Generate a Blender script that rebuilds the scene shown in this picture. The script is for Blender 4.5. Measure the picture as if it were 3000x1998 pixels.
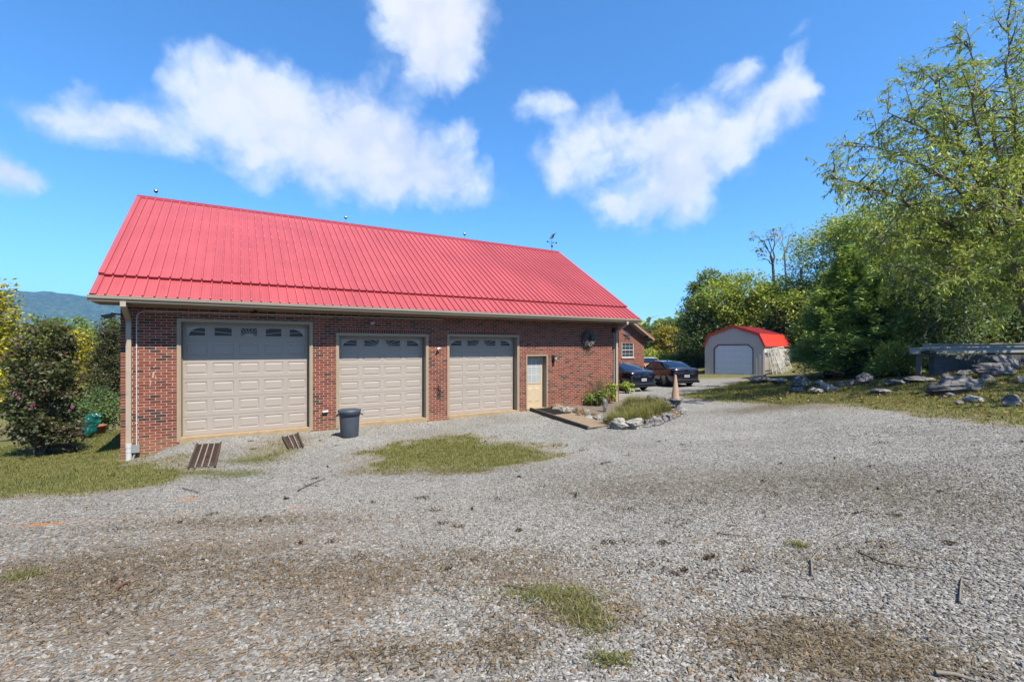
import bpy, bmesh, math, random
import numpy as np
from mathutils import Vector, Matrix

# ------------------------------------------------------------------ scene, camera, sky, sun
sc = bpy.context.scene
for o in list(bpy.data.objects):
    bpy.data.objects.remove(o)
COL = sc.collection
rad = math.radians

F, CX, HY, CAMZ = 1340.0, 1500.0, 1018.0, 2.30      # focal length and horizon in photo pixels, eye height over the slab
cam_d = bpy.data.cameras.new('camera')
cam = bpy.data.objects.new('camera', cam_d)
COL.objects.link(cam)
cam_d.sensor_width = 36.0
cam_d.lens = F / 3000 * 36
cam_d.shift_y = (HY - 999) / 3000
cam_d.clip_start = 0.05
cam_d.clip_end = 20000
cam.location = (0, 0, CAMZ)
cam.rotation_euler = (rad(90), 0, 0)
sc.camera = cam

PHI = math.atan(F / 2240.0)                           # wall direction against the picture plane
SP, CP = math.sin(PHI), math.cos(PHI)
DW = 27.9 * SP                                        # metres from the eye to the front wall
FX, FY = -DW * SP, DW * CP                            # foot of that perpendicular

SUN_EL = rad(55)
_sh = Vector((SP, -CP, 0)) + 0.16 * Vector((CP, SP, 0))
_sh.normalize()
TO_SUN = Vector((_sh.x * math.cos(SUN_EL), _sh.y * math.cos(SUN_EL), math.sin(SUN_EL)))

sc.view_settings.view_transform = 'Standard'
sc.view_settings.look = 'None'
sc.view_settings.gamma = 1.0
sc.view_settings.use_curve_mapping = False
sc.view_settings.exposure = 1.35
sc.render.engine = 'CYCLES'
sc.cycles.use_denoising = True
sc.cycles.max_bounces = 6
sc.cycles.diffuse_bounces = 3
sc.cycles.glossy_bounces = 3
sc.cycles.transmission_bounces = 4
sc.cycles.transparent_max_bounces = 8
sc.cycles.volume_bounces = 0
sc.cycles.caustics_reflective = False
sc.cycles.caustics_refractive = False

sun_d = bpy.data.lights.new('sun', 'SUN')
sun_d.energy = 5.0
sun_d.angle = rad(0.55)
sun_d.color = (1.0, 0.93, 0.80)
sun = bpy.data.objects.new('sun', sun_d)
COL.objects.link(sun)
sun.rotation_euler = TO_SUN.to_track_quat('Z', 'Y').to_euler()
sun.location = (10, -10, 40)


class NT:
    """small helper to wire shader nodes"""
    def __init__(s, tree):
        s.t = tree
        tree.nodes.clear()

    def n(s, typ, ins=None, **kw):
        nd = s.t.nodes.new(typ)
        for k, v in kw.items():
            setattr(nd, k, v)
        for k, v in (ins or {}).items():
            sock = nd.inputs[k]
            if isinstance(v, bpy.types.NodeSocket):
                s.t.links.new(v, sock)
            else:
                sock.default_value = v
        return nd

    def math(s, op, a, b=None, c=None, clamp=False):
        nd = s.t.nodes.new('ShaderNodeMath')
        nd.operation = op
        nd.use_clamp = clamp
        for i, v in enumerate((a, b, c)):
            if v is None:
                continue
            if isinstance(v, bpy.types.NodeSocket):
                s.t.links.new(v, nd.inputs[i])
            else:
                nd.inputs[i].default_value = v
        return nd.outputs[0]

    def vec(s, op, a, b=None, scale=None):
        nd = s.t.nodes.new('ShaderNodeVectorMath')
        nd.operation = op
        for i, v in enumerate((a, b)):
            if v is None:
                continue
            if isinstance(v, bpy.types.NodeSocket):
                s.t.links.new(v, nd.inputs[i])
            else:
                nd.inputs[i].default_value = v
        if scale is not None:
            if isinstance(scale, bpy.types.NodeSocket):
                s.t.links.new(scale, nd.inputs['Scale'])
            else:
                nd.inputs['Scale'].default_value = scale
        return nd.outputs['Value'] if op in ('DOT_PRODUCT', 'DISTANCE', 'LENGTH') else nd.outputs[0]

    def noise(s, vec, scale, detail=3.0, rough=0.55, out='Fac'):
        nd = s.n('ShaderNodeTexNoise', {'Scale': scale, 'Detail': detail, 'Roughness': rough})
        if vec is not None:
            s.t.links.new(vec, nd.inputs['Vector'])
        return nd.outputs[out]

    def ramp(s, fac, stops, interp='LINEAR'):
        nd = s.t.nodes.new('ShaderNodeValToRGB')
        cr = nd.color_ramp
        cr.interpolation = interp
        while len(cr.elements) > 1:
            cr.elements.remove(cr.elements[-1])
        for i, (p, c) in enumerate(stops):
            e = cr.elements[0] if i == 0 else cr.elements.new(p)
            e.position = p
            c = (c, c, c) if not isinstance(c, (tuple, list)) else c
            e.color = (*c[:3], 1)
        s.t.links.new(fac, nd.inputs[0])
        return nd.outputs[0]

    def mix(s, fac, a, b, blend='MIX'):
        nd = s.t.nodes.new('ShaderNodeMix')
        nd.data_type = 'RGBA'
        nd.blend_type = blend
        for i, v in ((0, fac), (6, a), (7, b)):
            if isinstance(v, bpy.types.NodeSocket):
                s.t.links.new(v, nd.inputs[i])
            else:
                nd.inputs[i].default_value = (*v, 1) if isinstance(v, (tuple, list)) and len(v) == 3 else v
        return nd.outputs[2]

    def smooth(s, v, a, b):
        nd = s.n('ShaderNodeMapRange', {'Value': v, 'From Min': a, 'From Max': b}, interpolation_type='SMOOTHSTEP')
        return nd.outputs[0]


def pdir(px, py):
    v = Vector(((px - CX) / F, 1.0, (HY - py) / F))
    return v.normalized()


world = bpy.data.worlds.new('World')
sc.world = world
world.use_nodes = True
W = NT(world.node_tree)
tc = W.n('ShaderNodeTexCoord').outputs['Generated']
dirv = W.vec('NORMALIZE', tc)
sky = W.n('ShaderNodeTexSky', sky_type='NISHITA', sun_disc=False, sun_elevation=SUN_EL,
          sun_rotation=math.atan2(TO_SUN.x, TO_SUN.y), altitude=300.0, air_density=1.0, dust_density=0.35, ozone_density=3.0)
skyc = W.n('ShaderNodeHueSaturation', {'Hue': 0.5, 'Saturation': 1.12, 'Value': 1.0, 'Color': sky.outputs[0]}).outputs[0]
skyc = W.mix(1.0, skyc, (1.20, 1.78, 2.08), 'MULTIPLY')
# cumulus: round puffs (direction and angular size read off the photograph) with noise-torn edges, plus generic ones all around
puffs = [  # x, y, radius in the 2354 px wide view, strength
    (110, 280, 66, 1.2), (215, 262, 76, 1.2), (310, 285, 66, 1.2), (430, 195, 66, 1), (500, 200, 84, 1), (585, 205, 84, 1), (655, 235, 64, 1),
    (600, 300, 104, 1), (745, 280, 100, 1), (845, 290, 92, 1), (920, 320, 74, 1), (570, 350, 74, .9), (735, 365, 84, 1),
    (850, 385, 84, 1), (955, 405, 74, 1), (1045, 395, 62, 1), (1105, 430, 48, .9), (1020, 448, 46, .8), (420, 300, 66, .8), (900, 440, 40, .8),
    (925, 20, 84, 1), (1000, 50, 104, 1), (1075, 105, 66, 1), (965, 110, 80, 1), (1010, 160, 56, .9), (940, -50, 100, 1), (1050, 10, 60, 1),
    (1225, 240, 50, 1.1), (1285, 240, 30, .9), (1065, 295, 40, 1.1), (1300, 330, 66, .9), (1370, 280, 58, .95), (1420, 345, 92, .85),
    (1500, 330, 84, .8), (1580, 320, 74, .8), (1650, 300, 80, .8), (1725, 280, 70, .8), (1785, 245, 58, .85), (1825, 210, 40, .75),
    (1290, 400, 62, 1.1), (1540, 440, 74, .92), (1600, 455, 56, .9), (1470, 482, 50, .85), (1400, 488, 44, 1.3), (1560, 395, 84, .8), (1690, 345, 54, .8),
    (10, 395, 50, 1.3), (65, 418, 46, 1.2), (-90, 380, 90, 1), (1660, 178, 34, 1.05), (1715, 165, 34, 1.0), (1830, 140, 40, .85), (1850, 60, 30, .8), (1855, 235, 44, 1.15)]
warp = W.n('ShaderNodeTexNoise', {'Vector': dirv, 'Scale': 7.0, 'Detail': 4.5, 'Roughness': 0.55}).outputs['Color']
warp = W.vec('SUBTRACT', warp, (0.5, 0.5, 0.5))
warp2 = W.n('ShaderNodeTexNoise', {'Vector': dirv, 'Scale': 24.0, 'Detail': 4.0, 'Roughness': 0.6}).outputs['Color']
warp2 = W.vec('SUBTRACT', warp2, (0.5, 0.5, 0.5))
wd = W.vec('ADD', W.vec('ADD', dirv, W.vec('SCALE', warp, scale=0.07)), W.vec('SCALE', warp2, scale=0.035))
field = None
for (x, y, r, a) in puffs:
    x, y, r = x * 1.2744, y * 1.2744, r * 1.2744
    c = pdir(x, y)
    ra = 0.5 * ((pdir(x + r, y) - c).length + (pdir(x, y + r) - c).length) * 1.0
    df = W.vec('SUBTRACT', wd, tuple(c))
    g_ = W.math('EXPONENT', W.math('MULTIPLY', W.vec('DOT_PRODUCT', df, df), -1.0 / (ra * ra)))
    field = W.math('MULTIPLY', g_, a) if field is None else W.math('MULTIPLY_ADD', g_, a, field)
field = W.math('SUBTRACT', W.math('POWER', field, 0.6), 0.86)
# the same kind of cloud over the rest of the sky (behind and beside the camera)
sep = W.n('ShaderNodeSeparateXYZ', {'Vector': dirv})
gen = W.math('MULTIPLY_ADD', W.noise(dirv, 3.2, 5.0, 0.55), 4.0, -2.45)
behind = W.smooth(sep.outputs[1], 0.55, 0.30)
gen = W.math('MULTIPLY_ADD', behind, 2.0, W.math('SUBTRACT', gen, 2.0))
field = W.math('MAXIMUM', field, gen)
n1 = W.math('SUBTRACT', W.noise(dirv, 8.0, 3.0, 0.5), 0.5)
vor = W.n('ShaderNodeTexVoronoi', {'Vector': wd, 'Scale': 15.0, 'Detail': 2.0, 'Roughness': 0.5}, feature='F1', normalize=True).outputs['Distance']
puff = W.math('SUBTRACT', 0.36, vor)                  # rounded billows
n2 = W.math('SUBTRACT', W.noise(wd, 34.0, 5.0, 0.65), 0.5)
dens = W.math('ADD', W.math('ADD', field, W.math('MULTIPLY', n1, 0.65)), W.math('ADD', W.math('MULTIPLY', puff, 1.5), W.math('MULTIPLY', n2, 0.45)))
cov = W.smooth(dens, -0.24, 0.70)
thick = W.smooth(dens, 0.10, 1.05)
cloud_c = W.mix(thick, (6.5, 7.6, 9.0), (8.0, 8.05, 8.15))
shade_n = W.math('ADD', W.math('MULTIPLY', vor, 0.9), W.math('MULTIPLY', W.noise(wd, 6.0, 4.0, 0.55), 0.8))
cloud_c = W.mix(W.math('MULTIPLY', W.smooth(shade_n, 0.5, 0.95), 0.9), cloud_c, (5.9, 6.5, 7.6))
cov = W.math('MULTIPLY', cov, W.smooth(sep.outputs[2], -0.02, 0.12))
final = W.mix(W.math('MULTIPLY', cov, 0.97), skyc, cloud_c)
bg = W.n('ShaderNodeBackground', {'Color': final, 'Strength': 0.048})
W.t.links.new(bg.outputs[0], W.n('ShaderNodeOutputWorld').inputs[0])

# ------------------------------------------------------------------ small tools
RNG = np.random.default_rng(7)
random.seed(11)


def lab(o, label, cat, group=None, kind=None):
    o['label'] = label
    o['category'] = cat
    if group:
        o['group'] = group
    if kind:
        o['kind'] = kind
    return o


def empty(name, loc=(0, 0, 0), rz=0.0):
    o = bpy.data.objects.new(name, None)
    COL.objects.link(o)
    o.location = loc
    o.rotation_euler = (0, 0, rz)
    o.empty_display_size = 0.2
    return o


def link(name, me, mats, parent=None, loc=None, rot=None):
    o = bpy.data.objects.new(name, me)
    COL.objects.link(o)
    if me is not None and not me.materials:
        for m in (mats if isinstance(mats, (list, tuple)) else [mats]):
            me.materials.append(m)
    if parent is not None:
        o.parent = parent
    if loc is not None:
        o.location = loc
    if rot is not None:
        o.rotation_euler = rot
    return o


class MB:
    """collects shapes for ONE mesh"""
    def __init__(s):
        s.v, s.f, s.m, s.sm = [], [], [], []

    def add(s, vs, fs, mat=0, smooth=False):
        b = len(s.v)
        s.v.extend([tuple(p) for p in vs])
        for f in fs:
            s.f.append(tuple(b + i for i in f))
            s.m.append(mat)
            s.sm.append(smooth)
        return s

    def box(s, x0, x1, y0, y1, z0, z1, mat=0):
        vs = [(x0, y0, z0), (x1, y0, z0), (x1, y1, z0), (x0, y1, z0), (x0, y0, z1), (x1, y0, z1), (x1, y1, z1), (x0, y1, z1)]
        return s.add(vs, [(0, 3, 2, 1), (4, 5, 6, 7), (0, 1, 5, 4), (1, 2, 6, 5), (2, 3, 7, 6), (3, 0, 4, 7)], mat)

    def bar(s, a, b, w, h, up=(0, 0, 1), mat=0):
        a, b = Vector(a), Vector(b)
        d = (b - a).normalized()
        u = Vector(up)
        if abs(d.dot(u)) > 0.98:
            u = Vector((1, 0, 0))
        r = d.cross(u).normalized()
        u = r.cross(d).normalized()
        vs = []
        for p in (a, b):
            for sx, sy in ((-1, -1), (1, -1), (1, 1), (-1, 1)):
                vs.append(p + r * (sx * w / 2) + u * (sy * h / 2))
        return s.add(vs, [(3, 2, 1, 0), (4, 5, 6, 7), (0, 1, 5, 4), (1, 2, 6, 5), (2, 3, 7, 6), (3, 0, 4, 7)], mat)

    def tube(s, pts, radii, n=8, mat=0, smooth=True, caps=True):
        pts = [Vector(p) for p in pts]
        if not isinstance(radii, (list, tuple)):
            radii = [radii] * len(pts)
        rings = []
        up = None
        for i, p in enumerate(pts):
            d = (pts[min(i + 1, len(pts) - 1)] - pts[max(i - 1, 0)])
            d = d.normalized() if d.length > 1e-9 else Vector((0, 0, 1))
            if up is None:
                up = Vector((1, 0, 0)) if abs(d.x) < 0.9 else Vector((0, 1, 0))
            r = d.cross(up)
            if r.length < 1e-6:
                r = d.cross(Vector((0.3, 0.9, 0.1)))
            r.normalize()
            up = r.cross(d).normalized()
            rings.append([p + (r * math.cos(2 * math.pi * k / n) + up * math.sin(2 * math.pi * k / n)) * radii[i] for k in range(n)])
        vs = [q for ring in rings for q in ring]
        fs = []
        for i in range(len(rings) - 1):
            for k in range(n):
                k2 = (k + 1) % n
                fs.append((i * n + k, i * n + k2, (i + 1) * n + k2, (i + 1) * n + k))
        s.add(vs, fs, mat, smooth)
        if caps:
            s.add(rings[0], [tuple(range(n))[::-1]], mat)
            s.add(rings[-1], [tuple(range(n))], mat)
        return s

    def lathe(s, prof, n=24, c=(0, 0, 0), mat=0, smooth=True):
        vs, fs = [], []
        for r, z in prof:
            for k in range(n):
                a = 2 * math.pi * k / n
                vs.append((c[0] + r * math.cos(a), c[1] + r * math.sin(a), c[2] + z))
        for i in range(len(prof) - 1):
            for k in range(n):
                k2 = (k + 1) % n
                fs.append((i * n + k, i * n + k2, (i + 1) * n + k2, (i + 1) * n + k))
        return s.add(vs, fs, mat, smooth)

    def prism(s, poly, axis, a, b, mat=0):
        """poly: 2D points, extruded along axis ('x','y','z') from a to b"""
        def p3(p, t):
            return {'x': (t, p[0], p[1]), 'y': (p[0], t, p[1]), 'z': (p[0], p[1], t)}[axis]
        n = len(poly)
        vs = [p3(p, a) for p in poly] + [p3(p, b) for p in poly]
        fs = [tuple(range(n))[::-1], tuple(range(n, 2 * n))] + [(i, (i + 1) % n, n + (i + 1) % n, n + i) for i in range(n)]
        return s.add(vs, fs, mat)

    def mesh(s, name):
        me = bpy.data.meshes.new(name)
        me.from_pydata(s.v, [], s.f)
        me.polygons.foreach_set('material_index', s.m)
        me.polygons.foreach_set('use_smooth', s.sm)
        bm = bmesh.new()
        bm.from_mesh(me)
        bmesh.ops.recalc_face_normals(bm, faces=bm.faces)
        bm.to_mesh(me)
        bm.free()
        return me

    def build(s, name, mats, parent=None, **kw):
        return link(name, s.mesh(name), mats, parent, **kw)


def np_mesh(name, V, Q, attrs=None, smooth=False):
    """fast mesh from numpy arrays; Q (m,3) or (m,4)"""
    me = bpy.data.meshes.new(name)
    V = np.asarray(V, dtype=np.float32)
    Q = np.asarray(Q, dtype=np.int32)
    k = Q.shape[1]
    me.vertices.add(len(V))
    me.vertices.foreach_set('co', V.ravel())
    me.loops.add(Q.size)
    me.loops.foreach_set('vertex_index', Q.ravel())
    me.polygons.add(len(Q))
    me.polygons.foreach_set('loop_start', np.arange(0, Q.size, k, dtype=np.int32))
    me.polygons.foreach_set('use_smooth', np.full(len(Q), smooth, dtype=bool))
    for nm, arr in (attrs or {}).items():
        arr = np.asarray(arr, dtype=np.float32)
        if arr.ndim == 1:
            a = me.attributes.new(nm, 'FLOAT', 'POINT')
            a.data.foreach_set('value', arr)
        else:
            a = me.attributes.new(nm, 'FLOAT_COLOR', 'POINT')
            full = np.ones((len(arr), 4), dtype=np.float32)
            full[:, :arr.shape[1]] = arr
            a.data.foreach_set('color', full.ravel())
    me.update(calc_edges=True)
    me.validate()
    return me


def vnoise(P, seed=0):
    """value noise, P (n,3) -> 0..1"""
    P = np.asarray(P, dtype=np.float64)
    I = np.floor(P).astype(np.int64)
    f = P - I
    f = f * f * (3 - 2 * f)
    out = np.zeros(len(P))
    for dx in (0, 1):
        for dy in (0, 1):
            for dz in (0, 1):
                h = (I[:, 0] + dx) * 374761393 + (I[:, 1] + dy) * 668265263 + (I[:, 2] + dz) * 1274126177 + seed * 974711
                h = (h ^ (h >> 13)) * 1103515245
                h = (h ^ (h >> 16)) & 0xffff
                w = (f[:, 0] if dx else 1 - f[:, 0]) * (f[:, 1] if dy else 1 - f[:, 1]) * (f[:, 2] if dz else 1 - f[:, 2])
                out += w * h / 65535.0
    return out


def fbm(P, oct=4, seed=0):
    P = np.asarray(P, dtype=np.float64)
    a, s, t = 0.0, 1.0, 0.0
    for k in range(oct):
        a = a + s * vnoise(P * (2 ** k), seed + k * 17)
        t += s
        s *= 0.5
    return a / t


def fbm2(x, y, scale, oct=4, seed=0):
    x = np.asarray(x, dtype=np.float64)
    return fbm(np.stack([x * scale, np.asarray(y) * scale, np.zeros_like(x) + 0.37], 1), oct, seed)


# ------------------------------------------------------------------ materials
MATS = {}
ALB = .45                                              # all reflectances below are scaled by this to suit the exposure


def mat(name, color=(.5, .5, .5), rough=.6, metal=0.0, spec=.4, var=0.0, vscale=6.0, bump=0.0, bscale=30.0, coat=0.0, dirt=None):
    """principled surface with some procedural unevenness"""
    if name in MATS:
        return MATS[name]
    color = tuple(c * ALB for c in color)
    if dirt:
        dirt = (tuple(c * ALB for c in dirt[0]), dirt[1], dirt[2])
    m = bpy.data.materials.new(name)
    m.use_nodes = True
    t = NT(m.node_tree)
    tcn = t.n('ShaderNodeTexCoord').outputs['Object']
    col = None
    rgh = rough
    if var > 0:
        nz = t.noise(tcn, vscale, 5.0, .6)
        lo = tuple(c * (1 - var) for c in color)
        hi = tuple(min(1, c * (1 + var)) for c in color)
        col = t.ramp(nz, [(.25, lo), (.75, hi)])
        rgh = t.math('MULTIPLY_ADD', nz, .25, rough - .125, clamp=True)
    if dirt:
        dc, amt, ds = dirt
        nz2 = t.noise(tcn, ds, 6.0, .68)
        col = t.mix(t.math('MULTIPLY', t.smooth(nz2, .52, .75), amt), col if col is not None else color, dc)
    ins = {'Base Color': col if col is not None else (*color, 1), 'Roughness': rgh, 'Metallic': metal, 'Specular IOR Level': spec}
    if coat:
        ins['Coat Weight'] = coat
        ins['Coat Roughness'] = 0.05
    if bump:
        b = t.n('ShaderNodeBump', {'Strength': bump, 'Distance': .02, 'Height': t.noise(tcn, bscale, 4.0, .6)})
        ins['Normal'] = b.outputs[0]
    p = t.n('ShaderNodeBsdfPrincipled', ins)
    t.t.links.new(p.outputs[0], t.n('ShaderNodeOutputMaterial').inputs[0])
    MATS[name] = m
    return m


def leaf_mat(name, stops, trans=.35, rough=.55):
    """leaves: colour runs along the 'tint' attribute; light passes through"""
    m = bpy.data.materials.new(name)
    m.use_nodes = True
    t = NT(m.node_tree)
    at_ = t.n('ShaderNodeAttribute', attribute_name='tint').outputs['Fac']
    col = t.ramp(at_, [(p_, tuple(c_ * ALB for c_ in k_)) for p_, k_ in stops])
    d = t.n('ShaderNodeBsdfPrincipled', {'Base Color': col, 'Roughness': rough, 'Specular IOR Level': .3})
    tr = t.n('ShaderNodeBsdfTranslucent', {'Color': t.mix(.5, col, (.32, .35, .04), 'MIX')})
    mx = t.n('ShaderNodeMixShader', {0: trans, 1: d.outputs[0], 2: tr.outputs[0]})
    t.t.links.new(mx.outputs[0], t.n('ShaderNodeOutputMaterial').inputs[0])
    return m


def tone_mat(name, stops, rough=.8, attr='tone', atype='GEOMETRY', bump=.25, bscale=90.0, var=.25, vscale=40.0, spec=.3, splash=None):
    m = bpy.data.materials.new(name)
    m.use_nodes = True
    t = NT(m.node_tree)
    a = t.n('ShaderNodeAttribute', attribute_name=attr, attribute_type=atype).outputs['Fac']
    col = t.ramp(a, [(p_, tuple(c_ * ALB for c_ in k_)) for p_, k_ in stops])
    tcn = t.n('ShaderNodeTexCoord').outputs['Object']
    geo = t.n('ShaderNodeNewGeometry').outputs['Position'] if atype == 'INSTANCER' else tcn
    nz = t.noise(geo, vscale, 4.0, .6)
    col = t.mix(1.0, col, t.ramp(nz, [(.2, 1 - var), (.8, 1 + var * .6)]), 'MULTIPLY')
    if splash:                                          # soil washed up on the foot of the wall
        wp = t.n('ShaderNodeNewGeometry').outputs['Position']
        z = t.n('ShaderNodeSeparateXYZ', {'Vector': wp}).outputs[2]
        zz = t.math('ADD', z, t.math('MULTIPLY', t.math('SUBTRACT', t.noise(wp, 2.2, 5.0, .65), .5), .9))
        col = t.mix(t.math('MULTIPLY', t.smooth(zz, .35, -.25), .55), col, tuple(c_ * ALB for c_ in splash))
    ins = {'Base Color': col, 'Roughness': rough, 'Specular IOR Level': spec}
    if bump:
        ins['Normal'] = t.n('ShaderNodeBump', {'Strength': bump, 'Distance': .01, 'Height': t.noise(geo, bscale, 3.0, .6)}).outputs[0]
    p = t.n('ShaderNodeBsdfPrincipled', ins)
    t.t.links.new(p.outputs[0], t.n('ShaderNodeOutputMaterial').inputs[0])
    return m


def at(px, py, Y):
    return Vector(((px - CX) / F * Y, Y, CAMZ + (HY - py) / F * Y))


def local(w, d, z):
    """point in the garage's frame (along the front wall, behind it, up) -> world"""
    return Vector((FX + w * CP - d * SP, FY + w * SP + d * CP, z))


def to_local(X, Y):
    return ((X - FX) * CP + (Y - FY) * SP, -(X - FX) * SP + (Y - FY) * CP)


def w_at(px, d=0.0):
    """position along the wall plane d seen at pixel column px"""
    t = (px - CX) / F
    q = 1 + d / DW
    return (-FX * q + FY * q * t) / (CP - SP * t)


def z_at(px, py, d=0.0):
    p = local(w_at(px, d), d, 0)
    return CAMZ + (HY - py) / F * p.y

# ------------------------------------------------------------------ terrain
_lc = lambda w, d, z: (*local(w, d, 0).xy, z)
CTRL = [(0, 0, .66), (0, 2.4, .56), (0, 4, .43), (0, 6, .23), (0, 8, .05), (0, 10.3, -.10), (-2, 12, -.14), (0, -6, .8), (-6, -6, .6), (8, -6, 1.0),
        (-3, 3, .5), (-4, 6, .14), (-4, 9, -.08), (-8.6, 7.6, -.18), (-8, 4, .2), (-9, 10.3, -.40), (-13, 12.5, -.58), (-14, 15.5, -.72), (-20, 20, -1.6), (-18, 8, -.7),
        (-30, 40, -4.5), (-40, 20, -4), (-25, 60, -6), (-12, 24, -1.5), (-6, 30, -.6), (-40, 0, -2.5),
        (3.5, 4, .55), (4, 8, .22), (4, 11, .03), (7, 6, .72), (9.9, 8.85, .80), (10.6, 11.8, .66), (12.6, 13.2, .92), (15.5, 15.4, 1.42), (20, 17, 1.75), (14, 8, 1.2), (20, 9, 1.8),
        (7, 12, .2), (9, 16, .3), (9.2, 17.9, .32), (12.5, 20.9, .52), (17.1, 20.9, .80), (15.7, 29, .42), (16, 35, .2), (18.5, 33.5, .26), (22, 26, 1.2), (28, 22, 2.6), (30, 35, 2.4), (25, 45, 1.8),
        (3.1, 13.6, -.04), (6.3, 17.5, .05), (5.5, 21, .02), (7, 24.5, -.01), (10, 26.5, .05), (11, 33, .0), (12, 40, -.2), (5, 40, -.5), (16, 50, .3), (30, 60, 4), (45, 30, 5.5), (45, 10, 4),
        _lc(-2.44, -.3, -.44), _lc(-1.9, -.4, -.36), _lc(-1.2, -.3, -.10), _lc(.3, -.4, -.09), _lc(2.2, -.4, -.15), _lc(4, -.4, -.10), _lc(5.6, -.4, -.16), _lc(7.3, -.4, -.09), _lc(9.6, -.5, -.06),
        _lc(11.5, -.5, .0), _lc(13.8, -.5, .03), _lc(0, 6, -.1), _lc(8, 6, -.05), _lc(-4, 6, -.7), _lc(16, 5, 0), _lc(20, 5, 0), _lc(-3.2, .5, -.50), _lc(-2.8, 4, -.6)]
CTRL = np.array(CTRL)


def _phi(r2):
    return 0.5 * r2 * np.log(r2 + 1e-9)


def _fit(C, lam=0.4):
    n = len(C)
    d2 = ((C[:, None, :2] - C[None, :, :2]) ** 2).sum(-1)
    A = np.zeros((n + 3, n + 3))
    A[:n, :n] = _phi(d2) + lam * np.eye(n)
    A[:n, n] = 1
    A[:n, n + 1:] = C[:, :2]
    A[n, :n] = 1
    A[n + 1:, :n] = C[:, :2].T
    b = np.zeros(n + 3)
    b[:n] = C[:, 2]
    return np.linalg.solve(A, b)


TPS = _fit(CTRL)


def ss(x, a, b):
    t = np.clip((x - a) / (b - a), 0, 1)
    return t * t * (3 - 2 * t)


def zground(X, Y):
    X = np.atleast_1d(np.asarray(X, dtype=np.float64))
    Y = np.atleast_1d(np.asarray(Y, dtype=np.float64))
    out = np.zeros(len(X))
    for a in range(0, len(X), 40000):
        x, y = X[a:a + 40000], Y[a:a + 40000]
        d2 = (x[:, None] - CTRL[None, :, 0]) ** 2 + (y[:, None] - CTRL[None, :, 1]) ** 2
        n = len(CTRL)
        z = _phi(d2) @ TPS[:n] + TPS[n] + TPS[n + 1] * x + TPS[n + 2] * y
        r = np.hypot(x - 2, y - 14)
        f = ss(r, 38, 85)
        far = -6 + 7 * ss(x + .25 * y, -20, 90) + 9 * ss(x, 40, 160) * ss(y, -60, 60) - 8 * ss(r, 120, 600)
        out[a:a + 40000] = np.clip(z, -9, 9) * (1 - f) + far * f
    return out


def zg(x, y):
    return float(zground([x], [y])[0])


def hit(px, py):
    """where the line of sight through a pixel meets the ground"""
    z = 0.0
    for _ in range(30):
        Y = F * (CAMZ - z) / (py - HY)
        X = (px - CX) / F * Y
        z = .5 * z + .5 * zg(X, Y)
    return Vector((X, Y, zg(X, Y)))


def inpoly(X, Y, poly):
    c = np.zeros(len(X), dtype=bool)
    n = len(poly)
    for i in range(n):
        x0, y0 = poly[i][0], poly[i][1]
        x1, y1 = poly[(i + 1) % n][0], poly[(i + 1) % n][1]
        cond = ((y0 > Y) != (y1 > Y)) & (X < (x1 - x0) * (Y - y0) / (y1 - y0 + 1e-12) + x0)
        c ^= cond
    return c


H = lambda *pts: [tuple(hit(*p)[:2]) for p in pts]
P_LAWN = H((0, 1455), (160, 1446), (320, 1438), (430, 1428), (505, 1404), (512, 1376), (470, 1362), (420, 1357), (385, 1356)) + \
    [_lc(-2.44, .05, 0)[:2], _lc(-2.44, 12, 0)[:2], (-12, 60), (-70, 80), (-70, 3), (-14, 5.5)]
P_BANK = H((1986, 1158), (2040, 1172), (2150, 1180), (2300, 1186), (2420, 1184), (2560, 1196), (2700, 1209), (2850, 1231), (3000, 1256)) + \
    [(13, 7.5), (20, 3), (70, -5), (90, 60), (40, 75), (20.5, 36), (18.4, 33.6)] + H((2225, 1110), (2150, 1122), (2090, 1136), (2030, 1148))
P_MID = H((1020, 1384), (1100, 1366), (1085, 1350), (1060, 1338), (1064, 1322), (1130, 1304), (1200, 1292), (1255, 1278), (1305, 1268), (1345, 1280),
          (1400, 1298), (1500, 1304), (1590, 1306), (1605, 1318), (1690, 1322), (1570, 1348), (1460, 1364), (1340, 1380), (1260, 1382), (1160, 1372), (1110, 1388))
P_SMALL = H((690, 1312), (735, 1290), (775, 1279), (830, 1290), (885, 1312), (880, 1332), (800, 1332), (765, 1362), (670, 1372), (720, 1345))
P_BED = H((1690, 1212), (1760, 1246), (1810, 1254), (1880, 1248), (1950, 1222), (1990, 1200), (1975, 1178), (1900, 1165), (1840, 1160)) + [_lc(13.9, -.02, 0)[:2], _lc(10.9, -.02, 0)[:2]]
P_BACK = [(9.8, 36.5), (15.6, 37.4), (14.5, 60), (-20, 70), (-10, 33)]


def edge_noise(X, Y):
    return .95 * (fbm2(X, Y, 1.1, 3, 5) - .5) + .75 * (fbm2(X, Y, 4.0, 3, 9) - .5)


def grass_mask(X, Y):
    """1 where grass grows"""
    X = np.asarray(X, dtype=np.float64)
    Y = np.asarray(Y, dtype=np.float64)
    k = np.clip(np.hypot(X, Y) / 12, .35, 1.3)
    g = np.zeros(len(X))
    mid_w = np.clip(.25 + 1.5 * fbm2(X, Y, 2.6, 3, 63), .3, 1)
    for i in range(5):
        a = i * 2.4
        o = .60 * k * (i > 0)
        nx = X + o * math.cos(a) + k * edge_noise(X, Y)
        ny = Y + 1.3 * o * math.sin(a) + k * edge_noise(Y + 31, X)
        m = np.zeros(len(X), dtype=bool)
        for p in (P_LAWN, P_BANK, P_BACK):
            m |= inpoly(nx, ny, p)
        g += np.where(m, .2, .11 * inpoly(nx, ny, P_SMALL) + .2 * inpoly(nx, ny, P_MID) * mid_w)
    return g


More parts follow.
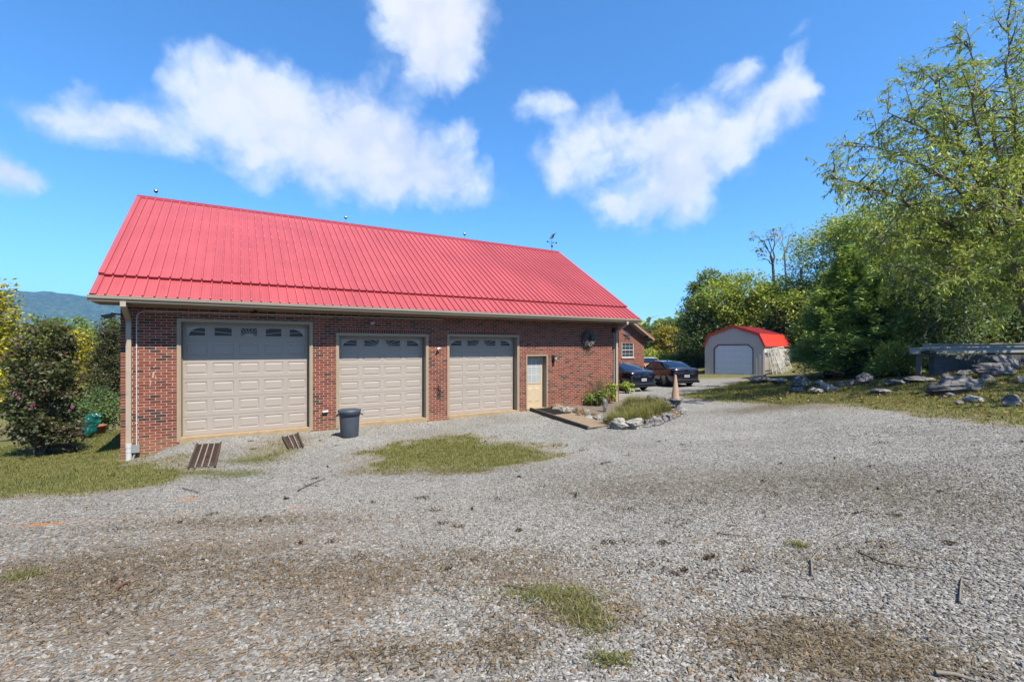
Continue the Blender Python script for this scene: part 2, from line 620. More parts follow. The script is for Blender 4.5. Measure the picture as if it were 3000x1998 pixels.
def blob(X, Y, px, py, rx, ry, pw=1.0):
    c = hit(px, py)
    k = c.y / F
    ry3 = ry * c.y * k / max(.9, (CAMZ - c.z))     # a pixel height on the ground, in metres of depth
    return np.exp(-(((X - c.x - (Y - c.y) * (px - CX) / F) / (rx * k)) ** 2 + ((Y - c.y) / ry3) ** 2) ** pw)


def dirt_mask(X, Y):
    d = np.zeros(len(X))
    for (px, py, rx, ry, s) in [(120, 1700, 520, 130, 1.0), (330, 1840, 360, 80, .9), (620, 1600, 460, 70, .85), (950, 1690, 460, 90, .8), (1080, 1930, 430, 80, .85), (480, 1920, 300, 70, .85),
                                (1500, 1700, 260, 60, .6), (1700, 1810, 200, 50, .75), (2050, 1850, 220, 50, .6), (2330, 1880, 330, 70, 1.0), (2560, 1950, 300, 60, 1.0), (1480, 1900, 90, 70, .8), (2150, 1960, 300, 40, .8),
                                (640, 1520, 500, 25, .35), (2250, 1195, 150, 9, .8), (2420, 1190, 120, 8, .6), (2100, 1155, 110, 10, .6), (700, 1430, 130, 14, .4)]:
        d = np.maximum(d, s * blob(X, Y, px, py, rx, ry))
    n = fbm2(X, Y, .9, 4, 3)
    d = np.maximum(d, .95 * inpoly(X, Y, P_BED))
    u_, v_ = X * .80 + Y * .60, -X * .60 + Y * .80      # worn wheel tracks sweeping along the drive
    tr_ = fbm2(u_ * .13 + .4 * fbm2(X, Y, .25, 2, 4), v_ * 1.15, 1.0, 3, 51)
    d = np.maximum(d, .5 * ss(tr_, .56, .72) * ss(np.hypot(X, Y), 14, 8))
    d = np.maximum(d, .48 * ss(X, 1.5, -2.5) * ss(Y, 7.2, 5.2))
    return np.clip(d * (.5 + 1.1 * n) + .55 * ss(n, .56, .75) * ss(np.hypot(X, Y), 12, 5), 0, 1)


def clay_mask(X, Y):
    d = np.zeros(len(X))
    for (px, py, rx, ry, s) in [(545, 1464, 55, 6, 1), (110, 1538, 90, 10, .95), (300, 1522, 120, 10, .6), (540, 1508, 110, 9, .5), (860, 1486, 70, 8, .6), (770, 1570, 60, 8, .35),
                                (30, 1640, 60, 18, .6), (520, 1712, 16, 10, .8), (580, 1860, 60, 30, .45), (430, 1760, 80, 20, .4)]:
        d = np.maximum(d, s * blob(X, Y, px, py, rx, ry))
    return np.clip(d * (.35 + 1.3 * fbm2(X, Y, 4.0, 3, 21)), 0, 1)


def axis(lo, hi, step, far, grow=1.22):
    c = list(np.arange(lo, hi + 1e-6, step))
    s = step
    x = c[-1]
    up = []
    while x < far:
        s *= grow
        x += s
        up.append(x)
    s = step
    x = c[0]
    dn = []
    while x > -far:
        s *= grow
        x -= s
        dn.append(x)
    return np.array(dn[::-1] + c + up)


gx = axis(-13.5, 17.5, .15, 6000)
gy = axis(1.2, 37.5, .15, 6000)
GX, GY = np.meshgrid(gx, gy)
Xf, Yf = GX.ravel(), GY.ravel()
Zf = zground(Xf, Yf)
near = ss(np.hypot(Xf, Yf - 10), 32, 20)
gm = grass_mask(Xf, Yf) * near + (1 - near)
dm = dirt_mask(Xf, Yf) * near
cm = clay_mask(Xf, Yf) * near
Zf = Zf + near * (.035 * (fbm2(Xf, Yf, 1.1, 3, 2) - .5) + .03 * (fbm2(Xf, Yf, 4.5, 2, 8) - .5))
# keep the soil below the garage slab and the building interiors
nx_, ny_ = len(gx), len(gy)
idx = np.arange(nx_ * ny_).reshape(ny_, nx_)
Qf = np.stack([idx[:-1, :-1].ravel(), idx[:-1, 1:].ravel(), idx[1:, 1:].ravel(), idx[1:, :-1].ravel()], 1)
fcx, fcy = Xf[Qf].mean(1), Yf[Qf].mean(1)
fg = gm[Qf].mean(1)
cls = np.full(len(Qf), 3)
nearf = (fcx > -13.5) & (fcx < 17.5) & (fcy > -8) & (fcy < 37.5)
cls[nearf & (fg < .5)] = 0
cls[nearf & (fg >= .5) & (fcx < -5) & (fcy < 22)] = 1
cls[nearf & (fg >= .5) & (fcx > 5.5)] = 2


def ground_material():
    m = bpy.data.materials.new('ground')
    m.use_nodes = True
    t = NT(m.node_tree)
    pos = t.n('ShaderNodeNewGeometry').outputs['Position']
    mk = t.n('ShaderNodeAttribute', attribute_name='mask').outputs['Color']
    s = t.n('ShaderNodeSeparateColor', {'Color': mk})
    g, d, c = s.outputs[0], s.outputs[1], s.outputs[2]
    # crushed stone: two sizes of cells, each cell its own grey
    pj = t.vec('ADD', pos, t.vec('SCALE', t.vec('SUBTRACT', t.noise(pos, 9.0, 2.0, .5, 'Color'), (.5, .5, .5)), scale=.05))
    v1 = t.n('ShaderNodeTexVoronoi', {'Vector': pj, 'Scale': 36.0, 'Randomness': 1.0})
    v2 = t.n('ShaderNodeTexVoronoi', {'Vector': pj, 'Scale': 75.0, 'Randomness': 1.0})
    r1 = t.n('ShaderNodeSeparateColor', {'Color': v1.outputs['Color']}).outputs[0]
    r2 = t.n('ShaderNodeSeparateColor', {'Color': v2.outputs['Color']}).outputs[1]
    stone = t.ramp(t.math('MULTIPLY_ADD', r1, .6, t.math('MULTIPLY', r2, .4)),
                   [(.0, (.095, .093, .088)), (.3, (.215, .210, .200)), (.6, (.335, .325, .305)), (.85, (.45, .435, .41)), (1, (.58, .57, .55))])
    big = t.noise(pos, .55, 4.0, .6)
    stone = t.mix(1.0, stone, t.ramp(big, [(.3, (.80, .79, .77)), (.7, (1.12, 1.12, 1.12))]), 'MULTIPLY')
    soil = t.ramp(t.noise(pos, 14.0, 6.0, .7), [(.25, (.085, .064, .044)), (.55, (.185, .14, .095)), (.8, (.30, .225, .15))])
    clay = t.ramp(t.noise(pos, 10.0, 5.0, .65), [(.3, (.36, .15, .06)), (.7, (.55, .27, .12))])
    turf = t.ramp(t.noise(pos, 7.0, 6.0, .72), [(.28, (.085, .082, .025)), (.5, (.16, .150, .045)), (.66, (.25, .21, .085)), (.82, (.36, .28, .15))])
    n_d = t.noise(pos, 11.0, 6.0, .7)
    fd = t.smooth(t.math('ADD', d, t.math('MULTIPLY', t.math('SUBTRACT', n_d, .5), 2.3)), .22, .85)
    col = t.mix(t.math('MULTIPLY', fd, .72), stone, soil)
    fc = t.smooth(t.math('ADD', c, t.math('MULTIPLY', t.math('SUBTRACT', n_d, .5), 1.2)), .3, .7)
    col = t.mix(fc, col, clay)
    n_g = t.noise(pos, 6.0, 5.0, .65)
    fg_ = t.smooth(t.math('ADD', g, t.math('MULTIPLY', t.math('SUBTRACT', n_g, .5), 1.3)), .35, .65)
    fe = t.math('MULTIPLY', t.smooth(t.math('ADD', g, t.math('MULTIPLY', t.math('SUBTRACT', n_d, .5), .5)), .02, .4), .6)
    col = t.mix(fe, col, t.mix(.5, soil, (.30, .235, .13)))
    col = t.mix(fg_, col, turf)
    col = t.mix(1.0, col, (ALB * 1.34, ALB * 1.34, ALB * 1.33), 'MULTIPLY')
    hgt = t.math('ADD', t.math('MULTIPLY', v1.outputs['Distance'], -.022), t.math('MULTIPLY', v2.outputs['Distance'], -.007))
    hgt = t.math('ADD', hgt, t.math('MULTIPLY', n_g, .012))
    b = t.n('ShaderNodeBump', {'Strength': .9, 'Distance': 1.0, 'Height': hgt})
    p = t.n('ShaderNodeBsdfPrincipled', {'Base Color': col, 'Roughness': .92, 'Specular IOR Level': .2, 'Normal': b.outputs[0]})
    t.t.links.new(p.outputs[0], t.n('ShaderNodeOutputMaterial').inputs[0])
    return m


M_GROUND = ground_material()
for k, nm in enumerate(('gravel_driveway', 'lawn', 'grass_bank', 'ground')):
    q = Qf[cls == k]
    used = np.unique(q)
    remap = np.full(len(Xf), -1)
    remap[used] = np.arange(len(used))
    me = np_mesh(nm, np.stack([Xf[used], Yf[used], Zf[used]], 1), remap[q],
                 {'mask': np.stack([gm[used], dm[used], cm[used]], 1)}, smooth=True)
    o = link(nm, me, M_GROUND)
    o['kind'] = 'structure'


def zsurf(X, Y):
    """height of the built ground sheet (bilinear)"""
    X = np.atleast_1d(np.asarray(X, float))
    Y = np.atleast_1d(np.asarray(Y, float))
    i = np.clip(np.searchsorted(gx, X) - 1, 0, nx_ - 2)
    j = np.clip(np.searchsorted(gy, Y) - 1, 0, ny_ - 2)
    u = (X - gx[i]) / (gx[i + 1] - gx[i])
    v = (Y - gy[j]) / (gy[j + 1] - gy[j])
    Z = Zf.reshape(ny_, nx_)
    return Z[j, i] * (1 - u) * (1 - v) + Z[j, i + 1] * u * (1 - v) + Z[j + 1, i] * (1 - u) * v + Z[j + 1, i + 1] * u * v


def zs(x, y):
    return float(zsurf([x], [y])[0])


def foot(px, py, dz=0.0):
    p = hit(px, py)
    p.z = zs(p.x, p.y) + dz
    return p


# ------------------------------------------------------------------ far mountain ridge
def ridge(name, label_kind, R, az0, az1, hfun, depth, mat_, n=220, m=26, seed=3):
    az = np.linspace(az0, az1, n)
    V, Q = [], []
    for j in range(m):
        f = j / (m - 1)
        r = R + depth * f
        x, y = np.sin(az) * r, np.cos(az) * r
        base = hfun(az) * ss(np.full(n, f), 0, .92)
        nz = (fbm2(x, y, 1 / 260.0, 5, seed) - .5) * 85 * math.sin(f * math.pi * .8) + (fbm2(x, y, 1 / 22.0, 3, seed + 5) - .5) * 15
        V.append(np.stack([x, y, base + nz - 20 * (1 - f)], 1))
    V = np.concatenate(V)
    ii = np.arange(n * m).reshape(m, n)
    Q = np.stack([ii[:-1, :-1].ravel(), ii[:-1, 1:].ravel(), ii[1:, 1:].ravel(), ii[1:, :-1].ravel()], 1)
    o = link(name, np_mesh(name, V, Q, smooth=True), mat_)
    o['kind'] = 'structure'
    return o


def forest_mat():
    m = bpy.data.materials.new('far_forest')
    m.use_nodes = True
    t = NT(m.node_tree)
    pos = t.n('ShaderNodeNewGeometry').outputs['Position']
    v = t.n('ShaderNodeTexVoronoi', {'Vector': pos, 'Scale': .075})
    n = t.noise(pos, .035, 5.0, .7)
    col = t.ramp(n, [(.3, (.018, .035, .014)), (.55, (.045, .07, .024)), (.75, (.09, .10, .035))])
    b = t.n('ShaderNodeBump', {'Strength': 1.0, 'Distance': 14.0, 'Height': t.math('MULTIPLY', v.outputs['Distance'], -.9)})
    p = t.n('ShaderNodeBsdfPrincipled', {'Base Color': col, 'Roughness': .9, 'Specular IOR Level': .1, 'Normal': b.outputs[0]})
    t.t.links.new(p.outputs[0], t.n('ShaderNodeOutputMaterial').inputs[0])
    return m


M_FOREST = forest_mat()
RM = 3000.0


def mount(az):
    # crest line: tan(elevation) ~ .134 at the picture's left edge, sinking to the right
    t = np.tan(np.clip(az, -1.3, 1.2))
    el = np.interp(t, [-3, -1.6, -1.12, -1.02, -.92, -.6, -.2, .2, .6], [.10, .125, .128, .122, .112, .085, .04, .01, .0])
    return el * (RM + 640) * np.cos(az)


ridge('hills', '', RM, -1.45, .75, mount, 700, M_FOREST)

# ------------------------------------------------------------------ brick garage (built in its own frame: x along the front wall, y into the building)
G = empty('brick_garage', (FX, FY, 0), PHI)
lab(G, 'long red brick garage with three beige doors and a bright red metal roof', 'garage')
M_MORTAR = mat('mortar', (.80, .60, .46), .95, var=.12, vscale=20, bump=.3, bscale=160)
M_BRICK = tone_mat('brick', [(0, (.050, .034, .032)), (.15, (.095, .052, .044)), (.2, (.16, .041, .027)), (.5, (.27, .067, .041)), (.8, (.315, .082, .049)), (1, (.37, .115, .065))], .85, bump=.35, bscale=120, var=.22, splash=(.42, .20, .10))
M_TRIM = mat('tan_trim', (.50, .395, .27), .45, var=.06, vscale=3)
M_GUTTER = mat('gutter_metal', (.54, .455, .36), .35, var=.05, vscale=2)
M_SPOUT = mat('downspout_metal', (.58, .485, .38), .4, var=.06, vscale=2, dirt=((.25, .19, .12), .4, 3))
M_ROOF = mat('red_roof_metal', (.60, .108, .120), .42, spec=.5, var=.09, vscale=.45, dirt=((.42, .08, .09), .35, 1.3))
M_ROOFD = mat('red_trim_metal', (.42, .035, .05), .4, spec=.5, var=.06, vscale=1.2)
M_SOFFIT = mat('soffit', (.50, .35, .21), .6, var=.10, vscale=4)
M_WHITE = mat('white_pvc', (.78, .78, .77), .4, var=.04)
M_DOOR = mat('garage_door_paint', (.535, .465, .41), .5, var=.05, vscale=1.1, bump=.05, bscale=200, dirt=((.46, .37, .29), .4, 2.2))
M_CREAM = mat('cream_door_paint', (.78, .62, .42), .4, var=.04, vscale=2)
M_CONC = mat('stained_concrete', (.50, .36, .21), .9, var=.25, vscale=5, bump=.3)
M_GLASS = mat('dark_glass', (.085, .08, .072), .25, spec=.15)
M_BLACK = mat('black_metal', (.018, .018, .018), .5, var=.2)
M_GREY = mat('grey_box', (.34, .36, .36), .5, var=.1)
M_BLIND = mat('window_blind', (.55, .58, .58), .6, var=.1, vscale=3)

def vary(m, amt):
    t = m.node_tree
    p = next(n for n in t.nodes if n.type == 'BSDF_PRINCIPLED')
    src = p.inputs['Base Color'].links[0].from_socket
    oi = t.nodes.new('ShaderNodeObjectInfo')
    mr = t.nodes.new('ShaderNodeMapRange')
    mr.inputs['To Min'].default_value = 1 - amt
    mr.inputs['To Max'].default_value = 1 + amt
    t.links.new(oi.outputs['Random'], mr.inputs['Value'])
    tcn = t.nodes.new('ShaderNodeTexCoord')             # faint weather streaks running down the slope
    mp = t.nodes.new('ShaderNodeMapping')
    mp.inputs['Scale'].default_value = (5.0, .22, .22)
    nz = t.nodes.new('ShaderNodeTexNoise')
    nz.inputs['Scale'].default_value = 1.6
    nz.inputs['Detail'].default_value = 4.0
    t.links.new(tcn.outputs['Object'], mp.inputs['Vector'])
    t.links.new(mp.outputs[0], nz.inputs['Vector'])
    m2 = t.nodes.new('ShaderNodeMapRange')
    m2.inputs['From Min'].default_value = .3
    m2.inputs['From Max'].default_value = .7
    m2.inputs['To Min'].default_value = 1 - 1.6 * amt
    m2.inputs['To Max'].default_value = 1 + 1.2 * amt
    t.links.new(nz.outputs['Fac'], m2.inputs['Value'])
    mu_ = t.nodes.new('ShaderNodeMath')
    mu_.operation = 'MULTIPLY'
    t.links.new(mr.outputs[0], mu_.inputs[0])
    t.links.new(m2.outputs[0], mu_.inputs[1])
    hs = t.nodes.new('ShaderNodeHueSaturation')
    t.links.new(mu_.outputs[0], hs.inputs['Value'])
    t.links.new(src, hs.inputs['Color'])
    t.links.new(hs.outputs[0], p.inputs['Base Color'])


vary(M_ROOF, .05)
BL, BH, MJ = .2237, .0701, .0115                       # brick length, course height, joint
WL, WR = w_at(353), w_at(1813)
ZT, ZB = 3.335, -.70
REV = .25
DOORS = [(w_at(526), w_at(910), 2.985), (w_at(990), w_at(1250), 2.68), (w_at(1314), w_at(1517), 2.70), (w_at(1541), w_at(1604), 2.03)]

bk = MB()
xs = WL
for (a, b, top) in DOORS:
    bk.box(xs, a, .004, REV + .05, ZB, ZT)
    bk.box(a, b, .004, REV + .05, top + .002, ZT)
    xs = b
bk.box(xs, WR, .004, REV + .05, ZB, ZT)
DEPTH = 10.04
bk.box(WL + .004, WL + .25, REV + .051, DEPTH, ZB, ZT)
bk.box(WR - .25, WR - .004, REV + .051, DEPTH, ZB, ZT)
bk.box(WL + .251, WR - .251, DEPTH - .25, DEPTH, ZB, ZT)
bk.build('wall', M_MORTAR, G)
# floor slab inside so that nothing is seen through
MB().box(WL + .26, WR - .26, REV + .06, DEPTH - .26, -.2, -.004).build('floor_slab', M_CONC, G)

bricks = []                                             # x0, x1, z0, z1, tone
R0 = random.Random(5)


def tone():
    u = R0.random()
    return R0.uniform(0, .14) if u < .13 else (R0.uniform(.2, .34) if u < .26 else R0.uniform(.36, 1.0))


nrow = int((ZT - ZB) / BH)
for k in range(nrow):
    z0 = ZB + k * BH
    zc = z0 + BH / 2
    spans = [(WL, WR)]
    for i, (a, b, top) in enumerate(DOORS):
        hi = top + (.21 if i in (1, 2) else (.075 if i == 3 else 0))
        if zc < hi:
            new = []
            for s0, s1 in spans:
                if s1 <= a or s0 >= b:
                    new.append((s0, s1))
                else:
                    if a > s0:
                        new.append((s0, a))
                    if b < s1:
                        new.append((b, s1))
            spans = new
    x = WL - (BL / 2 if k % 2 else 0)
    while x < WR:
        for s0, s1 in spans:
            c0, c1 = max(x, s0), min(x + BL, s1)
            if c1 - c0 > .035:
                j0 = MJ / 2 if c0 > s0 + 1e-6 else .0
                j1 = MJ / 2 if c1 < s1 - 1e-6 else .0
                bricks.append((c0 + j0, c1 - j1, z0 + MJ / 2, z0 + BH - MJ / 2, tone()))
        x += BL
for i in (1, 2, 3):                                     # soldier courses over the doors
    a, b, top = DOORS[i]
    h = .21 if i < 3 else .075
    n = int((b - a) / .0701)
    for k in range(n):
        x = a + (b - a) * k / n
        zb = top + .004
        bricks.append((x + .005, x + (b - a) / n - .005, zb, max(zb + .05, ZB + math.floor((top + h - ZB) / BH + .5) * BH - MJ / 2), R0.uniform(.22, .7)))


def apparent(b):
    p = local((b[0] + b[1]) / 2, 0, 0)
    inview = abs(CX + F * p.x / p.y - 1500) < 1500
    vis = b[2] > zs(p.x, p.y) - .02
    return (b[1] - b[0]) * (b[3] - b[2]) / p.y ** 2 * inview * vis * (abs(b[1] - b[0] - (BL - MJ)) < 1e-3)


order = sorted(range(len(bricks)), key=lambda i: -apparent(bricks[i]))
single, rest = order[:300], order[300:]
variants = []
for k in range(10):
    me = MB().box(-(BL - MJ) / 2, (BL - MJ) / 2, 0, .06, -(BH - MJ) / 2, (BH - MJ) / 2).mesh('brick')
    a = me.attributes.new('tone', 'FLOAT', 'POINT')
    tv = .04 if k == 0 else (.10 if k == 1 else .22 + .78 * (k - 2) / 7)
    a.data.foreach_set('value', [tv] * 8)
    me.materials.append(M_BRICK)
    variants.append((tv, me))
for i in single:
    x0, x1, z0, z1, tv = bricks[i]
    me = min(variants, key=lambda q: abs(q[0] - tv))[1]
    link('brick', me, M_BRICK, G, loc=((x0 + x1) / 2, R0.uniform(-.0015, .0015), (z0 + z1) / 2))


def brick_boxes(items):
    """items: array of (x0,x1,y0,y1,z0,z1,tone) -> verts, quads, tone"""
    A = np.array(items)
    n = len(A)
    ix = [(0, 2, 4), (1, 2, 4), (1, 3, 4), (0, 3, 4), (0, 2, 5), (1, 2, 5), (1, 3, 5), (0, 3, 5)]
    V = np.stack([A[:, list(t)] for t in ix], 1).reshape(-1, 3)
    fq = np.array([(0, 3, 2, 1), (4, 5, 6, 7), (0, 1, 5, 4), (1, 2, 6, 5), (2, 3, 7, 6), (3, 0, 4, 7)])
    Q = (fq[None] + 8 * np.arange(n)[:, None, None]).reshape(-1, 4)
    return V, Q, np.repeat(A[:, 6], 8)


def side_bricks(y0, y1, zb, zt, xa, xb):
    out = []
    for k in range(int((zt - zb) / BH)):
        y = y0 - (BL / 2 if k % 2 else 0)
        while y < y1:
            c0, c1 = max(y, y0), min(y + BL, y1)
            if c1 - c0 > .035:
                out.append((xa, xb, c0 + MJ / 2, c1 - MJ / 2, zb + k * BH + MJ / 2, zb + (k + 1) * BH - MJ / 2, tone()))
            y += BL
    return out


items = []
for i in rest:
    x0, x1, z0, z1, tv = bricks[i]
    dy = R0.uniform(-.0015, .0015)
    items.append((x0, x1, dy, dy + .06, z0, z1, tv))
items += side_bricks(.07, DEPTH, ZB, ZT, WL, WL + .06)
items += side_bricks(.07, DEPTH, ZB, ZT, WR - .06, WR)
V, Q, T = brick_boxes(items)
o = link('brickwork', np_mesh('brickwork', V, Q, {'tone': T}), M_BRICK, G)
o['kind'] = 'stuff'
# scraped mortar smear on the left bay
sm = MB()
for (px, py, w, h, tl) in [(448, 1098, .05, .16, .25), (440, 1122, .03, .14, .3), (452, 1075, .05, .03, 0), (437, 1084, .07, .02, 0), (456, 1108, .035, .05, .2)]:
    x, z = w_at(px), z_at(px, py)
    sm.add([(x - w / 2, -.0035, z - h / 2), (x + w / 3, -.0035, z - h / 2.4), (x + w / 2 + tl * w, -.0035, z + h / 2), (x - w / 4 + tl * w, -.0035, z + h / 2.2)], [(0, 1, 2, 3)])
sm.build('mortar_smear', mat('mortar_smear', (.62, .44, .36), .95, var=.25, vscale=30), G)

# ---- doors
def panel_mesh(w, h, proud=0.0):
    """embossed panel: lip, groove and raised field"""
    m = MB()
    loops = []
    for ins, y in ((0, 0), (.010, .011), (.024, .011), (.060, .001)):
        a, b = w / 2 - ins, h / 2 - ins
        y = y - proud if ins else y
        loops.append([(-a, y, -b), (a, y, -b), (a, y, b), (-a, y, b)])
    vs = [p for l in loops for p in l]
    fs = []
    for i in range(len(loops) - 1):
        for k in range(4):
            k2 = (k + 1) % 4
            fs.append((i * 4 + k, i * 4 + k2, i * 4 + 4 + k2, i * 4 + 4 + k))
    n = (len(loops) - 1) * 4
    fs.append((n, n + 1, n + 2, n + 3))
    m.add(vs, fs)
    return m.mesh('raised_panel')


def clip_seg(p, q, x0, x1, z0, z1):
    t0, t1 = 0.0, 1.0
    dx, dz = q[0] - p[0], q[1] - p[1]
    for pp, qq in ((-dx, p[0] - x0), (dx, x1 - p[0]), (-dz, p[1] - z0), (dz, z1 - p[1])):
        if abs(pp) < 1e-12:
            if qq < 0:
                return None
        else:
            r = qq / pp
            if pp < 0:
                t0 = max(t0, r)
            else:
                t1 = min(t1, r)
    if t0 >= t1:
        return None
    return (p[0] + dx * t0, p[1] + dz * t0), (p[0] + dx * t1, p[1] + dz * t1)


M_INSERT = mat('window_insert', (.60, .55, .50), .5)


def garage_door(a, b, top, ncol, name_label):
    fr = .03
    x0, x1, z0, z1 = a + fr, b - fr, 0.0, top - fr
    D = empty('garage_door', (0, 0, 0))
    D.parent = G
    D['label'] = name_label
    nr = 6
    sh = (z1 - z0) / nr
    yf = REV
    cw = (x1 - x0) / ncol
    pw, ph = cw * .80, sh * .60
    pm = panel_mesh(pw, ph)
    pm.materials.append(M_DOOR)
    for r in range(nr):
        m = MB()
        za, zb = z0 + r * sh + .003, z0 + (r + 1) * sh - .003
        m.box(x0, x1, yf + .014, yf + .05, za, zb)
        if r == nr - 1:
            m.box(x0, x1, yf, yf + .0138, za, zb)
        else:                                           # rails and stiles round the pressed panels
            zc_ = z0 + (r + .53) * sh
            m.box(x0, x1, yf, yf + .0138, za, zc_ - ph / 2)
            m.box(x0, x1, yf, yf + .0138, zc_ + ph / 2, zb)
            for c in range(ncol + 1):
                u0 = x0 if c == 0 else x0 + (c - .5) * cw + pw / 2
                u1 = x1 if c == ncol else x0 + (c + .5) * cw - pw / 2
                m.box(u0, u1, yf, yf + .0138, zc_ - ph / 2, zc_ + ph / 2)
            for c in range(ncol):
                link('raised_panel', pm, M_DOOR, D, loc=(x0 + (c + .5) * cw, yf, zc_))
        m.build('door_section', M_DOOR, D)
    xc = (x0 + x1) / 2
    zw0, zw1 = z0 + (nr - 1) * sh + sh * .25, z0 + nr * sh - sh * .2
    ww = cw * .74
    for c in range(ncol):
        cx = x0 + (c + .5) * cw
        u0, u1 = cx - ww / 2, cx + ww / 2
        g = MB().box(u0 + .02, u1 - .02, yf - .006, yf - .001, zw0 + .02, zw1 - .02)
        pane = g.build('window_pane', M_GLASS, D)
        f = MB()
        for (e0, e1, t_) in ((u0, u1, 0), (u0 - .05, u1 + .05, 1)):
            k = .028 if t_ == 0 else .010
            ex = .0 if t_ == 0 else .045
            yy = yf - .018 if t_ == 0 else yf - .007
            zz0, zz1 = zw0 - ex, zw1 + ex
            f.box(e0, e1, yy, yf - .0005, zz0, zz0 + k)
            f.box(e0, e1, yy, yf - .0005, zz1 - k, zz1)
            f.box(e0, e0 + k, yy, yf - .0005, zz0 + k, zz1 - k)
            f.box(e1 - k, e1, yy, yf - .0005, zz0 + k, zz1 - k)
        f.build('window_frame', M_DOOR, D)
        # sunburst insert: rays from the middle of the door's window row
        gr = MB()
        i0, i1, j0, j1 = u0 + .028, u1 - .028, zw0 + .028, zw1 - .028
        end = c in (0, ncol - 1)
        rays = (8, 24, 45, 66, 90, 114, 135, 156, 172) if ncol % 2 else (8, 20, 38, 58, 122, 142, 160, 172)
        if end:
            rays = (5, 11, 169, 175)
        for adeg in rays:
            an = rad(adeg)
            sg = clip_seg((xc, j0), (xc + 5 * math.cos(an), j0 + 5 * math.sin(an)), i0, i1, j0, j1)
            if sg:
                (p0, q0), (p1, q1) = sg
                if math.hypot(p1 - p0, q1 - q0) > .03:
                    gr.bar((p0, yf - .010, q0), (p1, yf - .010, q1), .013, .008, up=(0, 1, 0))
        if end:                                          # the arch: solid above the curve
            sgn = -1 if c == 0 else 1
            xin, xout = (i1, i0) if c == 0 else (i0, i1)
            pts = []
            for q in range(9):
                f_ = q / 8
                pts.append((xin + (xout - xin) * f_ * .92, j0 + (j1 - j0) * (.98 * math.sqrt(max(0, 1 - f_ ** 2)) + .02)))
            poly = [(xin, j1 + .002)] + pts + [(xout, j0), (xout, j1 + .002)]
            for q in range(len(pts) - 1):
                (pa, qa), (pb, qb) = pts[q], pts[q + 1]
                gr.add([(pa, yf - .0105, qa), (pb, yf - .0105, qb), (pb, yf - .0105, j1), (pa, yf - .0105, j1)], [(0, 1, 2, 3)])
            pa, qa = pts[-1]
            gr.add([(pa, yf - .0105, j0), (xout, yf - .0105, j0), (xout, yf - .0105, j1), (pa, yf - .0105, j1)], [(0, 1, 2, 3)])
        # hub
        r_ = .10 if ncol % 2 else .14
        hub = []
        for q in range(13):
            an = math.pi * q / 12
            hx = min(max(xc + r_ * 1.3 * math.cos(an), i0), i1)
            hz = j0 + r_ * .55 * math.sin(an)
            hub.append((hx, hz))
        if max(h[0] for h in hub) - min(h[0] for h in hub) > .02 and not end:
            gr.add([(hx, yf - .0125, hz) for hx, hz in hub], [tuple(range(len(hub)))])
        if gr.v:
            gr.build('sunburst_grille', M_INSERT, D)
    # jambs and casing
    jm = MB()
    jm.box(a - .001, a + fr, -.014, REV + .06, -.02, top)
    jm.box(b - fr, b + .001, -.014, REV + .06, -.02, top)
    jm.box(a + fr, b - fr, -.014, REV + .06, top - fr, top + .001)
    jm.build('door_frame', M_TRIM, D)
    cs = MB()
    cs.box(a - .055, a - .001, -.024, -.0035, -.10, top + .055)
    cs.box(b + .001, b + .055, -.024, -.0035, -.10, top + .055)
    cs.box(a - .001, b + .001, -.024, -.0035, top + .001, top + .055)
    cs.build('casing', M_TRIM, D)
    # weather strip where the door meets the jamb
    ws = MB()
    ws.box(a + fr, a + fr + .02, REV - .03, REV - .006, 0, top - fr)
    ws.box(b - fr - .02, b - fr, REV - .03, REV - .006, 0, top - fr)
    ws.build('weather_strip', mat('weather_strip', (.25, .20, .14), .6), D)
    sl = MB()
    sl.box(a + .002, b - .002, -.05, REV + .055, -.35, -.003)
    sl.build('door_sill', M_CONC, D)
    return D


garage_door(*DOORS[0], 5, 'widest beige garage door with five panels per row')
garage_door(*DOORS[1], 4, 'beige garage door with the trash can in front')
garage_door(*DOORS[2], 4, 'beige garage door next to the cream entry door')

# cream entry door
a, b, top = DOORS[3]
E = empty('entry_door')
E.parent = G
E['label'] = 'cream entry door with a nine-pane window'
fr = .05
x0, x1, z1 = a + fr, b - fr, top - fr
yf = REV - .02
MB().box(x0, x1, yf, yf + .045, .01, z1).build('door_leaf', M_CREAM, E)
wx0, wx1, wz0, wz1 = x0 + .13, x1 - .13, .96, z1 - .13
MB().box(wx0, wx1, yf - .004, yf - .001, wz0, wz1).build('blind', M_BLIND, E)
mu = MB()
mu.box(wx0 - .035, wx1 + .035, yf - .014, yf - .0005, wz0 - .04, wz0)
mu.box(wx0 - .035, wx1 + .035, yf - .014, yf - .0005, wz1, wz1 + .04)
mu.box(wx0 - .035, wx0, yf - .014, yf - .0005, wz0, wz1)
mu.box(wx1, wx1 + .035, yf - .014, yf - .0005, wz0, wz1)
mu.build('window_frame', M_CREAM, E)
gl = MB()
for k in (1, 2):
    x = wx0 + (wx1 - wx0) * k / 3
    gl.box(x - .013, x + .013, yf - .013, yf - .005, wz0, wz1)
    z = wz0 + (wz1 - wz0) * k / 3
    gl.box(wx0, wx1, yf - .012, yf - .0055, z - .013, z + .013)
gl.build('muntin', M_WHITE, E)
sl = MB()
for k in range(24):                                     # blind slats
    z = wz0 + (wz1 - wz0) * (k + .5) / 24
    sl.box(wx0 + .004, wx1 - .004, yf - .0065, yf - .0042, z - .008, z + .006)
sl.build('blind_slats', M_BLIND, E)
pm = panel_mesh(.24, .56, .014)
pm.materials.append(M_CREAM)
for sx in (-1, 1):
    link('raised_panel', pm, M_CREAM, E, loc=((x0 + x1) / 2 + sx * .165, yf - .0005, .50))
jm = MB()
jm.box(a - .001, a + fr, -.014, REV + .04, -.02, top)
